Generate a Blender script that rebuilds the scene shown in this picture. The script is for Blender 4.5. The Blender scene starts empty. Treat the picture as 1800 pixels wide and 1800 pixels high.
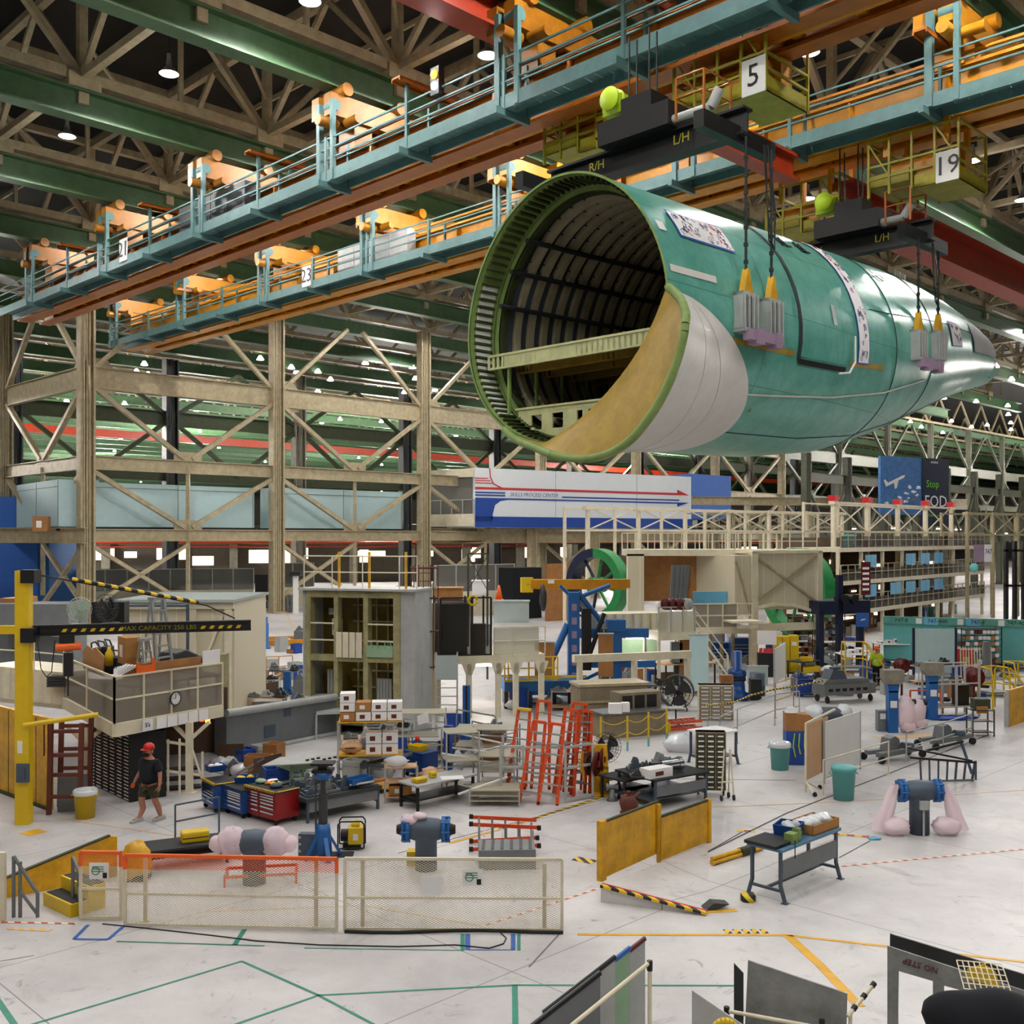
import bpy, math, random
from mathutils import Vector, Matrix
R = math.radians
random.seed(7)
SC = bpy.context.scene; COL = SC.collection
F, H, HY = 1850.0, 7.0, 945.0          # focal length in pixels of an 1800 frame, eye height, horizon row
S2 = math.sqrt(.5)
U = Vector((S2, S2, 0)); V = Vector((-S2, S2, 0)); Z = Vector((0, 0, 1))
def G(px, py, z=0.0):                   # where the photo's pixel meets level z
    d = F*(H-z)/(py-HY); return Vector(((px-900)/F*d, d, z))
def D(px, py, d):                       # the pixel at distance d
    return Vector(((px-900)/F*d, d, H+(HY-py)/F*d))
def lin(h):
    c = [int(h[i:i+2], 16)/255 for i in (0, 2, 4)]
    return [x/12.92 if x <= .04045 else ((x+.055)/1.055)**2.4 for x in c]
MATS = {}
PAL = {  # name: hex, roughness, metallic, grime
 'beige':('b4a686',.5,.1,.35),'beige_pale':('ded4ba',.5,0,.2),'green_steel':('4c6e4a',.5,.1,.3),'teal_steel':('567c7c',.5,.1,.25),'bench_blue':('5682a0',.45,.1,.3),'sheet_grey':('8c8e8c',.45,.2,.5),'facade':('4c4438',.8,0,.4),'aisle_steel':('5c5e4e',.5,.2,.3),'hoop':('b4ac8e',.5,.2,.25),'quilt':('46505e',.5,.1,.3),'keel':('c0c290',.5,0,.3),'crane_truck':('9c640e',.45,.1,.35),
 'orange':('a85c10',.4,.1,.3),'truck_yellow':('c8860a',.45,.1,.3),'olive_yellow':('9a9016',.5,.1,.35),'red_beam':('a03214',.4,.1,.25),
 'dark_steel':('1c1d1e',.5,.3,.3),'black':('0e0e10',.5,0,.1),'deck':('15140f',.9,0,.3),'grey':('74787a',.5,.2,.2),'dark_grey':('3c3e40',.5,.2,.3),
 'light_grey':('b0b2b0',.5,.1,.2),'white':('dcdcd8',.5,0,.08),'paper':('e6e4e4',.7,0,.05),'alu':('b8bcbe',.3,.8,.15),'chrome':('d0d4d8',.15,1,.05),
 'blue_tool':('134488',.35,.1,.15),'red_tool':('8e1414',.35,.1,.15),'blue':('1c5fa2',.4,.1,.15),'navy':('101c3a',.5,.1,.2),'pale_blue':('b8d4d8',.6,0,.08),
 'wall_blue':('2f62b4',.7,0,.12),'yellow':('dcb80a',.45,0,.15),'yellow_dirty':('e2aa14',.5,0,.45),'safety_orange':('ee6414',.45,0,.12),
 'ladder_orange':('d84a16',.4,0,.12),'maroon':('5e1414',.4,.1,.2),'red':('c01c1c',.45,0,.1),'cardboard':('a8763e',.8,0,.15),'wood':('a4703c',.6,0,.3),
 'plywood':('cda47c',.7,0,.15),'brown':('5a4434',.7,0,.25),'teal_bin':('62aeac',.5,0,.1),'pink':('d8b0bc',.5,0,.15),'mauve':('a088a0',.5,.1,.2),'duct_grey':('4c5866',.5,.2,.2),
 'concrete':('8c8678',.8,0,.4),'seafoam':('94b494',.5,.1,.2),'primer':('4f9e88',.3,.1,.12),'primer_green':('7c9450',.6,0,.3),'primer_yellow':('a8892e',.5,0,.35),
 'frame_beige':('a8a080',.55,.2,.3),'liner':('23272e',.7,0,.5),'fairing':('cfccc6',.45,0,.12),'lime':('b4d41c',.6,0,.1),'skin':('a8715a',.6,0,.1),
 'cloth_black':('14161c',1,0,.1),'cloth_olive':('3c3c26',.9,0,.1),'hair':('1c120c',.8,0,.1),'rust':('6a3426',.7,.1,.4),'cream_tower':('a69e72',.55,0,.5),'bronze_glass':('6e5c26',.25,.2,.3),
 'tape_green':('1f8a72',.5,0,.3),'tape_blue':('2460b4',.5,0,.3),'tape_yellow':('e0a828',.5,0,.3),'screen_grey':('8a7c66',.8,0,.3),'wheel_green':('1c8040',.5,.1,.3),'navy_ink':('1c2c60',.6,0,0),
 'sky_blue':('6ab0d4',.5,0,.1),'ceiling_white':('c8c2b4',.7,0,.2),'glassy':('aab6b4',.2,.1,.1),'cell_white':('d4d8d0',.5,0,.1),'mat_black':('26282a',.8,0,.3),'plastic_wrap':('d8dce0',.2,.1,.15),
 'ink_red':('c03038',.6,0,0),'royal':('1c469a',.5,0,.1),'banner_white':('dfe4e8',.5,0,.05),'sky_print':('3c78b8',.5,0,.5),'lime_ink':('6cc42c',.6,0,0),'dark_olive':('343c1c',.6,0,.4),
}
def M(k):
    if k in MATS: return MATS[k]
    hx, ro, me, gr = PAL[k]
    m = bpy.data.materials.new(k); m.use_nodes = True; nt = m.node_tree; b = nt.nodes['Principled BSDF']
    c = lin(hx); b.inputs['Roughness'].default_value = ro; b.inputs['Metallic'].default_value = me
    if gr:
        tc = nt.nodes.new('ShaderNodeTexCoord'); n = nt.nodes.new('ShaderNodeTexNoise'); n.inputs['Scale'].default_value = 1.7; n.inputs['Detail'].default_value = 8; n.inputs['Roughness'].default_value = .72
        r = nt.nodes.new('ShaderNodeValToRGB'); r.color_ramp.elements[0].position = .38; r.color_ramp.elements[1].position = .66
        r.color_ramp.elements[0].color = (*[x*(1-gr*.8) for x in c], 1); r.color_ramp.elements[1].color = (*[min(1, x*(1+gr*.15)) for x in c], 1)
        nt.links.new(tc.outputs['Object'], n.inputs['Vector']); nt.links.new(n.outputs['Fac'], r.inputs['Fac']); nt.links.new(r.outputs['Color'], b.inputs['Base Color'])
    else: b.inputs['Base Color'].default_value = (*c, 1)
    m.diffuse_color = (*c, 1); MATS[k] = m; return m
def emit(k, hx, st):
    m = bpy.data.materials.new(k); m.use_nodes = True; b = m.node_tree.nodes['Principled BSDF']
    b.inputs['Base Color'].default_value = (*lin(hx), 1); b.inputs['Emission Color'].default_value = (*lin(hx), 1); b.inputs['Emission Strength'].default_value = st; MATS[k] = m
def screen(k, hx, al, scale=0):        # fine wire mesh / translucent sheet, seen through
    m = bpy.data.materials.new(k); m.use_nodes = True; nt = m.node_tree; b = nt.nodes['Principled BSDF']
    b.inputs['Base Color'].default_value = (*lin(hx), 1); b.inputs['Roughness'].default_value = .6; b.inputs['Alpha'].default_value = al; MATS[k] = m
emit('lamp_glow', 'f4f8ff', 40); emit('tube_glow', 'fff4e0', 14); emit('far_glow', 'fff6e6', 9); emit('red_glow', 'ff2010', 12); emit('office_glow', 'ffeacc', 3.0); emit('amber_glow','ff9020',8)
emit('warm_glow', 'ffe9c8', 1.6)
screen('wire_screen', '8c8272', .72); screen('wire_screen_light', 'b8b29c', .55); screen('wire_screen_dark', '2e2c28', .6); screen('wrap', 'dfe2e6', .6); screen('pink_wrap', 'f4dce4', .68); screen('office_pane','6a6862',.75)
def stripes(k, h1, h2, sc, ax=0, diag=0.0, mix=.5):
    m = bpy.data.materials.new(k); m.use_nodes = True; nt = m.node_tree; b = nt.nodes['Principled BSDF']; b.inputs['Roughness'].default_value = .5
    tc = nt.nodes.new('ShaderNodeTexCoord'); sx = nt.nodes.new('ShaderNodeSeparateXYZ'); nt.links.new(tc.outputs['Object'], sx.inputs[0])
    ma = nt.nodes.new('ShaderNodeMath'); ma.operation = 'MULTIPLY_ADD'; nt.links.new(sx.outputs[2 if diag >= 0 else 1], ma.inputs[0]); ma.inputs[1].default_value = abs(diag); nt.links.new(sx.outputs[ax], ma.inputs[2])
    mu = nt.nodes.new('ShaderNodeMath'); mu.operation = 'MULTIPLY'; nt.links.new(ma.outputs[0], mu.inputs[0]); mu.inputs[1].default_value = sc
    fr = nt.nodes.new('ShaderNodeMath'); fr.operation = 'FRACT'; nt.links.new(mu.outputs[0], fr.inputs[0])
    gt = nt.nodes.new('ShaderNodeMath'); gt.operation = 'GREATER_THAN'; nt.links.new(fr.outputs[0], gt.inputs[0]); gt.inputs[1].default_value = mix
    mx = nt.nodes.new('ShaderNodeMix'); mx.data_type = 'RGBA'; nt.links.new(gt.outputs[0], mx.inputs[0]); mx.inputs[6].default_value = (*lin(h1), 1); mx.inputs[7].default_value = (*lin(h2), 1)
    nt.links.new(mx.outputs[2], b.inputs['Base Color']); MATS[k] = m
stripes('hazard', 'e0c020', '181818', 4, 0, 1.0); stripes('hazard_small','e0c020','181818',11,0,1.0); stripes('hazard_red', 'd8b41c', 'a83030', 3, 0, .6); stripes('hazard_tape', 'e0b820', '1c1c1c', 3.2, 0, -1.2); stripes('red_tape','e8dcc0','c05030',4,0,-.6)
stripes('tape_orange', 'dca860', 'c8b8a0', 5, 0, -.8); stripes('cladding', 'e4dac2', 'c8bea4', 1.5, 0, 0, .04 )
class MB:
    def __init__(s): s.v = []; s.f = []; s.mi = []; s.sm = []; s.k = 0; s.x = None
    def add(s, vs, fs, smooth=False):
        b = len(s.v); s.v += [tuple(s.x @ Vector(v)) if s.x else tuple(v) for v in vs]
        s.f += [tuple(b+i for i in f) for f in fs]; s.mi += [s.k]*len(fs); s.sm += [smooth]*len(fs); return s
    def box(s, x0, y0, z0, x1, y1, z1):
        return s.add([(x0,y0,z0),(x1,y0,z0),(x1,y1,z0),(x0,y1,z0),(x0,y0,z1),(x1,y0,z1),(x1,y1,z1),(x0,y1,z1)], [(0,3,2,1),(4,5,6,7),(0,1,5,4),(1,2,6,5),(2,3,7,6),(3,0,4,7)])
    def cb(s, x, y, z, a, b, c): return s.box(x-a/2, y-b/2, z, x+a/2, y+b/2, z+c)
    def bar(s, p, q, w, h=None, up=None):
        p = Vector(p); q = Vector(q); h = h or w; d = (q-p)
        if d.length < 1e-6: return s
        d.normalize(); up = Vector(up or (0,0,1))
        if abs(d.dot(up)) > .97: up = Vector((0,1,0)) if abs(d.y) < .9 else Vector((1,0,0))
        a = d.cross(up).normalized()*w/2; b = a.cross(d).normalized()*h/2
        return s.add([p-a-b,p+a-b,p+a+b,p-a+b,q-a-b,q+a-b,q+a+b,q-a+b], [(0,1,2,3),(7,6,5,4),(0,4,5,1),(1,5,6,2),(2,6,7,3),(3,7,4,0)])
    def ib(s, p, q, w, h, t=.08, up=(0,0,1)):   # I beam
        p = Vector(p); q = Vector(q); d = (q-p).normalized(); a = d.cross(Vector(up)).normalized(); b = a.cross(d).normalized()*(h/2)
        s.bar(p+b, q+b, w, t, up); s.bar(p-b, q-b, w, t, up); s.bar(p, q, t*.8, h, up); return s
    def tube(s, p, q, r, n=8, r2=None, cap=True):
        p = Vector(p); q = Vector(q); d = q-p
        if d.length < 1e-6: return s
        d.normalize(); t = Vector((0,0,1)) if abs(d.z) < .9 else Vector((1,0,0)); a = d.cross(t).normalized(); b = d.cross(a); r2 = r if r2 is None else r2
        A = [p+(a*math.cos(6.28319*i/n)+b*math.sin(6.28319*i/n))*r for i in range(n)]; B = [q+(a*math.cos(6.28319*i/n)+b*math.sin(6.28319*i/n))*r2 for i in range(n)]
        s.add(A+B, [(i, n+i, n+(i+1)%n, (i+1)%n) for i in range(n)], n > 4)
        if cap: s.add(A+B, [tuple(range(n)), tuple(range(2*n-1, n-1, -1))])
        return s
    def path(s, pts, r, n=6, closed=False):
        pts = [Vector(p) for p in pts]; m = len(pts)
        for i in range(m if closed else m-1): s.tube(pts[i], pts[(i+1) % m], r, n)
        return s
    def lathe(s, pr, n=20, c=(0,0,0), ax='z'):
        c = Vector(c); vs = []
        for r, h in pr:
            for i in range(n):
                t = 6.28319*i/n; a, b = r*math.cos(t), r*math.sin(t)
                vs.append(c+Vector({'z':(a,b,h),'x':(h,a,b),'y':(b,h,a)}[ax]))
        return s.add(vs, [(j*n+i, j*n+(i+1)%n, (j+1)*n+(i+1)%n, (j+1)*n+i) for j in range(len(pr)-1) for i in range(n)], True)
    def prism(s, poly, a, b, ax='y'):   # poly of pairs extruded along ax
        f = {'y':lambda u,w,t:(u,t,w),'x':lambda u,w,t:(t,u,w),'z':lambda u,w,t:(u,w,t)}[ax]; n = len(poly)
        vs = [f(u,w,a) for u,w in poly]+[f(u,w,b) for u,w in poly]
        return s.add(vs, [tuple(range(n)), tuple(range(2*n-1,n-1,-1))]+[(i,n+i,n+(i+1)%n,(i+1)%n) for i in range(n)])
    def blob(s, c, rx, ry, rz, n=10, m=7, j=.12, seed=0):
        rd = random.Random(seed); c = Vector(c); vs = []
        for a in range(m+1):
            ph = math.pi*a/m
            for i in range(n):
                t = 6.28319*i/n; k = 1+rd.uniform(-j, j); vs.append(c+Vector((rx*math.sin(ph)*math.cos(t)*k, ry*math.sin(ph)*math.sin(t)*k, rz*math.cos(ph)*k)))
        return s.add(vs, [(a*n+i, (a+1)*n+i, (a+1)*n+(i+1)%n, a*n+(i+1)%n) for a in range(m) for i in range(n)], True)
    def grid(s, fn, nu, nv, smooth=True):
        return s.add([fn(i/nu, j/nv) for i in range(nu+1) for j in range(nv+1)], [(i*(nv+1)+j, (i+1)*(nv+1)+j, (i+1)*(nv+1)+j+1, i*(nv+1)+j+1) for i in range(nu) for j in range(nv)], smooth)
    def build(s, name, mats, parent=None, label=None, kind=None, bevel=0):
        if isinstance(mats, str): mats = [mats]
        me = bpy.data.meshes.new(name); me.from_pydata(s.v, [], s.f)
        for k in mats: me.materials.append(MATS[k] if k in MATS else M(k))
        me.polygons.foreach_set('material_index', s.mi); me.polygons.foreach_set('use_smooth', s.sm); me.update()
        o = bpy.data.objects.new(name, me); COL.objects.link(o)
        if parent: o.parent = parent
        if label: o['label'] = label
        if kind: o['kind'] = kind
        if bevel:
            b = o.modifiers.new('b', 'BEVEL'); b.width = bevel; b.segments = 2; b.limit_method = 'ANGLE'
        return o
def T(name, label, cat, loc=(0,0,0), yaw=0.0, group=None, kind=None):
    o = bpy.data.objects.new(name, None); COL.objects.link(o); o.location = loc; o.rotation_euler = (0, 0, yaw); o.empty_display_size = .2
    o['label'] = label
    if kind: o['kind'] = kind
    else: o['category'] = cat
    if group: o['group'] = group
    return o
def tag(o, label, cat, group=None, loc=None, yaw=None):
    o['label'] = label; o['category'] = cat
    if group: o['group'] = group
    if loc is not None: o.location = loc
    if yaw is not None: o.rotation_euler = (0, 0, yaw)
    return o
def ST(o, label=None, group=None):
    o['kind'] = 'structure'
    if label: o['label'] = label
    if group: o['group'] = group
    return o
def copy(o, loc, yaw=None, label=None):
    def rec(a, par):
        c = a.copy(); COL.objects.link(c); c.parent = par
        for ch in a.children: rec(ch, c)
        return c
    c = rec(o, None); c.location = loc
    if yaw is not None: c.rotation_euler = (0, 0, yaw)
    if label: c['label'] = label
    return c
def text(st, size, mat, parent, loc, rot=(R(90),0,0), name='lettering', al='CENTER', ext=.004, shear=0):
    c = bpy.data.curves.new('t', 'FONT'); c.body = st; c.size = size; c.align_x = al; c.align_y = 'CENTER'; c.extrude = ext; c.shear = shear; c.resolution_u = 2
    o = bpy.data.objects.new('t', c); COL.objects.link(o); bpy.context.view_layer.update()
    me = bpy.data.meshes.new_from_object(o.evaluated_get(bpy.context.evaluated_depsgraph_get())); bpy.data.objects.remove(o)
    me.materials.clear(); me.materials.append(M(mat)); q = bpy.data.objects.new(name, me); COL.objects.link(q); q.parent = parent; q.location = loc; q.rotation_euler = rot; return q
def fr(A, B, topy=None, z=0.0):         # a thing's near lower edge from two pixels: origin, yaw, width, height
    a = G(*A, z); b = G(*B, z); d = b-a
    return a, math.atan2(d.y, d.x), d.length, ((A[1]-topy)/F*a.y if topy is not None else None)
# ---------------- camera
cam = bpy.data.cameras.new('camera'); cam.lens = F/1800*36; cam.sensor_width = 36; cam.shift_y = (HY-900)/1800; cam.clip_end = 2000
co = bpy.data.objects.new('camera', cam); COL.objects.link(co); co.location = (0, 0, H); co.rotation_euler = (R(90), 0, 0); SC.camera = co
SC.cycles.adaptive_threshold = .04; SC.cycles.use_light_tree = False; SC.cycles.max_bounces = 5; SC.cycles.diffuse_bounces = 3; SC.cycles.glossy_bounces = 2; SC.cycles.transmission_bounces = 2; SC.cycles.transparent_max_bounces = 12
SC.view_settings.view_transform = 'Standard'; SC.view_settings.look = 'None'; SC.view_settings.gamma = 1; SC.view_settings.exposure = .22
w = bpy.data.worlds.new('w'); SC.world = w; w.use_nodes = True; w.node_tree.nodes['Background'].inputs[0].default_value = (.9, .8, .65, 1); w.node_tree.nodes['Background'].inputs[1].default_value = .02
# ---------------- floor, roof, walls
def floor_mat():
    m = bpy.data.materials.new('painted_concrete'); m.use_nodes = True; nt = m.node_tree; b = nt.nodes['Principled BSDF']; L = nt.links.new
    tc = nt.nodes.new('ShaderNodeTexCoord')
    def noise(sc, det, lo, hi, dist=0):
        n = nt.nodes.new('ShaderNodeTexNoise'); n.inputs['Scale'].default_value = sc; n.inputs['Detail'].default_value = det; n.inputs['Roughness'].default_value = .7; n.inputs['Distortion'].default_value = dist
        L(tc.outputs['Object'], n.inputs['Vector']); r = nt.nodes.new('ShaderNodeMapRange'); r.inputs[1].default_value = lo; r.inputs[2].default_value = hi; L(n.outputs['Fac'], r.inputs[0]); return r.outputs[0]
    def mix(a, bb, fac):
        x = nt.nodes.new('ShaderNodeMix'); x.data_type = 'RGBA'
        if isinstance(fac, float): x.inputs[0].default_value = fac
        else: L(fac, x.inputs[0])
        for i, c in ((6, a), (7, bb)):
            if isinstance(c, str): x.inputs[i].default_value = (*lin(c), 1)
            else: L(c, x.inputs[i])
        return x.outputs[2]
    c = mix('cbc8c7', 'a9a6a7', noise(.11, 8, .42, .62))
    c = mix(c, '9a9694', noise(.5, 10, .56, .74, 1.5))
    c = mix(c, '4c4a4a', noise(3.2, 10, .66, .74, 2))
    c = mix(c, '6c6862', noise(14, 4, .665, .72)); c = mix(c, '8a8684', noise(.9, 12, .60, .70, 3))
    w1 = nt.nodes.new('ShaderNodeTexBrick'); mp = nt.nodes.new('ShaderNodeMapping'); mp.inputs['Rotation'].default_value = (0, 0, R(-45)); L(tc.outputs['Object'], mp.inputs[0]); L(mp.outputs[0], w1.inputs['Vector'])
    w1.offset = 0; w1.inputs['Scale'].default_value = 1; w1.inputs['Brick Width'].default_value = 6; w1.inputs['Row Height'].default_value = 6; w1.inputs['Mortar Size'].default_value = .012; w1.inputs['Mortar Smooth'].default_value = .3
    c = mix(c, '787472', w1.outputs['Fac'])
    L(c, b.inputs['Base Color']); b.inputs['Roughness'].default_value = .45; MATS['painted_concrete'] = m
floor_mat()
mb = MB(); mb.add([(-400,-20,0),(500,-20,0),(500,600,0),(-400,600,0)], [(0,1,2,3)]); FLOOR = mb.build('floor', 'painted_concrete'); ST(FLOOR, 'pale worn painted concrete factory floor')
mb = MB(); mb.box(-400, -20, H+29, 500, 600, H+29.3); ST(mb.build('ceiling', 'deck'), 'dark corrugated metal roof deck above the trusses')
for nm, a in (('wall_back', (-400,600,500,601)), ('wall_left', (-401,-20,-400,600)), ('wall_right', (500,-20,501,600)), ('wall_front', (-400,-21,500,-20))):
    mb = MB(); mb.box(a[0], a[1], 0, a[2], a[3], H+29); ST(mb.build(nm, 'concrete'), 'distant grey end wall of the factory hall' )
C1 = Vector((4.8, 37.6, 0)); 
def bp(t, s, h): return C1+V*t+U*s+Z*(H+h)
SP = 11.6; T0 = 16.6; GB = 20.5
# green runway beams (photo: rows of them receding into the next bays)
for k in range(-5, 34):
    t = T0+SP*k; mb = MB(); a, b = (-70, 150) if k < 4 else (-110, 420)
    if k < 4: mb.ib(bp(t, a, GB+.65), bp(t, b, GB+.65), .9, 1.3, .1)
    else: mb.bar(bp(t, a, GB+.6), bp(t, b, GB+.6), .5, 1.2); mb.bar(bp(t, a, GB), bp(t, b, GB), 1.0, .12)
    ST(mb.build('runway_beam', 'green_steel'), 'long dark green crane runway beam under the roof trusses', 'green crane runway beams')
N0, NS = 2.0, 10.4
for k in range(-5, 4):                  # roof trusses along each runway
    t = T0+SP*k; mb = MB(); hb, ht = GB+2.0, 28.2; a, b = N0-7*NS, N0+13*NS
    mb.bar(bp(t, a, hb), bp(t, b, hb), .55, .5); mb.bar(bp(t+.45, a, hb-.2), bp(t+.45, b, hb-.2), .12, .35); mb.bar(bp(t, a, ht), bp(t, b, ht), .5, .45)
    for i in range(-7, 14):
        s = N0+NS*i; mb.bar(bp(t, s, hb), bp(t, s, ht), .42, .42, up=tuple(U))
        mb.bar(bp(t, s, hb), bp(t, s+NS/2, ht), .38, .32); mb.bar(bp(t, s, hb), bp(t, s-NS/2, ht), .38, .32)
        mb.bar(bp(t, s+NS/2, hb), bp(t, s+NS/2, ht), .22, .22, up=tuple(U))
        mb.bar(bp(t, s-.8, hb-.25), bp(t, s+.8, hb-.25), .8, .7)
        mb.bar(bp(t, s-.25, GB+1.3), bp(t, s+.25, GB+1.3), .5, 1.2)
    ST(mb.build('roof_truss', 'beige'), 'beige steel roof truss running above a green runway beam', 'beige roof trusses')
for i in range(-6, 13):                 # cross trusses between them
    s = N0+NS*i; mb = MB(); a, b = T0-5*SP, T0+4*SP
    mb.bar(bp(a, s, 22.6), bp(b, s, 22.6), .4, .38); mb.bar(bp(a, s, 28), bp(b, s, 28), .4, .4)
    for k in range(-5, 4):
        t = T0+SP*k; mb.bar(bp(t, s, 22.6), bp(t+SP/2, s, 28), .28, .28); mb.bar(bp(t+SP, s, 22.6), bp(t+SP/2, s, 28), .28, .28)
        if i % 2: mb.bar(bp(t, s, 24.5), bp(t+SP, s+NS, 24.5), .16, .16)
    ST(mb.build('cross_truss', 'beige'), 'beige cross truss tying the roof trusses together', 'beige cross trusses')
for k in range(4, 30, 1):                  # lighter far trusses
    t = T0+SP*k; mb = MB(); a, b = -60, 300
    mb.bar(bp(t, a, 22.2), bp(t, b, 22.2), .5, .4)
    for i in range(36):
        s = a+i*NS; mb.bar(bp(t, s, 22.2), bp(t, s+NS/2, 27.5), .3); mb.bar(bp(t, s+NS, 22.2), bp(t, s+NS/2, 27.5), .3)
    ST(mb.build('roof_truss', 'beige'), 'distant beige roof truss in the next factory bay', 'distant roof trusses')
for t in range(-4, 40):                   # roof purlins
    mb = MB(); mb.bar(bp(-60, -60+t*5.2, 28.7), bp(75, -60+t*5.2, 28.7), .15, .3)
    ST(mb.build('roof_purlin', 'beige'), 'thin purlin under the dark roof deck', 'roof purlins')
# ---------------- column frames
K0 = Vector((-34.4, 85, 0)); BAY = 17.8
def col(p, h, w=1.05, mat='beige', yaw=45, lab='tall beige built-up steel column between floor and roof'):
    mb = MB(); g = w/2
    for sx in (-1, 1): mb.box(sx*g-.09, -g*.8, 0, sx*g+.09, g*.8, h)
    mb.box(-g, -.07, 0, g, .07, h)
    for i in range(3): mb.tube((-.35+i*.22, -g*.9, 0), (-.35+i*.22, -g*.9, h), .06, 6)
    mb.box(-g*1.3, -g*1.2, 0, g*1.3, g*1.2, .15)
    o = mb.build('steel_column', mat); o.location = p; o.rotation_euler = (0, 0, R(yaw)); return ST(o, lab, 'steel columns')
def member(nm, p, q, w, h, mat='beige', lab='', beam=True):
    mb = MB(); (mb.ib(p, q, w, h, .07) if beam else mb.bar(p, q, w, h)); return ST(mb.build(nm, mat), lab, lab)
def gusset(p, dr, w, h, mat='beige'):
    mb = MB(); mb.prism([(-w,-h),(w,-h),(w*1.0,h*.4),(w*.5,h),(-w*.5,h),(-w,h*.4)], -.06, .06); o = mb.build('gusset_plate', mat); o.location = p; o.rotation_euler = (0,0,math.atan2(dr.y, dr.x)); ST(o, 'bolted steel gusset plate', 'gusset plates')
def frame(P, dr, n, mat='beige', top=20.4, lev=(0.2, 6.1, 13.0), light=False):
    for i in range(n):
        if dr == U and i > 5: mat = 'aisle_steel'
        a = P+dr*BAY*i; b = a+dr*BAY; mid = (a+b)/2
        for j, h in enumerate(lev): member('steel_beam', a+Z*(H+h), b+Z*(H+h), .5, (.95, 1.05, 1.7)[j], mat, 'horizontal beige steel beam of the column frame')
        for j in range(len(lev)-1):
            for e in (a, b): member('cross_brace', e.lerp(mid, .06)+Z*(H+lev[j+1]-.7), e.lerp(mid, .96)+Z*(H+lev[j]+.7), .42, .36, mat, 'diagonal beige brace of the column frame', False)
            gusset(mid+Z*(H+lev[j]+.8), dr, 1.3, .5, mat)
        for e in (a, b): 
            member('cross_brace', e.lerp(mid, .06)+Z*(H+lev[-1]+.7), e.lerp(mid, .9)+Z*(H+top), .4, .34, mat, 'diagonal beige brace of the column frame', False)
        if i < 5:
            member('cross_brace', a.lerp(mid, .08)+Z*(H-.8), mid.lerp(a,.0)+Z*(1.2), .34, .3, mat, 'diagonal beige brace of the column frame', False)
            member('cross_brace', mid+Z*(H-.6), a+Z*(1.2), .34, .3, mat, 'diagonal beige brace of the column frame', False)
        gusset(a+dr*.9+Z*(H+lev[-1]+.2), dr, 1.5, 1.4, mat)
        member('hanger_post', mid+Z*(H+.2) + Z*(lev[1]-.2), mid+Z*2, .3, .3, mat, 'thin steel post at mid bay', False)
for i in range(13): col(K0+U*BAY*i, H+21.5, 1.05 if i < 3 else .95, 'beige' if i < 7 else 'aisle_steel')
for i in range(1, 5): col(K0+V*BAY*i, H+21.5)
frame(K0, U, 12); frame(K0, V, 4)
PB = K0+V*32
for i in range(0, 12): col(PB+U*(BAY*i-12), H+21, 1.4, 'concrete' if i % 3 == 0 else 'dark_grey', lab='dark steel column in the bay behind the beige frame')
for j, h in enumerate((1, 7.5, 14)): member('steel_beam', PB-U*20+Z*(H+h), PB+U*240+Z*(H+h), .6, 1.6, 'dark_olive', 'dark steel beam in the bay behind')
for i in range(12):
    a = PB+U*(BAY*i-12); b = a+U*BAY; mid = (a+b)/2
    for e in (a, b):
        for h0, h1 in ((7.5, 14), (14, 20)): member('cross_brace', e+Z*(H+h0 if h0 == 14 else H+h1), mid+Z*(H+h1 if h0 == 14 else H+h0), .45, .45, 'dark_olive', 'dark diagonal brace in the bay behind', False)
# a transverse frame carrying the aisle beyond the fuselage
Q = Vector((33, 118, 0))
for i in range(9):
    col(Q+U*(9.5*i)-V*0, H+9.5, .9, 'aisle_steel', lab='slim greenish steel column of the far aisle frame')
for h in (1.2, 8.2):
    member('steel_beam', Q+Z*(H+h-1.4), Q+U*80+Z*(H+h-1.4), .5, 1.0, 'aisle_steel', 'steel beam of the far aisle frame')
for i in range(8):
    a = Q+U*(9.5*i); b = a+U*9.5; mid = (a+b)/2
    for e in (a, b): member('cross_brace', e+Z*(H+6.4), mid+Z*(H+.2), .3, .3, 'aisle_steel', 'diagonal brace of the far aisle frame', False)
# the long orange-red crane bridge seen through the frame
mb = MB(); mb.bar(bp(150, -60, 17.5), bp(150, 420, 17.5), .8, 1.3); tag(mb.build('crane_bridge', 'red_beam'), 'long bright red crane bridge seen through the beige column frame', 'crane')

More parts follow.
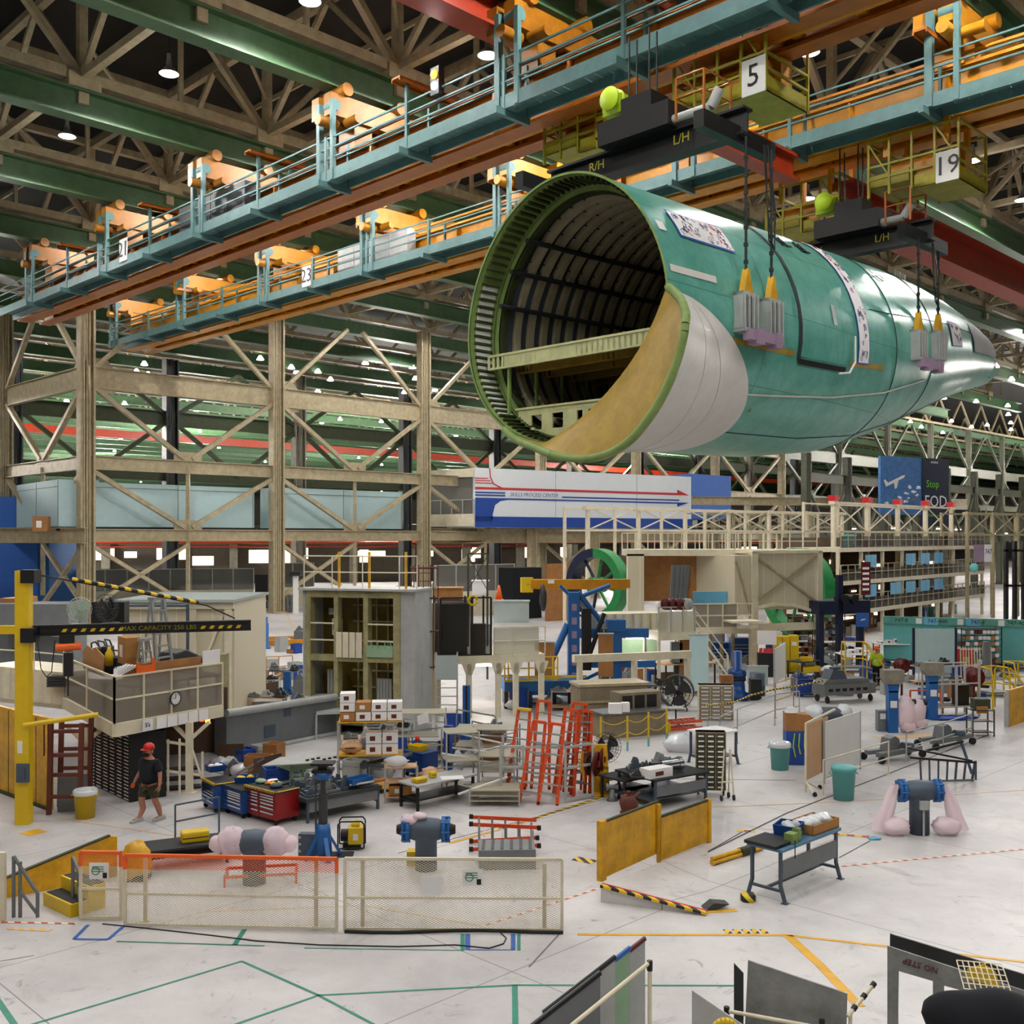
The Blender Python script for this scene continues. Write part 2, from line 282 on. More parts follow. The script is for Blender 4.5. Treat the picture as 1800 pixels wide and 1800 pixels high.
# ---------------- the two overhead cranes
PITCH = 5.7
def crane(P, t0, t1, nm, lab, gmat, runs, sign=None, signt=0, reel=()):
    c = T('overhead_crane', lab, 'crane', P+Z*(H+16), R(135))     # local x = along the bridge, +y = towards the viewer
    for y, part in ((.5, 'girder'), (-1.1, 'girder')):
        mb = MB(); mb.ib((t0, y, .95), (t1, y, .95), .8, 1.9, .12)
        for x in range(int(t0)+2, int(t1), 4): mb.box(x-.05, y-.35, .1, x+.05, y+.35, 1.8)
        mb.build(part, gmat, c)
    mb = MB(); mb.box(t0, -.4, .1, t1, -.2, .5); [mb.box(x, -.9, .2, x+.35, .2, .4) for x in [t0+i*2.2 for i in range(int((t1-t0)/2.2))]]; mb.build('conductor_rail', 'truck_yellow', c)
    mb = MB()
    for i in range(int((t1-t0)/.5)): mb.box(t0+i*.5, 1.15, .36, t0+i*.5+.47, 2.35, .39)
    mb.box(t0, 1.1, .0, t1, 1.2, .42); mb.build('walkway_deck', 'teal_steel', c)
    mb = MB(); mb.box(t0, 2.35, -.02, t1, 2.45, .5); mb.build('toe_board', 'teal_steel', c)
    mb = MB()
    for h in (1.0, 1.45, 1.9): mb.bar((t0, 2.4, h), (t1, 2.4, h), .07)
    mb.bar((t0, 1.3, 1.5), (t1, 1.3, 1.5), .06); mb.build('handrail', 'teal_steel', c)
    mb = MB()
    for y in (-.2, .0, 1.0): mb.bar((t0, y, 2.25), (t1, y, 2.25), .1)
    mb.build('cable_tray', 'truck_yellow' if gmat == 'truck_yellow' else 'brown', c)
    n = int((t1-t0)/PITCH)
    for i in range(n):
        x = t0+1+i*PITCH; j = i % 2
        mb = MB(); mb.box(x-.1, 1.1, -.28, x+.1, 2.9, -.02); mb.bar((x, 2.4, -.1), (x, 2.4, 2.0), .14); mb.bar((x, 1.2, 0), (x, 1.2, 2.0), .12); mb.build('bracket_frame', 'teal_steel', c)
        if j:
            mb = MB(); mb.bar((x, 2.4, 1.9), (x, 2.4, 2.7), .14); mb.bar((x, .6, 1.9), (x, .6, 2.7), .14); mb.build('portal_post', 'teal_steel', c)
            mb = MB(); mb.box(x-.28, -.2, 2.7, x+.28, 3.0, 2.78); mb.box(x-.28, -.2, 2.6, x-.22, 3.0, 2.78); mb.box(x+.22, -.2, 2.6, x+.28, 3.0, 2.78); mb.build('lamp_bracket', 'orange', c)
    for t in runs:
        if t0-1 < t < t1:
            mb = MB(); mb.box(t-.75, -4.4, 3.0, t-.2, 2.4, 4.0); mb.box(t+.2, -4.4, 3.0, t+.75, 2.4, 4.0); mb.box(t-.6, .0, 1.9, t+.6, 1.0, 3.1); mb.box(t-.6, -1.6, 1.9, t+.6, -.6, 3.1)
            for y in (-3.8, -1.5, 1.6): mb.tube((t-.95, y, 4.25), (t+.95, y, 4.25), .3, 12)
            mb.tube((t-1.6, 1.5, 2.8), (t-.7, 1.5, 2.8), .22, 10); mb.tube((t-.6, 2.0, 2.6), (t-.6, 3.0, 2.6), .25, 10)
            mb.build('end_truck', gmat if gmat != 'orange' else 'crane_truck', c)
            mb = MB(); mb.bar((t-.9, 2.4, 0), (t-.9, 2.4, 3.6), .2); mb.bar((t+.1, 2.4, 0), (t+.1, 2.4, 3.6), .24); mb.tube((t-.9, 2.2, 3.4), (t-.2, 2.2, 3.4), .25, 10); mb.build('truck_ladder', 'teal_steel', c)
    if sign:
        mb = MB(); mb.box(signt-.5, 2.46, .2, signt+.5, 2.5, 1.5); s = mb.build('number_sign', 'white', c); text(sign, 1.25, 'black', s, (signt, 2.52, .85), (R(90), 0, R(180)))
    return c
runs = [T0+SP*k for k in range(-5, 5)]
cr1 = crane(C1, -19, 57.5, 'c1', 'teal walkway and orange girder crane bridge crossing over the fuselage front', 'orange', runs, '21', 36.5)
C2 = Vector((14.4, 43.7, 0)); off = (C2-C1).dot(V)
cr2 = crane(C2, -22, 66, 'c2', 'teal walkway and yellow girder crane bridge, second one back', 'truck_yellow', [r-off for r in runs], '23', 36.6)
text('Capacity 34 Tons', .8, 'black', cr2, (33, .93, 1.0), (R(90), 0, R(180)))
mb = MB(); mb.box(8.3, 2.3, 1.6, 8.8, 2.6, 2.7); mb.build('signal_box', 'dark_steel', cr1); mb = MB(); mb.blob((8.55, 2.62, 2.4), .18, .1, .18, 12, 8, 0); mb.build('amber_signal', 'amber_glow', cr1, 'glowing amber signal lens'); mb = MB(); mb.blob((8.55, 2.62, 1.95), .16, .08, .16, 12, 8, 0); mb.build('white_signal', 'lamp_glow', cr1, 'glowing white signal lens')
# electrical cabinets on the walkways
for par, x, m, w_ in ((cr1, 24.5, 'dark_grey', 7), (cr2, 27.5, 'light_grey', 7)):
    mb = MB()
    for i in range(4): mb.box(x+i*w_/4, .95, .45, x+(i+1)*w_/4-.06, 1.6, 2.3)
    for i in range(4):
        for j in range(4): mb.box(x+i*w_/4+.3, 1.6, .8+j*.12, x+i*w_/4+1.2, 1.62, .86+j*.12)
    mb.build('control_cabinet', m, par)
# red bridges hanging below, along the fuselage direction
for P, s0, s1, h, lab, mt in ((C1+V*5.8, -26, -1.2, 19.3, 'dark red trolley beam crossing above the orange crane bridge', 'red_beam'), (C1-V*.6, 1.5, 9, 14.4, 'short red trolley beam between the two crane bridges', 'red_beam'), (C2+V*1.2, .8, 60, 13.6, 'long red trolley beam running on behind the fuselage nose', 'red_beam')):
    mb = MB(); k_ = .6 if s1 == 9 else 1; mb.ib(P+U*s0+Z*(H+h+.8), P+U*s1+Z*(H+h+.8), 1.2*k_, 1.6*k_, .14); tag(mb.build('trolley_beam', mt), lab, 'crane beam')
def basket(P, num, lab, n2=True):
    b = T('hoist_basket', lab, 'hoist platform', P, R(135)); L, W = 3.6, 2.6
    mb = MB()
    for x0 in (-L/2, 0.1): 
        z0 = 0 if x0 < 0 else .35
        mb.box(x0, -W/2, z0, x0+L/2-.1, W/2, z0+.14); mb.box(x0, W/2-.06, z0, x0+L/2-.1, W/2, z0+.5); mb.box(x0, -W/2, z0, x0+.06, W/2, z0+.5)
    mb.build('platform', 'olive_yellow', b)
    mb = MB()
    for x in (-L/2, -L/4, 0, L/4, L/2-.05):
        for y in (-W/2, W/2): mb.bar((x, y, 0), (x, y, 2.2), .09)
    for z in (.7, 1.2, 2.2):
        for y in (-W/2, W/2): mb.bar((-L/2, y, z), (L/2, y, z), .08)
        for x in (-L/2, L/2): mb.bar((x, -W/2, z), (x, W/2, z), .08)
    mb.bar((-L/2, W/2, .7), (-L/4, W/2, 2.2), .06); mb.bar((L/4, W/2, .7), (L/2, W/2, 2.2), .06); mb.build('guard_rail', 'olive_yellow', b)
    mb = MB(); mb.box(-1.4, -1, .6, 1.2, -.3, 1.7); mb.box(-.6, -.2, .4, .9, .7, 1.2); mb.tube((-1.2,.2,1.1), (1.3,.2,1.1), .4, 14); mb.build('hoist_machinery', 'truck_yellow', b)
    mb = MB(); mb.box(-L/2-.02, W/2+.01, -.05, -L/2+.85, W/2+.05, 1.1); s = mb.build('number_plate', 'white' if n2 else 'yellow', b); text(num, 1.0, 'black', s, (-L/2+.42, W/2+.06, .52), (R(90), 0, R(180)))
    mb = MB()
    for x in (-1.2, 1.2): mb.bar((x, -1, 1.6), (x, -1, 3.4), .2); mb.bar((x, .9, 1.6), (x, .9, 3.4), .2)
    mb.build('hanger', 'truck_yellow', b); return b
for px, py, d, num, lab, n2 in ((1300, 205, 35.5, '5', 'olive yellow hoist basket with white 5 plate above the fuselage crown', True), (1055, 285, 41, '51', 'olive yellow hoist basket with black 51 above the fuselage opening', False),
        (1628, 345, 41.5, '19', 'olive yellow hoist basket with white 19 plate beside the red trolley beam', True), (1435, 420, 47, '19', 'olive yellow hoist basket marked 19 hanging over the fuselage crown', False)):
    basket(D(px, py, d), num, lab, n2)
def spreader(P, half, lab, x1):
    s = T('spreader_beam', lab, 'lifting beam', P, R(-45))        # local x = W (towards viewer, right)
    mb = MB(); mb.ib((-half-.3, 0, .35), (half+.4, 0, .35), .5, .75, .08); mb.build('beam', 'black', s)
    mb = MB(); mb.bar((half, -1.9, .0), (half, 1.9, .0), .35, .5); mb.bar((-half, -1.9, .0), (-half, 1.9, .0), .35, .5); mb.build('end_bar', 'dark_steel', s)
    mb = MB(); mb.tube((-.5, -.4, .95), (half-.6, -.4, .95), .13, 10); mb.tube((half-.6, -.4, .95), (half-.3, -.4, 1.4), .16, 10); mb.build('air_pipe', 'light_grey', s)
    mb = MB(); mb.box(-1.2, -.7, .75, 1.6, .6, 1.5); mb.box(-.4, -.5, 1.5, .8, .4, 2.1); mb.build('hoist_block', 'black', s)
    mb = MB()
    for x in (-.3, .5):
        for y in (-.2, .2): mb.tube((x, y, 1.4), (x, y, x1), .03, 6)
    mb.build('hoist_rope', 'dark_steel', s)
    mb = MB(); mb.lathe([(0,-.2),(.38,-.2),(.38,-.12),(.24,-.1),(.24,.1),(.38,.12),(.38,.2),(0,.2)], 18, (-.9, -.3, 2.3), 'y'); mb.box(-1.4,-.2,1.9,-.6,.3,2.5); mb.build('cable_reel', 'lime', s)
    mb = MB(); 
    for x in (1.9, 2.9):
        for y in (-.7, .7): mb.bar((x, y, .7), (x, y, 2.0), .06)
    for z in (1.4, 2.0): mb.path([(1.9,-.7,z),(2.9,-.7,z),(2.9,.7,z),(1.9,.7,z)], .03, 5, True)
    mb.build('guard_frame', 'orange', s)
    text('R/H', .42, 'olive_yellow', s, (-half*.45, -.27, .35)); text('L/H', .42, 'olive_yellow', s, (half*.5, -.27, .35))
    return s
FO = Vector((1.4, 30.8, 0))
spreader(FO+U*3.8+Z*(H+11.8), 3.55, 'black lifting beam marked R/H and L/H above the fuselage opening', 4.2)
spreader(FO+U*17.6+Z*(H+11.6), 3.1, 'black lifting beam marked R/H and L/H nearer the fuselage nose', 4.4)
# ---------------- lamps
def lamp(p, lab, r=.42, grp=None):
    l = T('high_bay_lamp', lab, 'ceiling lamp', p, 0, grp)
    mb = MB(); mb.lathe([(.12,.62),(.14,.35),(.22,.28),(r,.04),(r+.03,0)], 18); mb.tube((0,0,.6),(0,0,.95),.1,8); mb.build('lamp_housing', 'alu', l)
    mb = MB(); mb.lathe([(0,-.06),(r*.8,-.03),(r,.0),(r*.98,.02)], 18); mb.build('lamp_lens', 'lamp_glow', l)
    mb = MB(); mb.tube((0,0,.9),(0,0,2.3),.04,6); mb.build('lamp_stem', 'dark_steel', l); return l
def glow(p, e, r=.5):
    L = bpy.data.lights.new('lamp_or_fill_light', 'POINT'); L.energy = e; L.shadow_soft_size = r; L.color = (1,.95,.88); o = bpy.data.objects.new('lamp_or_fill_light', L); COL.objects.link(o); o.location = p
def spot(p, e, size=165, rad=.4, col=(1,.965,.93)):
    L = bpy.data.lights.new('lamp_or_fill_light', 'SPOT'); L.energy = e; L.spot_size = R(size); L.spot_blend = .12; L.shadow_soft_size = rad; L.color = col
    o = bpy.data.objects.new('lamp_or_fill_light', L); COL.objects.link(o); o.location = p
LH = 21.8; EN = 3000
LAMPS = [(297,130,'high-bay lamp glowing bright between two green runway beams near the roof'),(118,240,'high-bay lamp hanging below the second green runway beam'),(600,222,'high-bay lamp shining just above the orange lamp brackets'),
 (397,310,'high-bay lamp behind the dark cabinets on the crane walkway'),(243,385,'high-bay lamp half hidden by the walkway by sign 21'),(467,420,'high-bay lamp just beneath the orange crane girder'),(635,362,'high-bay lamp between orange girder and sign 23 crane'),
 (838,290,'high-bay lamp beside the green beam above the fuselage rim'),(1095,205,'high-bay lamp among the hoist machinery above the fuselage'),(1423,93,'large bright lamp beside the white 5 plate'),(1710,283,'high-bay lamp below the teal walkway by hoist basket 19'),
 (1420,350,'high-bay lamp glowing behind the teal walkway over the fuselage'),(1708,478,'high-bay lamp beneath the long red trolley beam'),(335,472,'high-bay lamp under the orange girder, above the beige frame'),(675,532,'high-bay lamp under the yellow crane, beside the fuselage rim'),
 (815,497,'high-bay lamp touching the fuselage rim in view'),(812,560,'lower high-bay lamp at the fuselage rim'),(857,98,'high-bay lamp behind the traffic light on the walkway'),(545,3,'high-bay lamp cut by the top of the picture'),(1797,352,'high-bay lamp cut by the picture edge under the walkway')]
for x, y, lab in LAMPS:
    d = LH*F/(HY-y); p = D(x, y, d); lamp(p, lab); spot(p-Z*.15, EN); glow(p-Z*.3, 150, .4)
for gx in range(-2, 3):                 # the rest of the lamp grid, above and behind the view
    for gy in range(0, 4): spot(Vector((gx*13.0+3, -4+gy*13.0, H+LH)), EN)
for x, y in ((22,100),(40,80),(55,110),(70,90),(-50,105),(-62,88),(-45,70),(35,125),(60,140),(15,125),(-10,120),(-30,125),(85,120),(18,58),(31,62),(7,66),(42,64)): spot(Vector((x, y, H+LH)), EN*1.5)  # last entries: spots without fixtures, added to brighten the middle distance
for x, y in ((-70,140),(-110,180),(-60,200),(-20,170),(20,190),(-100,260),(-30,260),(40,260),(-160,240),(-120,340),(-20,340),(90,180),(110,140),(130,220),(-95,115)): glow(Vector((x, y, H+15)), 38000, 1.2)  # fill points added beyond the frame to brighten the far runway beams
for gx, gy in ((-12,20),(14,20),(-28,36),(30,40),(0,5)): glow(Vector((gx, gy, H+LH)), 350, .5)
# far lamps, seen as small bright discs beyond the frames
rd = random.Random(3); seen = []
for i in range(122):
    if i < 95: px, py = rd.uniform(5, 830), 625+275*rd.random()**.8
    else: px, py = rd.uniform(1560, 1795), rd.uniform(640, 770)
    if any(abs(px-a) < 14 and abs(py-b) < 8 for a, b in seen): continue
    seen.append((px, py)); d = 20.3*F/(HY-py)
    if d > 560: continue
    d = d; mb = MB(); r = .42; mb.lathe([(0,-.05),(r,0),(r,.05),(.15,.5),(0,.5)], 10)
    tag(mb.build('high_bay_lamp', 'far_glow'), 'small distant high-bay lamp among green beams beyond the frame' if i < 95 else 'small distant high-bay lamp under the roof beyond the nose', 'ceiling lamp', 'distant high-bay lamps in the next bay' if i < 95 else 'distant high-bay lamps beyond the nose', D(px, py, d))
# ---------------- fuselage section
FU = T('fuselage_section', 'huge green primed airliner fuselage section hanging from crane slings', 'aircraft fuselage', FO+Z*H, R(45))
KEY = [(-1,10.6,2.75,3.9),(0,10.6,2.75,3.9),(6,10.75,2.8,3.85),(10,10.9,2.9,3.7),(14,11.05,3.3,3.5),(17.5,11.15,4.1,3.2),(21,11.15,5.05,2.75),(24,11.0,5.9,2.25),(26.5,10.75,6.6,1.85),(28.5,10.4,7.05,1.6),(29.5,10.1,7.25,1.45),(32,9.5,7.5,1.2)]
def key(s):
    for a, b in zip(KEY, KEY[1:]):
        if s <= b[0]:
            f = (s-a[0])/(b[0]-a[0]); f = max(0, min(1, f)); return [a[i]+(b[i]-a[i])*f for i in (1, 2, 3)]
    return KEY[-1][1:]
def sk(s, th, off=0.0):                  # point on the skin; th from the crown towards the viewer's side
    t, b, w_ = key(s); zc = (t+b)/2; r = (t-b)/2; c, n = math.cos(th), math.sin(th)
    return Vector((s, -(w_*n*(1-.09*c)+off*n), zc+(r+off)*c))
TAU = 2*math.pi; d2 = R
mb = MB(); mb.grid(lambda a, b: sk(a*29.2, b*TAU), 78, 96); 
SKIN = mb.build('skin_panel', 'primer', FU)
def skin_mat():
    m = MATS['primer']; nt = m.node_tree; b = nt.nodes['Principled BSDF']; L = nt.links.new
    cr = [n for n in nt.nodes if n.type == 'VALTORGB'][0]; tc = [n for n in nt.nodes if n.type == 'TEX_COORD'][0]
    cr.color_ramp.elements[0].color = (*lin('4d9586'), 1); cr.color_ramp.elements[1].color = (*lin('6aad9e'), 1)
    br = nt.nodes.new('ShaderNodeTexBrick'); br.inputs['Scale'].default_value = 1; br.inputs['Brick Width'].default_value = 5.0; br.inputs['Row Height'].default_value = 2.3; br.inputs['Mortar Size'].default_value = .016; br.offset = 0
    sx = nt.nodes.new('ShaderNodeSeparateXYZ'); L(tc.outputs['Object'], sx.inputs[0]); cx = nt.nodes.new('ShaderNodeCombineXYZ'); L(sx.outputs[0], cx.inputs[0]); L(sx.outputs[2], cx.inputs[1]); L(cx.outputs[0], br.inputs['Vector'])
    mx = nt.nodes.new('ShaderNodeMix'); mx.data_type = 'RGBA'; L(br.outputs['Fac'], mx.inputs[0]); L(cr.outputs[0], mx.inputs[6]); mx.inputs[7].default_value = (*lin('3c7c70'), 1)
    no = nt.nodes.new('ShaderNodeTexNoise'); no.inputs['Scale'].default_value = 30; L(tc.outputs['Object'], no.inputs['Vector'])
    m2 = nt.nodes.new('ShaderNodeMix'); m2.data_type = 'RGBA'; mr = nt.nodes.new('ShaderNodeMapRange'); mr.inputs[1].default_value = .7; mr.inputs[2].default_value = .8; L(no.outputs['Fac'], mr.inputs[0]); L(mr.outputs[0], m2.inputs[0]); L(mx.outputs[2], m2.inputs[6]); m2.inputs[7].default_value = (*lin('48887a'), 1)
    L(m2.outputs[2], b.inputs['Base Color'])
skin_mat()
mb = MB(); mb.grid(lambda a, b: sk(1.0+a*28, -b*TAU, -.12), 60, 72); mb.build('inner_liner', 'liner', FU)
# cut edge ring and stringer bay of the first frame
mb = MB(); mb.grid(lambda a, b: sk(-.03, b*TAU, .03-.07*a), 1, 120, False); mb.grid(lambda a, b: sk(a*1.05, b*TAU, -.05), 2, 120); mb.grid(lambda a, b: sk(1.02, b*TAU, -.04-a*.26), 1, 120, False); mb.build('end_frame', 'dark_olive' if 0 else 'primer_green', FU)
mb = MB()
for i in range(104):
    th = i/104*TAU; a = sk(.16, th, -.1); b_ = sk(.16, th, -.6); mb.bar(a, a+Vector((.72,0,0)), .07, .1, up=tuple((a-b_).normalized()))
mb.build('stringer_clip', 'dark_olive', FU)
mb = MB()
for i in range(104):
    th = (i+.5)/104*TAU
    if d2(222) < th < d2(292): mb.bar(sk(.22, th, -.08), sk(.84, th, -.08), .13, .03, up=tuple((sk(0,th,0)-sk(0,th,-1)).normalized()))
mb.build('edge_panel', 'cell_white', FU)
for i in range(30):                     # hoop frames
    s = 1.1+i*.62; w_ = .25; mb = MB(); hh = .24
    mb.grid(lambda a, b: sk(s, b*TAU, -.12-a*hh), 1, 96, False); mb.grid(lambda a, b: sk(s+a*w_, b*TAU, -.12-hh), 1, 96, False); mb.grid(lambda a, b: sk(s+w_, b*TAU, -.12-hh+a*hh), 1, 96, False)
    mb.build('hoop_frame', 'dark_olive' if i < 1 else 'hoop', FU)
mb = MB()
for th in range(0, 360, 9):
    if not 75 < th < 100: mb.path([sk(1.4+q*3, d2(th), -.2) for q in range(7)], .025, 4)
mb.build('stringer', 'dark_grey', FU)
mb = MB()
for th in (282, 300, 318): mb.path([sk(.8+q*3, d2(th), -.45) for q in range(7)], .08, 6)
mb.build('wire_duct', 'liner', FU)
# pale insulation quilts between the first hoop frames, far wall
mb = MB()
for i in range(9):
    s = 1.3+i*.62; mb.grid(lambda a, b: sk(s+.08+a*.38, d2(236+b*66), -.2+.05*math.sin(a*math.pi)*-1), 3, 10)
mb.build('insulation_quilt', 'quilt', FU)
# main deck floor
def flr(s, z): 
    t, b, w_ = key(s); c = (z-(t+b)/2)/((t-b)/2); n = math.sqrt(max(0, 1-c*c)); return w_*n*(1-.09*c)-.35
zf = 5.75
mb = MB(); mb.grid(lambda a, b: Vector((.7+a*15, (2*b-1)*flr(.7+a*15, zf), zf)), 6, 1); mb.build('cabin_floor', 'dark_olive', FU)
for i in range(8):
    s = .45+i*1.24; w_ = flr(s, zf); mb = MB(); mb.box(s, -w_, zf-.02, s+.12, w_, zf+.05); mb.box(s, -w_, zf-.42, s+.12, w_, zf-.36)
    n = 34
    for q in range(n+1): mb.box(s+.03, -w_+2*w_*q/n-.045, zf-.4, s+.07, -w_+2*w_*q/n+.045, zf)
    mb.box(s+.03, -w_*.86, zf-.4, s+.05, w_*.8, zf)
    mb.build('floor_beam', 'primer_yellow' if i else 'keel', FU, 'pale yellow lattice floor beam' if i == 0 else None)
for i in range(5):
    for y in (-2.9, 2.7):
        s = .6+i*1.24; mb = MB(); mb.bar((s, y, 3.9), (s, y, zf-.4), .09); mb.build('floor_post', 'primer_green', FU)
# keel web with oval holes
mb = MB(); s = .5; zb = 4.0
def low(y): 
    w_ = 3.3; return 2.95+ (1-math.sqrt(max(0, 1-(y/w_)**2)))*3.3
xs = [-2.2+i*.11 for i in range(41)]
holes = [(-1.4,.28), (-.75,.14), (-.35,.14), (.55,.2), (1.4,.2)]
for y in xs[:-1]:
    y1 = y+.11; lo = low(y)+.05; top = 3.95
    inh = any(abs(y+.055-h) < w_ for h, w_ in holes)
    if lo >= top: continue
    if inh: mb.box(s, y, lo, s+.06, y1, 3.3); mb.box(s, y, 3.75, s+.06, y1, top)
    else: mb.box(s, y, lo, s+.06, y1, top)
mb.box(s-.05, -2.2, top, s+.2, 2.3, top+.06); mb.build('keel_web', 'keel', FU, 'pale keel web with rounded lightening holes')
mb = MB(); mb.grid(lambda a, b: Vector((.6+a*10, -2.3+4.6*b, 3.9)), 1, 1); mb.build('cargo_floor', 'liner', FU)
# wing-body fairing
def fth(b): return d2(90+b*122)
def fS(b): return 5.4*max(0, math.sin(math.pi*min(1, b*1.02)))**.55
def fO(b):
    if b < .14: x = b/.14; return 1.15*math.sin(x*math.pi/2)
    if b < .42: return 1.15
    x = (b-.42)/.58; return .2*(1-x)+.95*(.5+.5*math.cos(min(1, x*1.35)*math.pi))
def fI(b): return .7*min(1, b/.12)*min(1, (1-b)/.3)
def fair(a, b):
    th = fth(b); s = fS(b)*a-fI(b)*(1-a)**3; k = (1-a)**1.6; return sk(s, th, .035+fO(b)*k)
mb = MB(); mb.grid(fair, 24, 60); mb.build('fairing', 'fairing', FU, 'white composite fairing')
mb = MB(); mb.grid(lambda a, b: sk(-.02-fI(b)*(1-a)-.1*math.sin(math.pi*a)*0, fth(b), fO(b)*(1-a)-(.02+.85*max(0,math.sin(math.pi*min(1,b*1.25)))**.8)*a**.8), 12, 60); mb.build('fairing_liner', 'primer_yellow', FU, 'mustard yellow primed inner fairing surface')
mb = MB(); pts = [sk(-.04-fI(b/60), fth(b/60), .03+fO(b/60)) for b in range(61)]
for a, b in zip(pts, pts[1:]): mb.bar(a, b, .26, .06, up=(0, .3, 1)) if 0 else mb.tube(a, b, .12, 6)
mb.build('fairing_lip', 'primer_green', FU)
mb = MB(); 
for a_ in (.35, .6): 
    q = [fair(a_, b/60)+Vector((0,0,0)) for b in range(3, 58)]; mb.path(q, .012, 4)
mb.build('panel_seam', 'light_grey', FU)
# details on the skin
def strip(s0, s1, t0, t1, off, mat, nm, lab=None, n=12, m=4):
    mb = MB(); mb.grid(lambda a, b: sk(s0+(s1-s0)*a, d2(t0+(t1-t0)*b), off), m, n); mb.build(nm, mat, FU, lab)
strip(6.9, 7.1, 8, 108, .04, 'liner', 'door_seam'); strip(7.0, 10.3, 107, 109.5, .05, 'black', 'door_sill'); 
strip(7.1, 10.4, 12, 106, .02, 'primer', 'cargo_door')
for a_, b_ in ((2.2, 6.7), (10.6, 13.4)): strip(a_, b_, 104, 106.5, .02, 'primer_yellow', 'repair_strip', 'mustard sealant strip')
strip(.2, 2.4, 80, 83, .02, 'fairing', 'edge_patch')
# signed paper banners
def banner(s0, s1, t0, t1, n, seed, nm='paper_banner', lab='white paper sheet covered in drawings and signatures'):
    strip(s0-.06, s1+.06, t0-.9, t1+.9, .03, 'tape_blue', 'masking_tape'); strip(s0, s1, t0, t1, .04, 'paper', nm, lab)
    rd = random.Random(seed); mb = MB()
    for i in range(n):
        s, t = rd.uniform(s0+.15, s1-.15), rd.uniform(t0+1.5, t1-1.5); mb.k = 1 if rd.random() < .25 else 0
        pts = []; a = rd.uniform(0, 6); 
        for q in range(rd.randint(4, 9)): a += rd.uniform(.5, 1.4); pts.append(sk(s+.14*math.cos(a)*rd.random(), d2(t+2.4*math.sin(a)*rd.random()), .055))
        mb.path(pts, .0065, 4)
    mb.build('drawing', ['navy_ink', 'ink_red'], FU)
banner(1.3, 4.0, 50, 64, 42, 4); banner(11.2, 12.0, 18, 104, 48, 5); banner(21.3, 23.0, 72, 92, 14, 6)
mb = MB(); p = [sk(.25, d2(60), .05), sk(.25, d2(64.5), .05), sk(.6, d2(64.5), .05), sk(.6, d2(60), .05)]; mb.add(p, [(0,1,2,3)]); mb.build('small_label', 'paper', FU)
mb = MB()
for i in range(2):
    for j in range(2):
        s = 8.1+i*1.3+j*.3; mb.path([sk(s, d2(38), .05), sk(s, d2(46), .05)], .03, 4); mb.path([sk(s-.2, d2(42+j*3), .05), sk(s+.3, d2(42+j*3), .05)], .025, 4)
mb.build('stencil_mark', 'dark_steel', FU)
mb = MB(); mb.path([sk(10.5, d2(92), .2), sk(10.5, d2(104), .25), sk(10.1, d2(109), .3), sk(9.4, d2(110), .3)], .04, 6); mb.build('door_handle', 'white', FU)
mb = MB(); mb.k = 0; mb.grid(lambda a, b: sk(9.3+a*.25, d2(78+b*10), .045), 1, 1); mb.build('access_hatch', 'light_grey', FU)
mb = MB(); mb.path([sk(q, d2(128-(q-4)*.9), .03) for q in range(4, 19)], .03, 5); mb.build('skin_lap', 'fairing', FU)
mb = MB(); mb.path([sk(q*.5, d2(150), .015) for q in range(9, 50)], .012, 4); mb.path([sk(q*.5, d2(75), .015) for q in range(25, 60)], .012, 4); mb.path([sk(14.5, d2(th), .015) for th in range(0, 190, 6)], .014, 4); mb.path([sk(18.7, d2(th), .015) for th in range(0, 190, 6)], .014, 4); mb.build('panel_joint', 'liner', FU)
for s, t in ((14.8, 45), (15.5, 47)):
    mb = MB(); mb.path([sk(s+.3*math.cos(a*.628), d2(t+3*math.sin(a*.628)), .03) for a in range(10)], .02, 4, True); mb.build('port_outline', 'fairing', FU)
mb = MB()
for i in range(5): p = sk(21.4+i*.25, d2(4), 0); mb.tube(p, p+Vector((.05, 0, .55)), .04, 5)
mb.build('crown_pin', 'paper', FU)
# nose end: cockpit opening under dark film
mb = MB(); mb.grid(lambda a, b: sk(25.2+a*4.05, d2(62+b*34), .05), 6, 8); mb.build('windshield_film', 'black', FU, 'dark glossy film over the cockpit windows')
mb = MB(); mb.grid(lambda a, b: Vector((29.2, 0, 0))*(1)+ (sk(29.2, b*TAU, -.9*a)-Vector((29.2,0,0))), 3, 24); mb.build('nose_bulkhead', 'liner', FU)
mb = MB(); [mb.path([sk(29.2, d2(t), 0), sk(29.8, d2(t), -.2), sk(30.3, d2(t+10), -.3)], .06, 5) for t in (30, 70, 100, 130, 160)]; mb.grid(lambda a, b: sk(29.2+a*1.2, d2(110+b*140), -.1), 3, 10); mb.build('nose_cowl', 'primer', FU)
mb = MB(); mb.box(29.0, -1.2, 8.2, 30.2, -.7, 8.5); mb.box(29.2, -1.1, 8.8, 30.4, -.3, 9.2); mb.build('nose_fitting', 'mauve', FU)
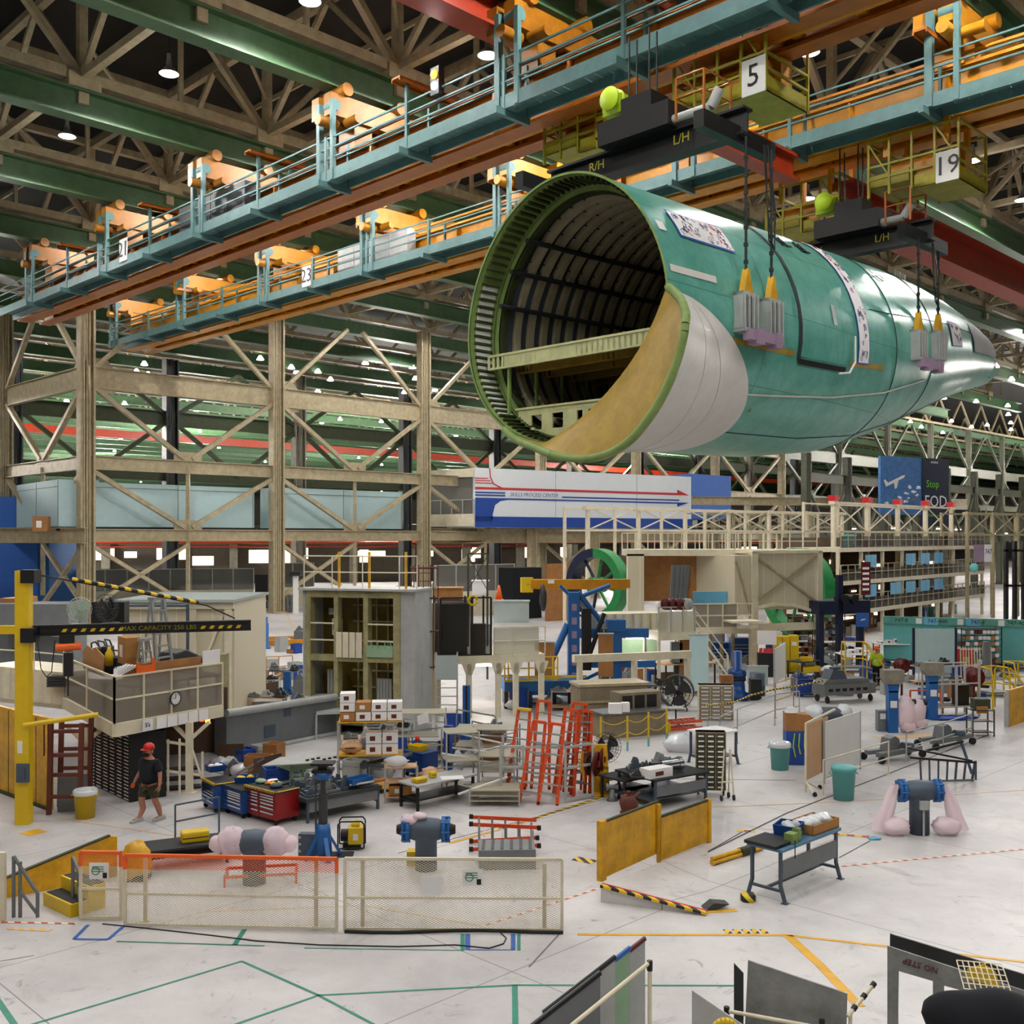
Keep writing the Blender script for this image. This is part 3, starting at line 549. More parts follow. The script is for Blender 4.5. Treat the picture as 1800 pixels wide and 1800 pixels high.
# slings
def sling(s_list, topz, half, ly):
    for j, s in enumerate(s_list):
        t, b, w_ = key(s); p = sk(s, d2(93), 0); base = FO+U*p.x+V*p.y+Z*(H+p.z)
        g = T('lifting_sling', ly[j], 'sling', base, R(45))
        mb = MB()
        for q in (-.42, .1): mb.box(q, -.34, -.55, q+.07, .05, .55)
        mb.box(-.42, -.36, -.6, .17+.12, .05, -.5); mb.box(-.42, -.3, .45, .3, .05, .55)
        for q in (-.42, -.2, .03, .25): mb.box(q, -.38, -.55, q+.05, -.3, .5)
        mb.build('bracket', 'light_grey', g)
        mb = MB(); mb.prism([(-.28, .55), (.18, .55), (-.02, 1.25), (-.08, 1.25)], -.26, -.06); mb.build('clevis', 'yellow_dirty', g)
        mb = MB(); tp = topz-p.z
        mb.tube((-.05, -.16, 1.2), (-.05, -.16, tp), .045, 6); 
        for q in range(int((tp-1.2)/.5)): mb.tube((-.05, -.16, 1.4+q*.5), (-.05, -.16, 1.5+q*.5), .075, 6)
        mb.build('chain', 'dark_steel', g)
        if j == 0:
            mb = MB(); mb.box(-.3, -.5, -.85, 1.5 if len(s_list) > 1 else .6, -.22, -.55); mb.box(.0, -.55, -.95, .35, -.2, -.5); mb.box(1.0, -.55, -.95, 1.3, -.2, -.5); mb.build('link_bar', 'mauve', g)
            mb = MB()
            for e in range(2): mb.path([(.35+e*.1, -.5, tp-.2), (.55, -.5, tp*.62), (.6+e*.12, -.52, tp*.42), (.95, -.5, tp*.38), (.9+e*.1, -.5, tp*.6), (.75, -.4, tp-.1)], .02, 5)
            mb.build('slack_rope', 'dark_steel', g)
sling([3.6, 5.0], 11.6, 3.5, ['grey sling bracket with yellow clevis nearest the white fairing', 'grey sling bracket with yellow clevis beside the cargo door seam'])
sling([16.4, 18.8], 11.4, 2.9, ['grey sling bracket with pink link bar on the forward fuselage', 'grey sling bracket with yellow clevis closest to the nose'])
# ---------------- makers for the things on the floor
def frz(A, B, d=None, z=0.0):
    a, y, w_, _ = fr(A, B, None, z); return a, y, w_
def hgt(A, topy, z=0.0): return (A[1]-topy)/F*G(*A, z).y
def caster(mb, x, y, r=.06):
    mb.tube((x-.02, y, r), (x+.02, y, r), r, 12); mb.box(x-.03, y-.03, r, x+.03, y+.03, r*2.1)
def tool_cabinet(A, B, top, d, mat, cols, lab, topmat='mat_black', z=0.0, strip='chrome', dark=None):
    a, yw, w_, h = fr(A, B, top, z); c = T('tool_cabinet', lab, 'tool cabinet', a, yw)
    mb = MB(); mb.box(0, 0, .13, w_, d, h-.03); mb.build('body', mat, c, bevel=.01)
    mb = MB(); mb.box(-.02, -.02, h-.03, w_+.02, d+.02, h); mb.build('top_mat', 'mat_black' if topmat == 'hazard_small' else topmat, c)
    if topmat == 'hazard_small': mb = MB(); mb.box(-.025, -.03, h-.03, w_+.025, -.015, h+.012); mb.box(-.025, -.03, h, w_+.025, .05, h+.012); mb.box(w_-.05, -.03, h, w_+.025, d, h+.012); mb.build('edge_tape', topmat, c)
    cw = w_/cols
    for i in range(cols):
        zz = .17; hs = [.22, .18, .14, .12, .1, .09]; k = (h-.24)/sum(hs)
        for q in hs:
            mb = MB(); mb.box(i*cw+.02, -.015, zz, (i+1)*cw-.02, .0, zz+q*k-.012); dr = mb.build('drawer', mat, c)
            mb = MB(); mb.box(i*cw+.05, -.035, zz+q*k-.05, (i+1)*cw-.05, -.012, zz+q*k-.015); mb.build('handle', strip, dr, 'bright metal pull strip'); zz += q*k
    for x in (.08, w_-.08):
        for y in (.08, d-.08): mb = MB(); caster(mb, x, y, .065); mb.build('caster', 'black', c)
    return c, w_, h
def table(A, B, top, d, lab, tmat='grey', lmat='dark_steel', shelf=True, nm='work_table', flare=False, apron=None, z=0.0, cat='table', tt=.05):
    a, yw, w_, h = fr(A, B, top, z); c = T(nm, lab, cat, a, yw)
    mb = MB(); mb.box(-.05, -.05, h-tt, w_+.05, d+.05, h); mb.build('tabletop', tmat, c, bevel=.006)
    for x in (.03, w_-.03):
        for y in (.03, d-.03):
            mb = MB()
            if flare:
                sy = -1 if y < d/2 else 1
                mb.bar((x, y, h-tt), (x, y, .3), .07, .05); mb.bar((x, y, .32), (x, y+sy*.1, 0), .07, .05); mb.cb(x, y+sy*.1, 0, .12, .12, .015)
            else: mb.bar((x, y, 0), (x, y, h-tt), .06, .06)
            mb.build('leg', lmat, c)
    mb = MB(); 
    for x in (.03, w_-.03): mb.bar((x, .03, .22), (x, d-.03, .22), .05)
    mb.bar((.03, d/2, .22), (w_-.03, d/2, .22), .05); mb.build('stretcher', lmat, c)
    if shelf: mb = MB(); mb.box(.03, .05, .24, w_-.03, d-.05, .27); mb.build('shelf', lmat, c)
    if apron: mb = MB(); mb.box(.06, d-.05 if apron > 0 else .0, h*.42, w_-.06, d-.03 if apron > 0 else .02, h*.42+abs(apron)); mb.build('stiffener_panel', 'grey', c)
    return c, w_, h
def onto(c, x, y, z): return c.matrix_basis @ Vector((x, y, z)) if False else (Matrix.Translation(c.location) @ Matrix.Rotation(c.rotation_euler[2], 4, 'Z')) @ Vector((x, y, z))
def tote(p, yaw, w_, d, h, mat, lab, fill=None, cat='bin', nm='parts_bin'):
    t = T(nm, lab, cat, p, yaw); mb = MB(); e = .02; g = .03
    mb.box(0, 0, 0, w_, d, e)
    mb.add([(0,0,0),(w_,0,0),(w_+g,-g,h),(-g,-g,h),(0,e,0),(w_,e,0),(w_+g-e,-g+e,h),(-g+e,-g+e,h)], [(0,1,2,3),(5,4,7,6),(3,2,6,7)])
    mb.add([(0,d,0),(w_,d,0),(w_+g,d+g,h),(-g,d+g,h),(0,d-e,0),(w_,d-e,0),(w_+g-e,d+g-e,h),(-g+e,d+g-e,h)], [(1,0,3,2),(4,5,6,7),(2,3,7,6)])
    mb.add([(0,0,0),(0,d,0),(-g,d+g,h),(-g,-g,h),(e,0,0),(e,d,0),(-g+e,d+g-e,h),(-g+e,-g+e,h)], [(1,0,3,2),(4,5,6,7),(2,3,7,6)])
    mb.add([(w_,0,0),(w_,d,0),(w_+g,d+g,h),(w_+g,-g,h),(w_-e,0,0),(w_-e,d,0),(w_+g-e,d+g-e,h),(w_+g-e,-g+e,h)], [(0,1,2,3),(5,4,7,6),(3,2,6,7)])
    mb.build('bin_body', mat, t)
    if fill:
        mb = MB(); rd = random.Random(int(p[0]*99)); 
        for i in range(7): mb.blob((rd.uniform(.15,.85)*w_, rd.uniform(.2,.8)*d, h*.75), w_*.16, d*.2, h*.35, 8, 5, .25, i)
        mb.build('contents', fill, t)
    return t
def carton(p, yaw, w_, d, h, lab, mat='cardboard', op=False, cat='box', nm='carton'):
    t = T(nm, lab, cat, p, yaw); mb = MB(); 
    if op: [mb.box(*q) for q in ((0,0,0,w_,d,.01),(0,0,0,w_,.012,h),(0,d-.012,0,w_,d,h),(0,0,0,.012,d,h),(w_-.012,0,0,w_,d,h))]
    else: mb.box(0, 0, 0, w_, d, h)
    mb.build('box_body', mat, t)
    mb = MB(); mb.box(w_*.25, -.004, h*.25, w_*.6, 0, h*.7); mb.build('shipping_label', 'paper' if mat != 'paper' else 'rust', t); return t
def bincan(px, py, top, rad, mat, lab, lid=False, wrap=False, cat='trash can'):
    p = G(px, py); h = (py-top)/F*p.y; t = T('trash_can', lab, cat, p)
    mb = MB(); mb.lathe([(0,.02),(rad*.8,.02),(rad*.84,.0),(rad,h*.93),(rad*1.07,h*.93),(rad*1.07,h),(rad*.96,h),(rad*.93,h*.85),(0,h*.85)], 24); mb.build('can_body', mat, t)
    if lid: mb = MB(); mb.lathe([(rad*1.1,h),(rad*1.1,h+.03),(rad*.8,h+.07),(0,h+.09)], 24); mb.build('lid', mat, t)
    if wrap: mb = MB(); mb.lathe([(rad*1.09,h*.86),(rad*1.12,h*.98),(rad*1.0,h*1.04),(rad*.86,h*.95)], 20); mb.blob((0,0,h*.9), rad*.85, rad*.85, .12, 12, 6, .2, 3); mb.build('liner_bag', 'plastic_wrap', t)
    for s in (-1, 1): mb = MB(); mb.path([(s*rad*1.05,-.08,h*.88),(s*rad*1.2,-.05,h*.82),(s*rad*1.2,.05,h*.82),(s*rad*1.05,.08,h*.88)], .015, 5); mb.build('handle', mat, t)
    return t
def rail(pts, h, mat, lab, r=.022, mids=(.5,), nm='guard_rail', cat='railing', posts=None, z=0.0, plate=True, grp=None):
    """posts at each ground point, top and middle rails between"""
    o = Vector(pts[0]); t = T(nm, lab, cat, o, 0, grp); q = [Vector(p)-o for p in pts]
    for p in q: mb = MB(); mb.tube(p, p+Z*h, r, 8); (mb.cb(p.x, p.y, p.z, .12, .12, .015) if plate else None); mb.build('post', mat, t)
    for f in (1.0,)+tuple(mids): 
        mb = MB()
        for a, b in zip(q, q[1:]): mb.tube(a+Z*h*f, b+Z*h*f, r, 8)
        mb.build('top_rail' if f == 1 else 'middle_rail', mat, t)
    return t
def stepladder(loc, yaw, h, lab, mat='ladder_orange', spread=.5, lean=0.0, w_=.5, rungs=7, folded=False, cat='ladder', cap='dark_steel'):
    """front at -y; leaning back by lean"""
    t = T('step_ladder', lab, cat, loc, yaw); k = .14 if folded else spread
    for s in (-1, 1):
        mb = MB(); mb.bar((s*w_/2, -k*h*.5, 0), (s*w_*.32, lean, h), .085, .06, up=(0,1,0)); mb.build('side_rail', mat, t)
        mb = MB(); mb.bar((s*w_/2, k*h*.5, 0), (s*w_*.32, lean+.05, h), .06, .04, up=(0,1,0)); mb.build('rear_rail', mat, t)
        mb = MB(); mb.box(s*w_/2-.03, -k*h*.5-.05, 0, s*w_/2+.03, -k*h*.5+.05, .05); mb.build('foot', 'black', t)
    for i in range(1, rungs+1):
        f = i/(rungs+1); x = w_/2*(1-f)+w_*.32*f; y = -k*h*.5*(1-f)+lean*f; mb = MB(); mb.box(-x, y-.05, h*f-.02, x, y+.07, h*f+.02); mb.build('step', 'alu', t)
        mb = MB(); y = k*h*.5*(1-f)+(lean+.05)*f; mb.bar((-x, y, h*f), (x, y, h*f), .02); mb.build('rear_rung', 'alu', t)
    mb = MB(); mb.box(-w_*.36, lean-.09, h-.02, w_*.36, lean+.13, h+.05); mb.build('top_cap', cap, t); return t
def fan(p, yaw, r, lab, h=None, mat='dark_grey', blade='black', pole=True):
    h = h or r+.1; t = T('floor_fan', lab, 'fan', p, yaw)
    mb = MB()
    for k, rr in ((-.1, 1), (.1, 1), (-.13, .75), (-.14, .5), (.13, .75), (.14, .5)):
        mb.path([(r*rr*math.cos(a*.2618), k, h+r*rr*math.sin(a*.2618)) for a in range(24)], .008, 4, True)
    for a in range(24):
        c, s = math.cos(a*.2618), math.sin(a*.2618); mb.path([(0,-.15,h), (r*.75*c,-.13,h+r*.75*s), (r*c,-.1,h+r*s), (r*c,.1,h+r*s), (r*.75*c,.13,h+r*.75*s), (0,.15,h)], .005, 4)
    mb.build('guard', mat, t)
    for a in range(3):
        mb = MB(); mb.grid(lambda u, v: Vector((r*(.12+.75*u)*math.cos(a*2.094+v*1.3), .05*(v-.5), h+r*(.12+.75*u)*math.sin(a*2.094+v*1.3))), 4, 6); mb.build('blade', blade, t)
    mb = MB(); mb.tube((0,-.05,h), (0,.28,h), .1, 12); mb.build('motor', blade, t)
    mb = MB()
    if pole: mb.tube((0,.18,h), (0,.18,.03), .03, 8); mb.lathe([(0,.05),(.25,.03),(.3,0)], 18, (0,.18,0))
    else: mb.tube((-.35,-.1,.03), (-.35,.3,.03), .03, 6); mb.tube((.35,-.1,.03), (.35,.3,.03), .03, 6); mb.tube((-.35,.1,.03), (-.1,.2,h), .03, 6); mb.tube((.35,.1,.03), (.1,.2,h), .03, 6)
    mb.build('stand', mat, t); return t
def reel(p, yaw, r, w_, lab, mat='maroon', stand=None):
    t = T('hose_reel', lab, 'hose reel', p, yaw)
    for y in (-w_/2, w_/2): mb = MB(); mb.lathe([(0,-.015),(r,-.015),(r,.015),(0,.015)], 24, (0,y,0), 'y'); mb.build('reel_disc', mat, t)
    mb = MB(); mb.lathe([(0,-w_/2),(r*.6,-w_/2),(r*.62,0),(r*.6,w_/2),(0,w_/2)], 18, (0,0,0), 'y'); mb.build('wound_hose', 'dark_steel' if mat == 'maroon' else mat, t)
    mb = MB(); mb.box(-.06,-w_/2-.08,-.08,.06,w_/2+.08,.08)
    if stand: mb.bar((0, 0, 0), (0, 0, -stand), .07); mb.cb(0, 0, -stand, .3, .3, .02)
    mb.build('bracket', mat, t); return t
def duct_post(px, py, top, lab, pink=True, low=True, yaw=0.0, sc=1.0, mat='duct_grey', outlet=False):
    p = G(px, py); h = (py-top)/F*p.y; t = T('pipe_pedestal', lab, 'utility pedestal', p, yaw); r = .23*sc
    mb = MB(); mb.lathe([(0,0),(r,0),(r,h-.22*sc)], 24); mb.lathe([(r*.8,-.36*sc),(r*1.0,-.24*sc),(r*1.1,0),(r*1.0,.24*sc),(r*.8,.36*sc)], 20, (0,0,h-.25*sc), 'x'); mb.build('tee_body', mat, t)
    for s in (-1, 1):
        mb = MB(); mb.lathe([(r*.8,s*.32*sc),(r*1.15,s*.35*sc),(r*1.15,s*.41*sc),(r*.9,s*.42*sc),(r*.9,s*.45*sc),(r*1.1,s*.46*sc),(r*1.1,s*.5*sc),(r*.6,s*.5*sc),(0,s*.49*sc)], 20, (0,0,h-.25*sc), 'x')
        for k in range(8): a = k*.785; mb.tube((s*.33*sc, r*1.1*math.cos(a), h-.25*sc+r*1.1*math.sin(a)), (s*.51*sc, r*1.1*math.cos(a), h-.25*sc+r*1.1*math.sin(a)), .025, 6)
        mb.build('pipe_clamp', 'blue', t)
        mb = MB(); mb.tube((s*.48*sc,0,h-.25*sc), (s*.62*sc,0,h-.25*sc), r*.6, 14, r*.4); mb.build('pipe_end', 'dark_steel', t)
        if pink:
            mb = MB()
            if low: 
                mb.grid(lambda a, b: Vector((s*(.56+.36*a+(.1+.12*a)*math.cos(b*6.28)*(1+.15*math.sin(7*a+3*b*6.28))), -.04+(.06+.1*a)*math.sin(b*6.28)*(1+.2*math.sin(5*b*6.28)), (h-.2)*(1-a)**.8+.1)), 12, 22); mb.blob((s*.6*sc,-.1,.2), .34, .27, .22, 20, 12, .1, int(px)+s)
            else: mb.blob((s*.44*sc,-.03,h-.24), .3, .28, .3, 22, 14, .08, int(px)+s); mb.blob((s*.7*sc,-.05,h-.27), .2, .17, .17, 16, 10, .1, 3+s)
            mb.build('plastic_cover', 'pink_wrap', t, 'thin pink plastic cover')
    if outlet: mb = MB(); mb.bar((.0,-r-.03,0), (.0,-r-.03,h*.55), .04); mb.box(-.1,-r-.1,h*.5,.1,-r-.02,h*.66); mb.build('outlet_box', 'light_grey', t)
    return t
def limb_pts(name, edges, pts, rad, mat, par, sub=2):
    me = bpy.data.meshes.new(name); me.from_pydata(pts, edges, []); o = bpy.data.objects.new(name, me); COL.objects.link(o); o.parent = par
    m = o.modifiers.new('s', 'SKIN'); m.use_smooth_shade = True
    for i, r in enumerate(rad): me.skin_vertices[0].data[i].radius = (r, r) if not isinstance(r, tuple) else r
    me.skin_vertices[0].data[0].use_root = True
    o.modifiers.new('u', 'SUBSURF').levels = sub; o.modifiers['u'].render_levels = sub; me.materials.append(M(mat)); return o
def person(loc, yaw, sc, lab, shirt, pants, hat, shorts=False, arms=((.35,-.1),(.3,-.05)), stride=.12, vest=False):
    """faces -y; z up, 1.8 m tall at sc 1"""
    t = T('person', lab, 'person', loc, yaw); t.scale = (sc*(1.2 if shorts else 1.05), sc*(1.15 if shorts else 1.05), sc); st = stride
    P = [(0,0,.96),(0,.0,1.12),(0,.01,1.28),(0,.02,1.45),(0,0,1.56),(0,-.01,1.66),
         (-.1,0,.92),(-.12,-st*.6,.52),(-.12,-st*.6+.05,.3),(-.12,-st,.09),(-.13,-st-.16,.05),
         (.1,0,.92),(.12,st*.3,.52),(.12,st*.9,.3),(.12,st*1.2,.09),(.13,st*1.2-.15,.05),
         (-.2,.02,1.44),(-.27,.03,1.2),(-.33,-.06,.98),(-.35,-.1,.88),
         (.2,.02,1.44),(.28,.04,1.2),(.33,.0,.98),(.35,-.04,.88)]
    E = [(0,1),(1,2),(2,3),(3,4),(4,5),(0,6),(6,7),(7,8),(8,9),(9,10),(0,11),(11,12),(12,13),(13,14),(14,15),(3,16),(16,17),(17,18),(18,19),(3,20),(20,21),(21,22),(22,23)]
    r = [(.12,.1),(.12,.1),(.14,.11),(.12,.08),.062,.06,.1,.07,.068,.042,.035,.1,.07,.068,.042,.035,.075,.048,.036,.03,.075,.048,.036,.03]
    limb_pts('body', E, P, r, 'skin', t)
    mb = MB(); mb.lathe([(0,.14),(.06,.13),(.09,.08),(.1,.01),(.09,-.06),(.06,-.11),(.03,-.13),(0,-.135)], 16, (0,-.01,1.71)); mb.tube((0,-.1,1.70), (0,-.135,1.685), .016, 6, .02); mb.blob((-.1,.0,1.7), .015, .025, .035, 6, 5, 0); mb.blob((.1,.0,1.7), .015, .025, .035, 6, 5, 0); mb.build('head', 'skin', t)
    mb = MB(); mb.k = 0; mb.box(-.05,-.118,1.635,.05,-.1,1.643); [mb.blob((s*.037,-.1,1.725), .013, .008, .009, 6, 4, 0) for s in (-1,1)]; mb.build('face_features', 'hair', t)
    mb = MB(); mb.lathe([(.102,.0),(.107,.06),(.098,.12),(.05,.158),(0,.165)], 16, (0,.008,1.70)); mb.build('hair', 'hair', t)
    mb = MB(); mb.blob((0,-.06,1.63), .075, .05, .07, 10, 6, .05); mb.build('beard', 'hair', t) if shorts else None
    mb = MB(); mb.lathe([(.112,.0),(.115,.05),(.1,.1),(.05,.14),(0,.15)], 16, (0,0,1.75)); mb.grid(lambda a, b: Vector((.11*math.cos(-math.pi*b), -.07-.13*a*math.sin(math.pi*b), 1.755-.01*a)), 2, 10); mb.build('cap' if shorts else 'hard_hat', hat, t)
    limb_pts('shirt', [(0,1),(1,2),(2,3),(2,4),(4,5),(2,6),(6,7)], [(0,0,.86),(0,0,1.12),(0,.02,1.4),(0,.01,1.5),(-.2,.02,1.44),(-.275,.02,1.2),(.2,.02,1.44),(.28,.03,1.2)], [(.235,.2),(.21,.175),(.185,.15),(.08,.085),.1,.09,.1,.09], shirt, t)
    if shorts: limb_pts('shorts', [(0,1),(1,2),(0,3),(3,4)], [(0,0,.97),(-.1,-.01,.84),(-.13,-st*.55,.55),(.1,.01,.84),(.13,st*.3,.55)], [(.2,.16),.12,.105,.12,.105], pants, t)
    else: limb_pts('trousers', [(0,1),(1,2),(2,3),(0,4),(4,5),(5,6)], [(0,0,.95),(-.1,0,.85),(-.12,-st*.6,.52),(-.12,-st,.12),(.1,0,.85),(.12,st*.3,.52),(.12,st*1.2,.12)], [(.17,.14),.11,.085,.065,.11,.085,.065], pants, t)
    for s, y in ((-1,-st), (1, st*1.2)):
        mb = MB(); mb.prism([(y+.1,0),(y-.2,0),(y-.2,.05),(y-.08,.09),(y+.08,.11),(y+.1,.05)], s*.13-.05, s*.13+.05, 'x'); mb.build('shoe', 'light_grey' if shorts else 'rust', t, bevel=.01)
    for s, (hx, hy, hz) in ((-1, (-.355,-.11,.85)), (1, (.355,-.05,.85))):
        for k in range(5):
            q = Vector((hx, hy+(k-2)*.018, hz)); e = q+Vector((-s*.004*(k-2), -.012, -.085+.012*abs(k-2))) if k else q+Vector((-s*.02,-.05,-.04)); mb = MB(); mb.tube(q+Z*.04, q, .011, 6); mb.tube(q, e, .0105, 6, .008); mb.build('finger' if k else 'thumb', 'safety_orange' if shorts and s < 0 else 'skin', t)
    if vest: mb = MB(); mb.box(-.19,-.16,1.2,.19,-.155,1.24); mb.box(-.03,.0,1.2,.03,.0,1.2); mb.build('reflective_band', 'paper', t)
    return t
def casting(p, yaw, s, lab, seed=0, mat='grey', cat='machined part', nm='machined_fixture', grp=None):
    """low ribbed casting with webs, lugs and bores, each seed differs"""
    rd = random.Random(seed); t = T(nm, lab, cat, p, yaw, grp); w_, d, h = s
    mb = MB(); mb.box(0, 0, 0, w_, d, h*.22); mb.prism([(0,.22*h),(w_*.22,h),(w_*.42,h),(w_*.5,.22*h)], d*.12, d*.2); mb.prism([(w_*.1,.22*h),(w_*.3,h),(w_*.5,h*.9),(w_*.62,.22*h)], d*.7, d*.8)
    mb.prism([(w_*.55,.22*h),(w_*.62,h*.7),(w_*.9,h*.6),(w_,.22*h)], d*.35, d*.45)
    for i in range(4): mb.box(w_*(.1+.22*i), d*.1, h*.2, w_*(.13+.22*i), d*.9, h*(.35+.25*rd.random()))
    mb.build('base_casting', mat, t, bevel=.006)
    mb = MB()
    for i in range(3): x = w_*rd.uniform(.15,.85); y = d*rd.uniform(.2,.8); mb.lathe([(0,h*(.6+.3*rd.random())),(w_*.07,h*.6),(w_*.07,.2*h)], 12, (x, y, 0))
    mb.build('boss', 'dark_grey' if mat != 'dark_grey' else 'grey', t)
    mb = MB(); mb.tube((w_*.1,d*.5,h*.55), (w_*.9,d*.6,h*.5), h*.08, 8); mb.build('clamp_rod', 'alu', t); return t
def drawers_rack(loc, yaw, w_, d, h, cols, rows, mat, lab, dmat, lmat='paper', casters=False, nm='parts_cabinet', feet=0.0):
    t = T(nm, lab, 'parts cabinet', loc, yaw); z0 = .16 if casters else feet
    mb = MB(); mb.box(0, .03, z0, w_, d, h); mb.box(-.01, 0, h-.03, w_+.01, d, h); mb.box(-.01,0,z0-.02,w_+.01,d,z0); [mb.box(-.015+i*(w_+.01)/cols, 0, z0, .005+i*(w_+.01)/cols, .05, h) for i in range(cols+1)]; mb.build('cabinet_frame', mat, t)
    cw = w_/cols; rh = (h-z0-.04)/rows
    for i in range(cols):
        for j in range(rows):
            mb = MB(); x0, x1, zz = i*cw+.015, (i+1)*cw-.015, z0+.01+j*rh
            mb.k = 0; mb.box(x0, .0, zz, x1, .03, zz+rh*.72); mb.k = 1; mb.box(x0+cw*.15, -.008, zz+rh*.28, x1-cw*.15, 0, zz+rh*.58); mb.build('drawer', [dmat, lmat], t)
    if casters:
        for x in (.05, w_-.05):
            for y in (.06, d-.06): mb = MB(); caster(mb, x, y, .07); mb.build('caster', 'black', t)
    return t
def shelf_rack(loc, yaw, w_, d, h, n, lab, mat='light_grey', smat=None, casters=False, nm='shelf_rack', cat='shelf'):
    t = T(nm, lab, cat, loc, yaw)
    for x in (0, w_):
        for y in (0, d): mb = MB(); mb.bar((x, y, 0), (x, y, h), .04); mb.build('upright', mat, t)
    for i in range(n): mb = MB(); z_ = .15+(h-.18)*i/(n-1) if n > 1 else h; mb.box(0, 0, z_-.02, w_, d, z_); mb.bar((0,0,z_), (w_,0,z_), .03); mb.build('shelf', smat or mat, t)
    return t
def barrier_chain(pts, h, lab, mat='yellow', cm='yellow'):
    o = Vector(pts[0]); t = T('chain_barrier', lab, 'barrier', o); q = [Vector(p)-o for p in pts]
    for p in q: mb = MB(); mb.tube(p+Z*.3, p+Z*h, .035, 8); mb.build('post', mat, t); mb = MB(); mb.tube(p, p+Z*.3, .036, 8); mb.build('post_foot', 'teal_bin' if mat == 'yellow' else mat, t)
    for f in (.9, .55):
        for a, b in zip(q, q[1:]): mb = MB(); mb.path([a.lerp(b, k/8)+Z*(h*f-.16*math.sin(math.pi*k/8)) for k in range(9)], .014, 5); mb.build('chain', cm, t)
    return t
# ---------------- middle distance and background
def run(P, Q):
    P = Vector(P); Q = Vector(Q); d = Q-P; return P, math.atan2(d.y, d.x), Vector((d.x, d.y, 0)).length
def D0(px, d): return Vector(((px-900)/F*d, d, 0))
def zpx(py, d): return H+(HY-py)/F*d
def wallbox(nm, lab, cat, P, Q, z0, z1, th, mat, kind=None):
    p, yw, L = run(P, Q); t = T(nm, lab, cat, p, yw, kind=kind); mb = MB(); mb.box(0, 0, z0, L, th, z1); mb.build('wall_panel', mat, t); return t, L
# pale office blocks standing on the frame beam
for i, (a, b) in enumerate(((1.2, 16.4), (19.0, 34.0), (-17, -.9))):
    if i < 2: P, Q = K0+U*a+V*1.6, K0+U*b+V*1.6
    else: P, Q = K0+V*14+V*1.0, K0+V*2-U*1.4
    t, L = wallbox('office_block', ['pale blue office block between the first two beige columns', 'pale blue office block behind the second beige column', 'pale blue office block around the corner beside the blue box'][i], 'office block', P, Q, H+.9, H+(4.75 if i else 4.6), 3.2, 'pale_blue')
    mb = MB(); mb.box(-.1, -.1, H+.55, L+.1, 3.4, H+.9); mb.build('base_strip', 'dark_steel', t)
    mb = MB(); mb.box(-.02, -.04, H+4.15, L+.02, -.0, H+4.2); [mb.box(L*k-.02, -.03, H+.9, L*k+.02, 0, H+4.7) for k in (.0, .5, .99)]; mb.build('panel_joint', 'grey', t)
t, L = wallbox('blue_tower_box', 'tall saturated blue clad box at the picture edge behind the frame', 'clad room', D0(-90, 96), D0(66, 96), 0, zpx(873, 96), 7, 'wall_blue')
mb = MB(); mb.box(L-.1, .1, 0, L+1.0, 7, zpx(873, 96)+.1); mb.build('side_wall', 'blue', t)
p = D(57, 934, 84); carton(p, R(10), 1.15, .9, 1.2, 'strapped wooden crate on the beam before the blue box', 'wood', cat='crate', nm='wooden_crate')
# skills process center
p, yw, L = run(D0(835, 112), D0(1215, 129)); t = T('banner_wall', 'long white wall lettered SKILLS PROCESS CENTER with red and blue stripes', 'sign wall', p, yw)
z0, z1 = zpx(927, 112), zpx(822, 112); hh = z1-z0; mb = MB(); mb.box(0, 0, z0, L, 6, z1); mb.build('wall_panel', 'banner_white', t)
mb = MB(); mb.box(-.02, -.05, z0, L+.02, -.01, z0+hh*.185); mb.prism([(0,z0+.1*hh),(2.2,z0+.1*hh),(2.2,z0+hh*.22),(2.5,z0+hh*.38),(3.2,z0+hh*.45),(4.2,z0+hh*.475),(L-2,z0+hh*.475),(L-2,z0+hh*.50),(0,z0+hh*.50)], -.05, -.01)
mb.box(0, -.05, z0+hh*.53, L-2, -.01, z0+hh*.555); mb.box(0, -.05, z0+hh*.575, L*.13, -.01, z0+hh*.60) ; mb.prism([(L-2.3,z0+hh*.42),(L-.4,z0+hh*.50),(L-2.3,z0+hh*.50)], -.05, -.01); mb.build('blue_stripe', 'royal', t)
mb = MB(); mb.box(0, -.055, z0+hh*.64, L-2, -.01, z0+hh*.68); mb.prism([(L-2.3,z0+hh*.64),(L-.4,z0+hh*.64),(L-2.3,z0+hh*.74)], -.055, -.01); [mb.box(0, -.055, z0+hh*(.74+k*.04), 2.2-k*.3, -.01, z0+hh*(.755+k*.04)) for k in range(3)]; mb.path([(1.8,-.05,z1),(1.9,-.05,z0+hh*.85),(2.3,-.05,z0+hh*.74),(3.4,-.05,z0+hh*.67)], .07, 4); mb.build('red_stripe', 'ink_red', t)
mb = MB(); mb.box(3.8, -.058, z0+hh*.52, 11.4, -.02, z0+hh*.61); mb.build('lettering_ground', 'banner_white', t)
text('SKILLS PROCESS CENTER', .58, 'royal', t, (7.6, -.07, z0+hh*.565), shear=.25)
mb = MB(); [mb.box(L*k, -.02, z0, L*k+.03, .0, z1) for k in (.34, .72)]; mb.build('panel_joint', 'grey', t)
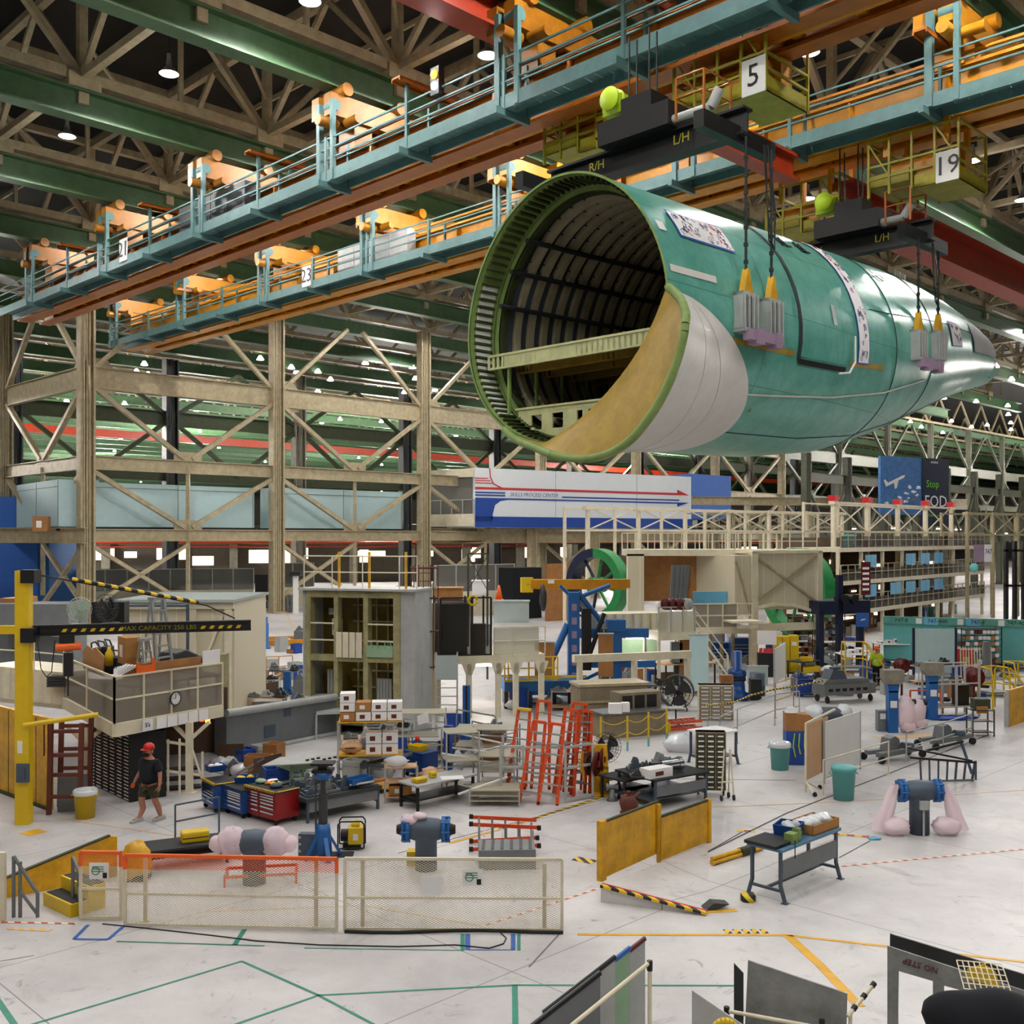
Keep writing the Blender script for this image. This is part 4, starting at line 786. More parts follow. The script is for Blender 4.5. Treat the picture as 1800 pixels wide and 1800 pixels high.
# glazed landing at the banner's end
t, L = wallbox('landing_room', 'greige landing with railing beside the SKILLS banner', 'office room', D0(756, 116), D0(833, 112), zpx(925, 112), zpx(903, 112), 2, 'beige_pale')
mb = MB(); mb.box(0, .6, zpx(903,112), L, .7, zpx(845,112)); mb.build('back_wall', 'grey', t); mb = MB(); mb.box(0,0,zpx(838,112),L,3,zpx(823,112)); mb.build('lintel_panel', 'beige_pale', t)
mb = MB(); [mb.bar((L*k/4,0,zpx(903,112)),(L*k/4,0,zpx(878,112)),.08) for k in range(5)]; mb.bar((0,0,zpx(878,112)),(L,0,zpx(878,112)),.08); mb.build('railing', 'light_grey', t)
mb = MB(); mb.box(0,.1,zpx(903,112),L*.95,.14,zpx(840,112)); mb.build('pane', 'office_pane', t)
member('steel_beam', D(745, 942, 113), D(1235, 942, 130), .6, 1.5, 'beige', 'deep beige beam carrying the SKILLS banner wall')
member('steel_beam', D(-80, 941, 92), D(150, 941, 84), .6, 1.2, 'beige', 'beige beam below the blue box')
for px, d in ((935, 118), (1046, 122), (1170, 128)): col(D0(px, d), zpx(930, d), .8)
# backdrop facade deep in the hall
p, yw, L = run(D0(-60, 150), D0(1500, 190)); t = T('rear_facade', 'long dark rear production facade with lit windows under the mezzanine', 'building wall', p, yw); LF = L
mb = MB(); mb.box(0, 0, 0, L, 1, H+1.0); mb.build('wall_panel', 'facade', t)
rd = random.Random(11)
for i in range(34):
    x = L*rd.random(); a, b = rd.choice(((.35,.65),(.45,.7),(.3,.5),(.5,.62)))
    mb = MB(); mb.box(x, -.06, (H-1)*a+1, x+rd.uniform(1.2, 3.4), -.02, (H-1)*b+1.2); mb.build('lit_window', 'warm_glow', t)
mb = MB(); [mb.box(L*i/16, -1.2, 0, L*i/16+1.2, -.1, H) for i in range(17)]; mb.build('pilaster', 'concrete', t)
mb = MB(); mb.tube((0,-1.5,H-.7), (L,-1.5,H-.9), .22, 8); mb.tube((0,-1.5,H-1.4), (L*.6,-1.5,H-1.4), .12, 8); mb.build('service_pipe', 'red_beam', t)
t2, L2 = wallbox('upper_facade', 'dark far wall band above the mezzanine beam', 'building wall', D0(-60,240), D0(2100,330), H-1, H+3.5, 1, 'concrete')
mb = MB(); rd = random.Random(5)
for i in range(60): x = L2*rd.random(); mb = MB(); mb.box(x, -.1, H+rd.uniform(.2,2.4), x+rd.uniform(3,9), -.05, H+rd.uniform(.2,2.4)) if 0 else mb.box(x, -.1, (zz:=H+rd.uniform(.2,2.6)), x+rd.uniform(2,7), -.05, zz+.22); mb.build('lit_strip', 'tube_glow', t2)
# glazed partition walls at ground level
def glazed(nm, lab, P, Q, zl, zt, n, pane='office_pane', low='beige_pale', fm='light_grey', cat='office partition'):
    p, yw, L = run(P, Q); t = T(nm, lab, cat, p, yw); mb = MB(); mb.box(0, 0, 0, L, .25, zl); mb.build('low_wall', low, t); mb = MB(); mb.box(0,.1,zl,L,.14,zt); mb.build('pane', pane, t)
    mb = MB(); [mb.box(L*i/n-.05, .02, zl, L*i/n+.05, .2, zt) for i in range(n+1)]; mb.box(0,.02,zt-.08,L,.2,zt); mb.build('frame', fm, t); return t
glazed('glazed_partition', 'long glazed partition on a pale low wall behind the beige columns', D0(66,101), D0(446,107), 1.75, 3.9, 10)
glazed('glazed_partition', 'glazed partition right of the stairs, before the lit windows', D0(496,108), D0(552,110), 1.9, 4.4, 3)
glazed('glazed_partition', 'grey glazed booth front under the landing room', D0(766,92), D0(905,97), 2.2, 4.6, 4)
t, L = wallbox('dark_booth', 'dark purple draped booth beside the plywood wall', 'booth', D0(902,90), D0(952,92), 0, 4.4, 2, 'cloth_black')
t, L = wallbox('plywood_wall', 'tall brown plywood wall before the blue and green wheel', 'plywood screen', D0(962,88), D0(1012,90), 0, 4.8, .3, 'wood')
for i, (x0, x1, y0, y1, d, m, nm, lab, cat) in enumerate(((448,470,1010,1058,104,'black','doorway_shade','black panel painted as the shade in an open doorway by the pallet stack','doorway'),(515,523,1012,1070,97,'white','white_post','white post with dark cap beside the pallet stack','post'))):  # the black box stands in for the shade inside the doorway
    t, L = wallbox(nm, lab, cat, D0(x0,d), D0(x1,d), 0, zpx(y0,d), .5, m)
    if i: mb = MB(); mb.box(-.3,-.3,zpx(y0,d),L+.3,.8,zpx(y0,d)+.4); mb.build('cap','black',t)
t = T('pallet_stack', 'stack of grey slatted trays beside the white post', 'tray stack', D0(482, 98), R(5)); mb = MB()
for i in range(12): mb.box(0, 0, i*.14+.02, 1.7, 1.2, i*.14+.07); [mb.box(k*.4, 0, i*.14+.07, k*.4+.12, 1.2, i*.14+.14) for k in range(5)]
mb.build('tray', 'grey', t)
t = T('steel_stair', 'short steel stair with handrails beside the dark doorway', 'stairs', D0(455, 98), R(-20))
for i in range(4): mb = MB(); mb.box(.0+i*.0, i*.3, .22*(4-i)-.04, 1.4, i*.3+.3, .22*(4-i)); mb.build('tread', 'dark_grey', t)
for x in (0, 1.4): mb = MB(); mb.path([(x,1.5,0),(x,1.5,.9),(x,0,1.9),(x,0,.9)], .04, 6); mb.build('handrail', 'light_grey', t)
# wheel rings
def wheel(px, py, d, r, lab, mats, yaw=135):
    t = T('assembly_ring', lab, 'assembly wheel', D(px, py, d), R(yaw)); rr = .28
    for k in range(2):
        mb = MB(); a0, a1 = (math.pi*.5, math.pi*1.5) if k == 0 else (-math.pi*.5, math.pi*.5)
        for yy in (-.45, .45): mb.grid(lambda a, b: Vector(((r-rr*2*b)*math.cos(a0+(a1-a0)*a), yy, (r-rr*2*b)*math.sin(a0+(a1-a0)*a))), 20, 1)
        mb.grid(lambda a, b: Vector((r*math.cos(a0+(a1-a0)*a), -.45+.9*b, r*math.sin(a0+(a1-a0)*a))), 20, 1); mb.grid(lambda a, b: Vector(((r-2*rr)*math.cos(a0+(a1-a0)*a), -.45+.9*b, (r-2*rr)*math.sin(a0+(a1-a0)*a))), 20, 1)
        mb.build('rim_half', mats[k], t)
    for i in range(8): a = i*.785+.2; mb = MB(); mb.tube((0,0,0), ((r-.4)*math.cos(a), 0, (r-.4)*math.sin(a)), .1, 8); mb.build('spoke', mats[0 if math.cos(a) < 0 else 1], t)
    mb = MB(); mb.tube((0,-.6,0), (0,.6,0), .5, 14); mb.build('hub', mats[0], t); return t
wheel(1050, 1028, 68, 2.35, 'big assembly ring half blue half green behind the yellow boom', ['wheel_green', 'navy'])
wheel(1402, 1040, 66, 2.75, 'big green assembly ring behind the white braced booth', ['wheel_green', 'wheel_green'], 120)
# scaffolds
def scaffold(P, Q, n, zt, zb, lab, mat='beige_pale', red=False, nm='gantry', depth=2.5, zbase=0):
    p, yw, L = run(P, Q); t = T(nm, lab, 'gantry', p, yw); dl = L/n
    for i in range(n+1): mb = MB(); mb.bar((dl*i,0,zbase), (dl*i,0,zt), .3 if red else .24); (mb.bar((dl*i,depth,zbase), (dl*i,depth,zt), .18)); mb.box(dl*i-.3,-.25,zt-.25,dl*i+.3,.25,zt); mb.build('post', mat, t)
    for z in (zt-.1, zb): mb = MB(); mb.bar((0,0,z), (L,0,z), .16); mb.bar((0,depth,z), (L,depth,z), .12); mb.build('rail_beam', mat, t)
    for i in range(n): mb = MB(); mb.bar((dl*i,0,zb), (dl*(i+1),0,zt), .08); mb.bar((dl*i,0,zt), (dl*(i+1),0,zb), .08); mb.build('cross_brace', mat, t)
    if red: 
        for i in range(n+1): mb = MB(); mb.box(dl*i-.3,-.3,zt,dl*i+.3,.3,zt+.45); mb.build('end_stop', 'red', t)
    return t
scaffold(D0(1033,74), D0(1480,92), 6, zpx(890,74), zpx(932,74), 'beige braced gantry running behind the white booth roof')
scaffold(D0(1465,80), D0(1672,96), 4, zpx(884,84), zpx(935,84), 'heavier beige braced gantry with red end stops below the blue billboard', red=True)
scaffold(D0(1240,98), D0(1466,110), 5, zpx(900,98), zpx(925,98), 'fainter braced gantry between the booth and the billboard', 'frame_beige')
scaffold(D0(1700,90), D0(1830,96), 3, zpx(900,90), zpx(940,90), 'low beige gantry at the picture edge past the billboard', 'beige')
# billboards
p, yw, L = run(D0(1548, 104), D0(1620, 107)); t = T('billboard', 'sky blue billboard with two white airliners climbing through cloud', 'billboard', p, yw); z0, z1 = zpx(886,104), zpx(801,104); mb = MB(); mb.box(0,0,z0-1.0,L,.3,z1); mb.build('panel', 'sky_print', t)
rd = random.Random(2)
mb = MB(); [mb.blob((rd.uniform(.1,.95)*L, .1, z0+rd.uniform(0,.38)*(z1-z0)), .5, .13, .25, 10, 6, .3, i) for i in range(9)]; mb.build('printed_cloud', 'banner_white', t)
for cx, cz, sc in ((L*.35, z0+(z1-z0)*.5, 1.0), (L*.8, z0+(z1-z0)*.12, .55)):
    mb = MB(); f = lambda u, w_: (cx+sc*(u*.93-w_*.36), cz+sc*(u*.36+w_*.93)); mb.prism([f(*q) for q in ((-1.5,-.12),(1.2,-.16),(1.55,0),(1.2,.12),(-1.1,.14),(-1.4,.6),(-1.6,.6))], -.05, -.01); mb.prism([f(*q) for q in ((-.3,-.1),(.4,-.1),(-.1,-.75),(-.4,-.75))], -.06, -.02); mb.build('printed_airliner', 'paper' if sc == 1 else 'grey', t)
p, yw, L = run(D0(1621, 107), D0(1668, 109)); t = T('billboard', 'dark navy billboard reading Stop FOD in green and white', 'billboard', p, yw); z0, z1 = zpx(925,107), zpx(805,107); mb = MB(); mb.box(0,0,z0,L,.3,z1); mb.build('panel', 'navy', t); hh = z1-z0
text('BOEING', .3, 'paper', t, (L*.45,-.03,z1-.4)); text('Stop', 1.05, 'lime_ink', t, (L*.38,-.03,z0+hh*.62)); text('FOD', 1.7, 'paper', t, (L*.5,-.03,z0+hh*.36)); text('Clean as you go', .36, 'lime_ink', t, (L*.5,-.03,z0+hh*.16))
t, L = wallbox('blue_tower_box', 'blue box room behind the frame right of the SKILLS banner', 'clad room', D0(1216,140), D0(1285,146), H+2.5, H+8.5, 6, 'wall_blue')
for a, b in (((1210,912),(1480,912)),): member('steel_beam', D(1216,880,134), D(1700,884,150), .5, 1.0, 'beige', 'beige beam above the far gantry')
# stepped platform with blue panels
p, yw, L = run(D0(1478, 72), D0(1730, 96)); t = T('work_platform', 'three level beige work platform with rows of light blue panels', 'platform', p, yw)
for z in (1.9, 4.0, 6.3):
    mb = MB(); mb.box(0, 0, z-.3, L, 4, z); mb.build('deck', 'beige_pale', t)
    mb = MB(); [mb.bar((L*i/26, 0, z), (L*i/26, 0, z+1.1), .06) for i in range(27)]; [mb.bar((0,0,z+k), (L,0,z+k), .06) for k in (.55, 1.1)]; mb.build('railing', 'beige', t)
    mb = MB(); mb.box(0,.02,z,L,.05,z+.8); mb.build('kick_screen', 'wire_screen_dark', t)
for i in range(9): mb = MB(); mb.bar((L*i/8, .2, 0), (L*i/8, .2, 6.3), .22); mb.build('post', 'beige_pale', t); 
for z in (2.9, 5.05):
    for i, f in enumerate((.13, .28, .38, .48, .58)): 
        if z > 5 and i == 1: continue
        for k in range(2): mb = MB(); mb.box(L*f+k*1.0, -.1, z-.15, L*f+k*1.0+.95, -.04, z+.72); mb.build('blue_panel', 'sky_blue', t)
mb = MB(); mb.box(0, 4, 0, L, 4.3, 7); mb.build('back_wall', 'brown', t)
rd = random.Random(8)
mb = MB(); [mb.box((x:=rd.uniform(0,L)), 3.9, (z:=rd.choice((.6,1.2,2.7,5,4.6))), x+rd.uniform(.3,1.4), 3.98, z+rd.uniform(.1,.4)) for i in range(26)]; mb.build('glow_shelf', 'warm_glow', t)  # glowing boxes imitate the light on shelves along the back wall
for i in range(22):
    x = rd.uniform(0,L-1); z = rd.choice((0,1.9,4.0,6.3)); carton(p+Matrix.Rotation(yw,3,'Z')@Vector((x,rd.uniform(1,2.5),z)), yw, rd.uniform(.4,1.2), .6, rd.uniform(.4,1.2), 'storage case set out on the blue panelled platform', rd.choice(('cardboard','grey','blue','paper','maroon','teal_bin')), cat='case', nm='storage_case')['group'] = 'cases on the blue panelled platform'
# big beige booth
d = 55.6; p, yw, L = run(D0(1323, d), D0(1438, d+1.5)); t = T('braced_booth', 'large cream booth clad in panels with a diagonal cross brace', 'booth', p, yw)
z0, z1 = zpx(1092, d), zpx(973, d); mb = MB(); mb.box(0,0,z0+.6,L,5,z1); mb.build('wall_panel', 'cladding', t)
mb = MB(); mb.prism([(0,z0),(.0,z0+.75),(L*.3,z0+.95),(L*.6,z0+.9),(L,z0+.4),(L,z0+.25),(L*.6,z0+.72),(L*.3,z0+.8),(.12,z0+.6),(.12,z0)], -.2, .1); mb.build('arched_beam', 'beige_pale', t)
mb = MB(); mb.bar((.1,-.06,z0+1), (L-.1,-.06,z1-.15), .12); mb.bar((.1,-.06,z1-.15), (L-.1,-.06,z0+.9), .12); mb.build('cross_brace', 'beige', t)
mb = MB(); mb.box(-.12,-.15,0,.25,.2,z1+.1); mb.build('post', 'beige_pale', t); mb = MB(); mb.box(L-.1,-.15,z0-.5,L+.2,.2,z1+.1); mb.build('post', 'beige_pale', t); mb = MB(); mb.box(-.1,-.15,z1,L+.2,5,z1+.15); mb.build('roof', 'beige_pale', t)
mb = MB(); mb.box(-.1,-.1,z0-.55,L+.4,.15,z0-.15); mb.bar((.1,0,1.2),(1.0,0,z0-.5),.15); mb.build('lower_beam', 'beige_pale', t)
mb = MB(); mb.box(-1.1,0,z0+.3,-.15,4,z1-.1); mb.build('side_wall', 'cladding', t); mb = MB(); mb.bar((-1.05,-.05,z1-.4),(-.2,-.05,z0+.5),.08); mb.build('side_brace', 'beige', t)
p, yw, L = run(D0(1103, 57), D0(1436, 57)); t = T('overhead_walkway', 'cream overhead walkway with railing on top of the booth', 'walkway', p, yw); z = zpx(974, 57)
mb = MB(); mb.box(0,0,z-.1,L,3,z+.25); mb.build('deck', 'beige_pale', t); mb = MB(); [mb.bar((L*i/14,0,z+.2),(L*i/14,0,z+1.15),.05) for i in range(15)]; [mb.bar((0,0,z+k),(L,0,z+k),.05) for k in (.7,1.15)]; [mb.bar((L*i/14,2.8,z+.2),(L*i/14,2.8,z+1.15),.05) for i in range(15)]; mb.bar((0,2.8,z+1.15),(L,2.8,z+1.15),.05); mb.build('railing', 'beige_pale', t)
mb = MB(); mb.box(.0,0,0,.9,.5,z); mb.build('leg_column', 'cladding', t); mb = MB(); mb.box(.95,1.8,zpx(1060,57),4.9,1.9,z); mb.build('inner_panel', 'wood', t)
# grey ribbed panel leaning on plywood
t = T('ribbed_sheet', 'grey ribbed metal panel leaning on an orange board in the booth', 'panel', D(1177,1062,54), R(2)); mb = MB(); mb.prism([(0,0),(.85,0),(1.05,2.0),(.12,2.0)], 0, .1); [mb.bar((.1+.2*k,-.03,.05),(.2+.22*k,-.03,1.95),.07) for k in range(4)]; mb.build('panel', 'grey', t)
t = T('orange_board', 'narrow orange brown board standing behind the ribbed panel', 'board', D(1205,1064,54.2), 0); mb = MB(); mb.box(0,0,0,.38,.06,2.0); mb.build('board', 'wood', t)
# deck beside the booth
p, yw, L = run(D0(1218, 54), D0(1322, 54.5)); t = T('mezzanine_deck', 'cream mezzanine deck with screened railing left of the booth post', 'platform', p, yw); z = zpx(1103,54)
mb = MB(); mb.box(0,0,z-.35,L,4,z); mb.build('deck', 'beige_pale', t); mb = MB(); [mb.bar((L*i/4,0,z),(L*i/4,0,z+1.2),.06) for i in range(5)]; [mb.bar((0,0,z+k),(L,0,z+k),.06) for k in (.6,1.2)]; mb.build('railing', 'beige_pale', t); mb = MB(); mb.box(0,.03,z,L*.75,.06,z+1.2); mb.build('screen', 'wire_screen', t)
mb = MB(); mb.box(.1,1.5,z+1.0,L*.75,1.9,z+1.75); mb.build('blue_cover', 'sky_blue', t)
mb = MB(); mb.path([(L*.6,-1.2,z+.1),(L*.95,-1.2,z+.1)], .08, 4); mb.box(L*.5,-1.4,z+.3,L*1.02,-.1,z+.4); mb.build('awning', 'beige_pale', t)
mb = MB(); [mb.tube((.1+q*L/5,3,0),(.1+q*L/5,3,z),.1,6) for q in range(6)]; mb.build('support_leg', 'beige', t)
t = T('steel_stair', 'long cream stair descending beneath the mezzanine deck', 'stairs', D0(1222, 52), R(-8)); 
for y in (0, .9): 
    mb = MB(); mb.bar((0,y,2.4),(1.6,y,.2),.2,.1); mb.build('stringer','beige_pale',t); mb = MB(); mb.bar((0,y,3.4),(1.6,y,1.2),.05); mb.bar((1.6,y,0),(1.6,y,1.2),.05); mb.bar((0,y,2.9),(1.6,y,.7),.04); mb.build('handrail','beige_pale',t)
for i in range(9): mb = MB(); mb.box(.17*i,.0,2.2-.24*i,.17*i+.25,.9,2.24-.24*i); mb.build('tread','grey',t)
# yellow boom lift
t = T('telescopic_boom', 'long orange yellow telescopic boom lying level above blue stands', 'crane boom', D(925, 1030, 50), R(8)); mb = MB(); mb.tube((0,0,.1),(4.9,0,.02),.24,4); mb.box(.2,-.26,-.12,5.0,.26,.3); mb.build('outer_boom','orange' if 0 else 'truck_yellow',t); mb = MB(); mb.box(-.25,-.2,-.3,.3,.2,.4); mb.build('boom_head','yellow',t); mb = MB(); mb.box(1.0,-.28,.12,1.3,-.255,.28); mb.build('decal','paper',t); mb = MB(); mb.blob((.75,-.35,-.55),.18,.18,.62,10,8,.1,2); mb.build('hook_bag','dark_grey',t)
# blue machinery
t = T('blue_tool_stand', 'tall blue steel assembly fixture with angled props and arms', 'assembly fixture', D0(985, 46), R(3))
mb = MB(); mb.box(.35,0,0,.85,.5,4.6); mb.build('mast','blue',t)
mb = MB(); mb.tube((.35,.2,3.2),(-.9,.1,.5),.16,8); mb.tube((.8,.2,4.6),(1.9,.2,3.2),.12,8); mb.tube((.9,.2,4.4),(2.2,.2,4.9),.1,8); mb.tube((0,.2,4.9),(.8,.2,4.1),.08,8); mb.build('prop','blue',t)
mb = MB(); mb.box(.85,0,2.6,3.9,.35,3.0); mb.box(.9,0,1.3,4.2,.3,1.6); mb.bar((.9,.1,.7),(2.4,.1,1.4),.14); mb.box(-1.9,-.2,.15,.4,.2,.75); mb.build('arm','blue',t)
mb = MB(); mb.box(2.2,-.1,.3,2.7,.4,2.9); mb.cb(2.45,.1,2.9,.8,.6,.5); mb.cb(2.45,.1,1.6,1.0,.7,.3); mb.build('second_column','blue',t)
mb = MB(); [mb.box(.5,-.02,.8+k*.6,.72,0,1.1+k*.6) for k in range(6)]; mb.build('reflective_patch','mauve',t)
mb = MB(); mb.box(.95,-.1,1.2,1.35,.3,3.9); mb.tube((1.1,-.1,1.4),(1.9,-.2,3.7),.1,8); mb.build('cable_bundle','black',t)
mb = MB(); [mb.bar((1.9,-.05,2.55+.5*k),(2.6,-.05,2.55+.5*k),.05) for k in range(2)]; [mb.bar((1.9+.35*k,-.05,2.55),(1.9+.35*k,-.05,3.05),.05) for k in range(3)]; mb.build('yellow_guard','yellow',t)
# quilted platform in front of it
def quilted(P, Q, z0, z1, n, lab, nm='quilted_fascia', cat='padded panel row'):
    p, yw, L = run(P, Q); t = T(nm, lab, cat, p, yw)
    for i in range(n): mb = MB(); a, b = L*i/n, L*(i+1)/n; mb.grid(lambda u, v: Vector((a+(b-a)*u, -.1-.12*math.sin(math.pi*u)**.6, z0+(z1-z0)*v)), 6, 3); mb.build('padded_panel', 'beige_pale', t)
    mb = MB(); mb.box(0,-.08,z0-.15,L,1.5,z0); mb.box(0,-.05,z1-.08,L,1.5,z1); mb.build('deck_edge','beige_pale',t); return t
quilted(D0(1035,47), D0(1172,48), zpx(1115,47), zpx(1080,47), 9, 'row of cream padded panels along the deck above the fluorescent tubes')
for x, y, d, l, lab in ((1050,1118,48,1.0,'fluorescent tube under the padded deck, first of two by the blue arm'),(1125,1121,48,1.3,'fluorescent tube under the padded deck, beside the reel platform'),(850,1169,44,1.1,'fluorescent tube glowing beneath the dark cage deck')):
    t = T('tube_light', lab, 'light fitting', D(x,y,d), R(4)); mb = MB(); mb.box(-l/2,-.06,.05,l/2,.06,.1); mb.build('housing','white',t); mb = MB(); mb.tube((-l/2,0,0),(l/2,0,0),.05,8); mb.build('tube','tube_glow',t); glow(D(x,y+4,d-.3), 60, .3)
# reel platform
p, yw, L = run(D0(1158,46), D0(1222,46.5)); t = T('reel_platform','small screened platform carrying maroon hose reels','platform',p,yw); z = zpx(1112,46)
mb = MB(); mb.box(0,0,z-.35,L,1.8,z); mb.build('deck','beige_pale',t); mb = MB(); [mb.bar((L*i/3,0,z),(L*i/3,0,z+1.1),.05) for i in range(4)]; mb.bar((0,0,z+1.1),(L,0,z+1.1),.05); mb.build('railing','light_grey',t); mb = MB(); mb.box(0,.03,z,L,.06,z+.9); mb.build('screen','wire_screen_light',t)
mb = MB(); [mb.bar((x,y,0),(x,y,z),.12) for x in (.05,L-.05) for y in (.1,1.6)]; mb.build('leg','beige_pale',t)
for i in range(4): r_ = reel(D(1172+i*12, 1062, 46.4), R(30), .26, .2, ['maroon hose reel nearest the ribbed panel','second maroon hose reel on the screened platform','third maroon hose reel on the screened platform','pale hose reel at the end of the reel row'][i], 'maroon' if i < 3 else 'light_grey')
# teal 747 wall and things by it
p, yw, L = run(D0(1553, 58), D0(1850, 55)); t = T('teal_tool_wall','long teal equipment wall with a lettered header strip','equipment wall',p,yw); z0, z1 = 0.3, zpx(1083,58)
mb = MB(); mb.box(0,0,z0,L,1.5,z1-.4); mb.build('wall_panel','teal_bin',t); mb = MB(); mb.box(0,-.1,z1-.42,L,.1,z1); mb.build('header_strip','primer',t)
for x, s in ((.11,'747-8'),(.33,'747-400'),(.57,'747-8'),(.80,'747-400')): text(s,.3,'black',t,(L*x,-.12,z1-.2))
for x in (.2,.45,.69): mb = MB(); mb.box(L*x,-.115,z1-.36,L*x+.3,-.1,z1-.06); mb.build('picture_tile','paper',t)
for x in (.25,.5): mb = MB(); mb.box(L*x,-.115,z1-.4,L*x+.7,-.1,z1-.02); mb.build('picture_tile','sky_blue',t)
t = T('white_screen','tall pale blue white sheet screen between dark posts','screen',G(1608,1190) if 0 else D0(1608,52.5),R(-3)); mb = MB(); mb.box(0,0,.25,1.95,.06,2.45); mb.build('sheet','pale_blue',t); mb = MB(); mb.box(-.1,-.03,0,0,.1,2.5); mb.box(1.95,-.03,0,2.06,.1,2.5); mb.build('post','navy',t)
t, L = wallbox('navy_lift','dark navy lift frame on posts beside the booth','lift frame',D0(1440,56),D0(1530,57),2.9,3.6,2,'navy'); mb = MB(); [mb.box(x,0,0,x+.3,.3,5 if x > 1 and x < 1.4 else 3) for x in (0,1.2,2.5)]; mb.build('post','navy',t); mb = MB(); [mb.tube((1.5+.6*k,-.2,3.7),(1.5+.6*k,.5,3.7),.25,10) for k in range(2)]; mb.build('pulley','black',t)
t = T('blue_poster','small blue poster with a white shape hung by the navy frame','poster',D(1505,1102,54),R(5)); mb = MB(); mb.box(0,0,0,.68,.03,.72); mb.build('sheet','wall_blue',t); mb = MB(); mb.prism([(.2,.3),(.5,.38),(.5,.42),(.3,.4)],-.01,0); mb.build('printed_shape','paper',t)
t = T('mast_lift','tall black mast lift machine at the picture edge','mast lift',D0(1768,60),0); mb = MB(); [mb.box(x,0,0,x+.16,.3,6.8) for x in (0,.5,1.0,1.5)]; mb.build('mast','black',t); mb = MB(); mb.box(-.3,-.8,0,2,1.2,.9); mb.build('chassis','navy',t); mb = MB(); [mb.box(0,0,z,1.6,.2,z+.12) for z in (2.2,4.2,6.2)]; mb.build('cross_bar','dark_steel',t)
t = T('banner_747','white and purple cloth banner with 747 lettering on the upper platform','banner',D(1712,988,84),R(30)); mb = MB(); mb.box(0,0,0,2.2,.03,1.4); mb.build('cloth','mauve',t); mb = MB(); mb.box(1.3,-.02,0,2.2,0,1.4); mb.build('white_field','paper',t); text('747',.6,'navy_ink',t,(1.75,-.04,.8))
t = T('balloon','round mint green balloon at the end of the blue panelled platform','balloon',D(1712,998,80),0); mb = MB(); mb.blob((0,0,0),.32,.32,.36,14,9,0); mb.build('balloon_skin','teal_bin',t)
t = T('red_banner','tall narrow dark red lettered banner before the platform','banner',D(1514,1046,70),R(20)); mb = MB(); mb.box(0,0,0,.75,.03,2.2); mb.build('cloth','maroon',t); mb = MB(); [mb.box(.1,-.01,.3+.35*k,.62,0,.45+.35*k) for k in range(5)]; mb.build('printed_block','paper',t)
# shelving of bins
def binshelf(P, yaw, w_, h, n, lab, d=.7):
    t = shelf_rack(P, yaw, w_, d, h, n, lab, 'dark_steel', 'brown', nm='bin_shelf'); rd = random.Random(int(P[0]*10)); z_ = [.15+(h-.18)*i/(n-1) for i in range(n-1)]
    for z in z_:
        mb = MB()
        for k in range(int(w_/.22)): mb.k = rd.choice((0,0,1,2,3)); mb.box(k*.22+.01,-.02,z,k*.22+.2,.5,z+.18)
        q = mb.build('bin_row',['paper','grey','maroon','cardboard'],t); q['kind'] = 'stuff'
    return t
binshelf(D0(1396,60), R(14), 1.3, 2.5, 8, 'tall bin shelf packed with white trays behind the yellow lockers'); binshelf(D0(1436,59), R(4), 1.6, 2.7, 8, 'tall bin shelf packed with trays beneath the navy lift frame')
binshelf(D0(1690,55), R(0), 2.1, 2.3, 8, 'long bin shelf before the teal equipment wall')
# ---------------- raised deck with the clock, jib crane and what stands by it
JP = G(42, 1448)
t = T('jib_crane_post', 'tall yellow square steel post at the picture edge with a grey switch box', 'crane post', JP, 0); th = (1448-1003)/F*JP.y
mb = MB(); mb.box(-.17,-.12,0,.17,.12,th); mb.build('post','yellow',t); mb = MB(); mb.box(-.1,-.2,1.05,.2,-.12,1.5); mb.box(-.04,-.23,1.15,.12,-.2,1.4); mb.build('switch_box','duct_grey',t)
mb = MB(); mb.box(-.1,-.135,1.75,.02,-.12,2.05); mb.build('notice','paper',t); mb = MB(); mb.box(0,-.2,th-.3,.34,.2,th+.02); mb.build('pivot_bracket','dark_steel',t); mb = MB(); mb.box(0,-.2,th-1.75,.3,.2,th-1.4); mb.build('pivot_bracket','dark_steel',t)
mb = MB(); mb.box(-1.6,-.05,th-1.55,-.1,.12,th-1.35); mb.build('yellow_arm','yellow',t); mb = MB(); mb.tube((.1,-.25,2.45),(1.7,-.9+1.2,2.62),.06,8); mb.build('yellow_arm','yellow',t)
b0 = D(50, 1109, 25.9); b1 = D(441, 1102, 27.4); p, yw, L = run(b0, b1)
t = T('jib_boom', 'black jib arm with yellow dashes reading MAX CAPACITY 250 LBS', 'jib crane', b0, yw)
mb = MB(); mb.ib((0,0,0),(L,0,.02),.2,.24,.03); mb.build('beam','black',t)
mb = MB(); [mb.prism([(x,-.05),(x+.1,-.05),(x+.15,.03),(x+.05,.03)],-.03,-.02) for x in [.75+.22*k for k in range(24)] if not 2.2 < x < 3.95 and x < L-.3]; mb.build('yellow_dash','yellow',t)
text('MAX CAPACITY 250 LBS', .17, 'olive_yellow', t, (3.05,-.03,0))
mb = MB(); mb.tube((L-.4,0,.2),(L-1.1,0,.55),.02,6); mb.tube((L-1.1,0,.55),(.1,0,1.4),.02,6); mb.build('tie_rod','dark_steel',t); mb = MB(); mb.tube((L-1.3,0,.63),(1.0,0,1.27),.045,8); mb.build('striped_sleeve','hazard_tape',t)
hp = b0.lerp(b1, .17)-Z*.14; t = T('chain_hoist','red chain hoist hanging from the black jib arm','hoist',hp,yw); mb = MB(); mb.tube((-.28,0,-.28),(.3,0,-.26),.1,12); mb.build('motor_body','safety_orange',t); mb = MB(); mb.box(-.2,-.06,-.18,.15,.06,.02); mb.box(-.1,-.08,-1.0,.12,.08,-.42); mb.build('trolley','black',t)
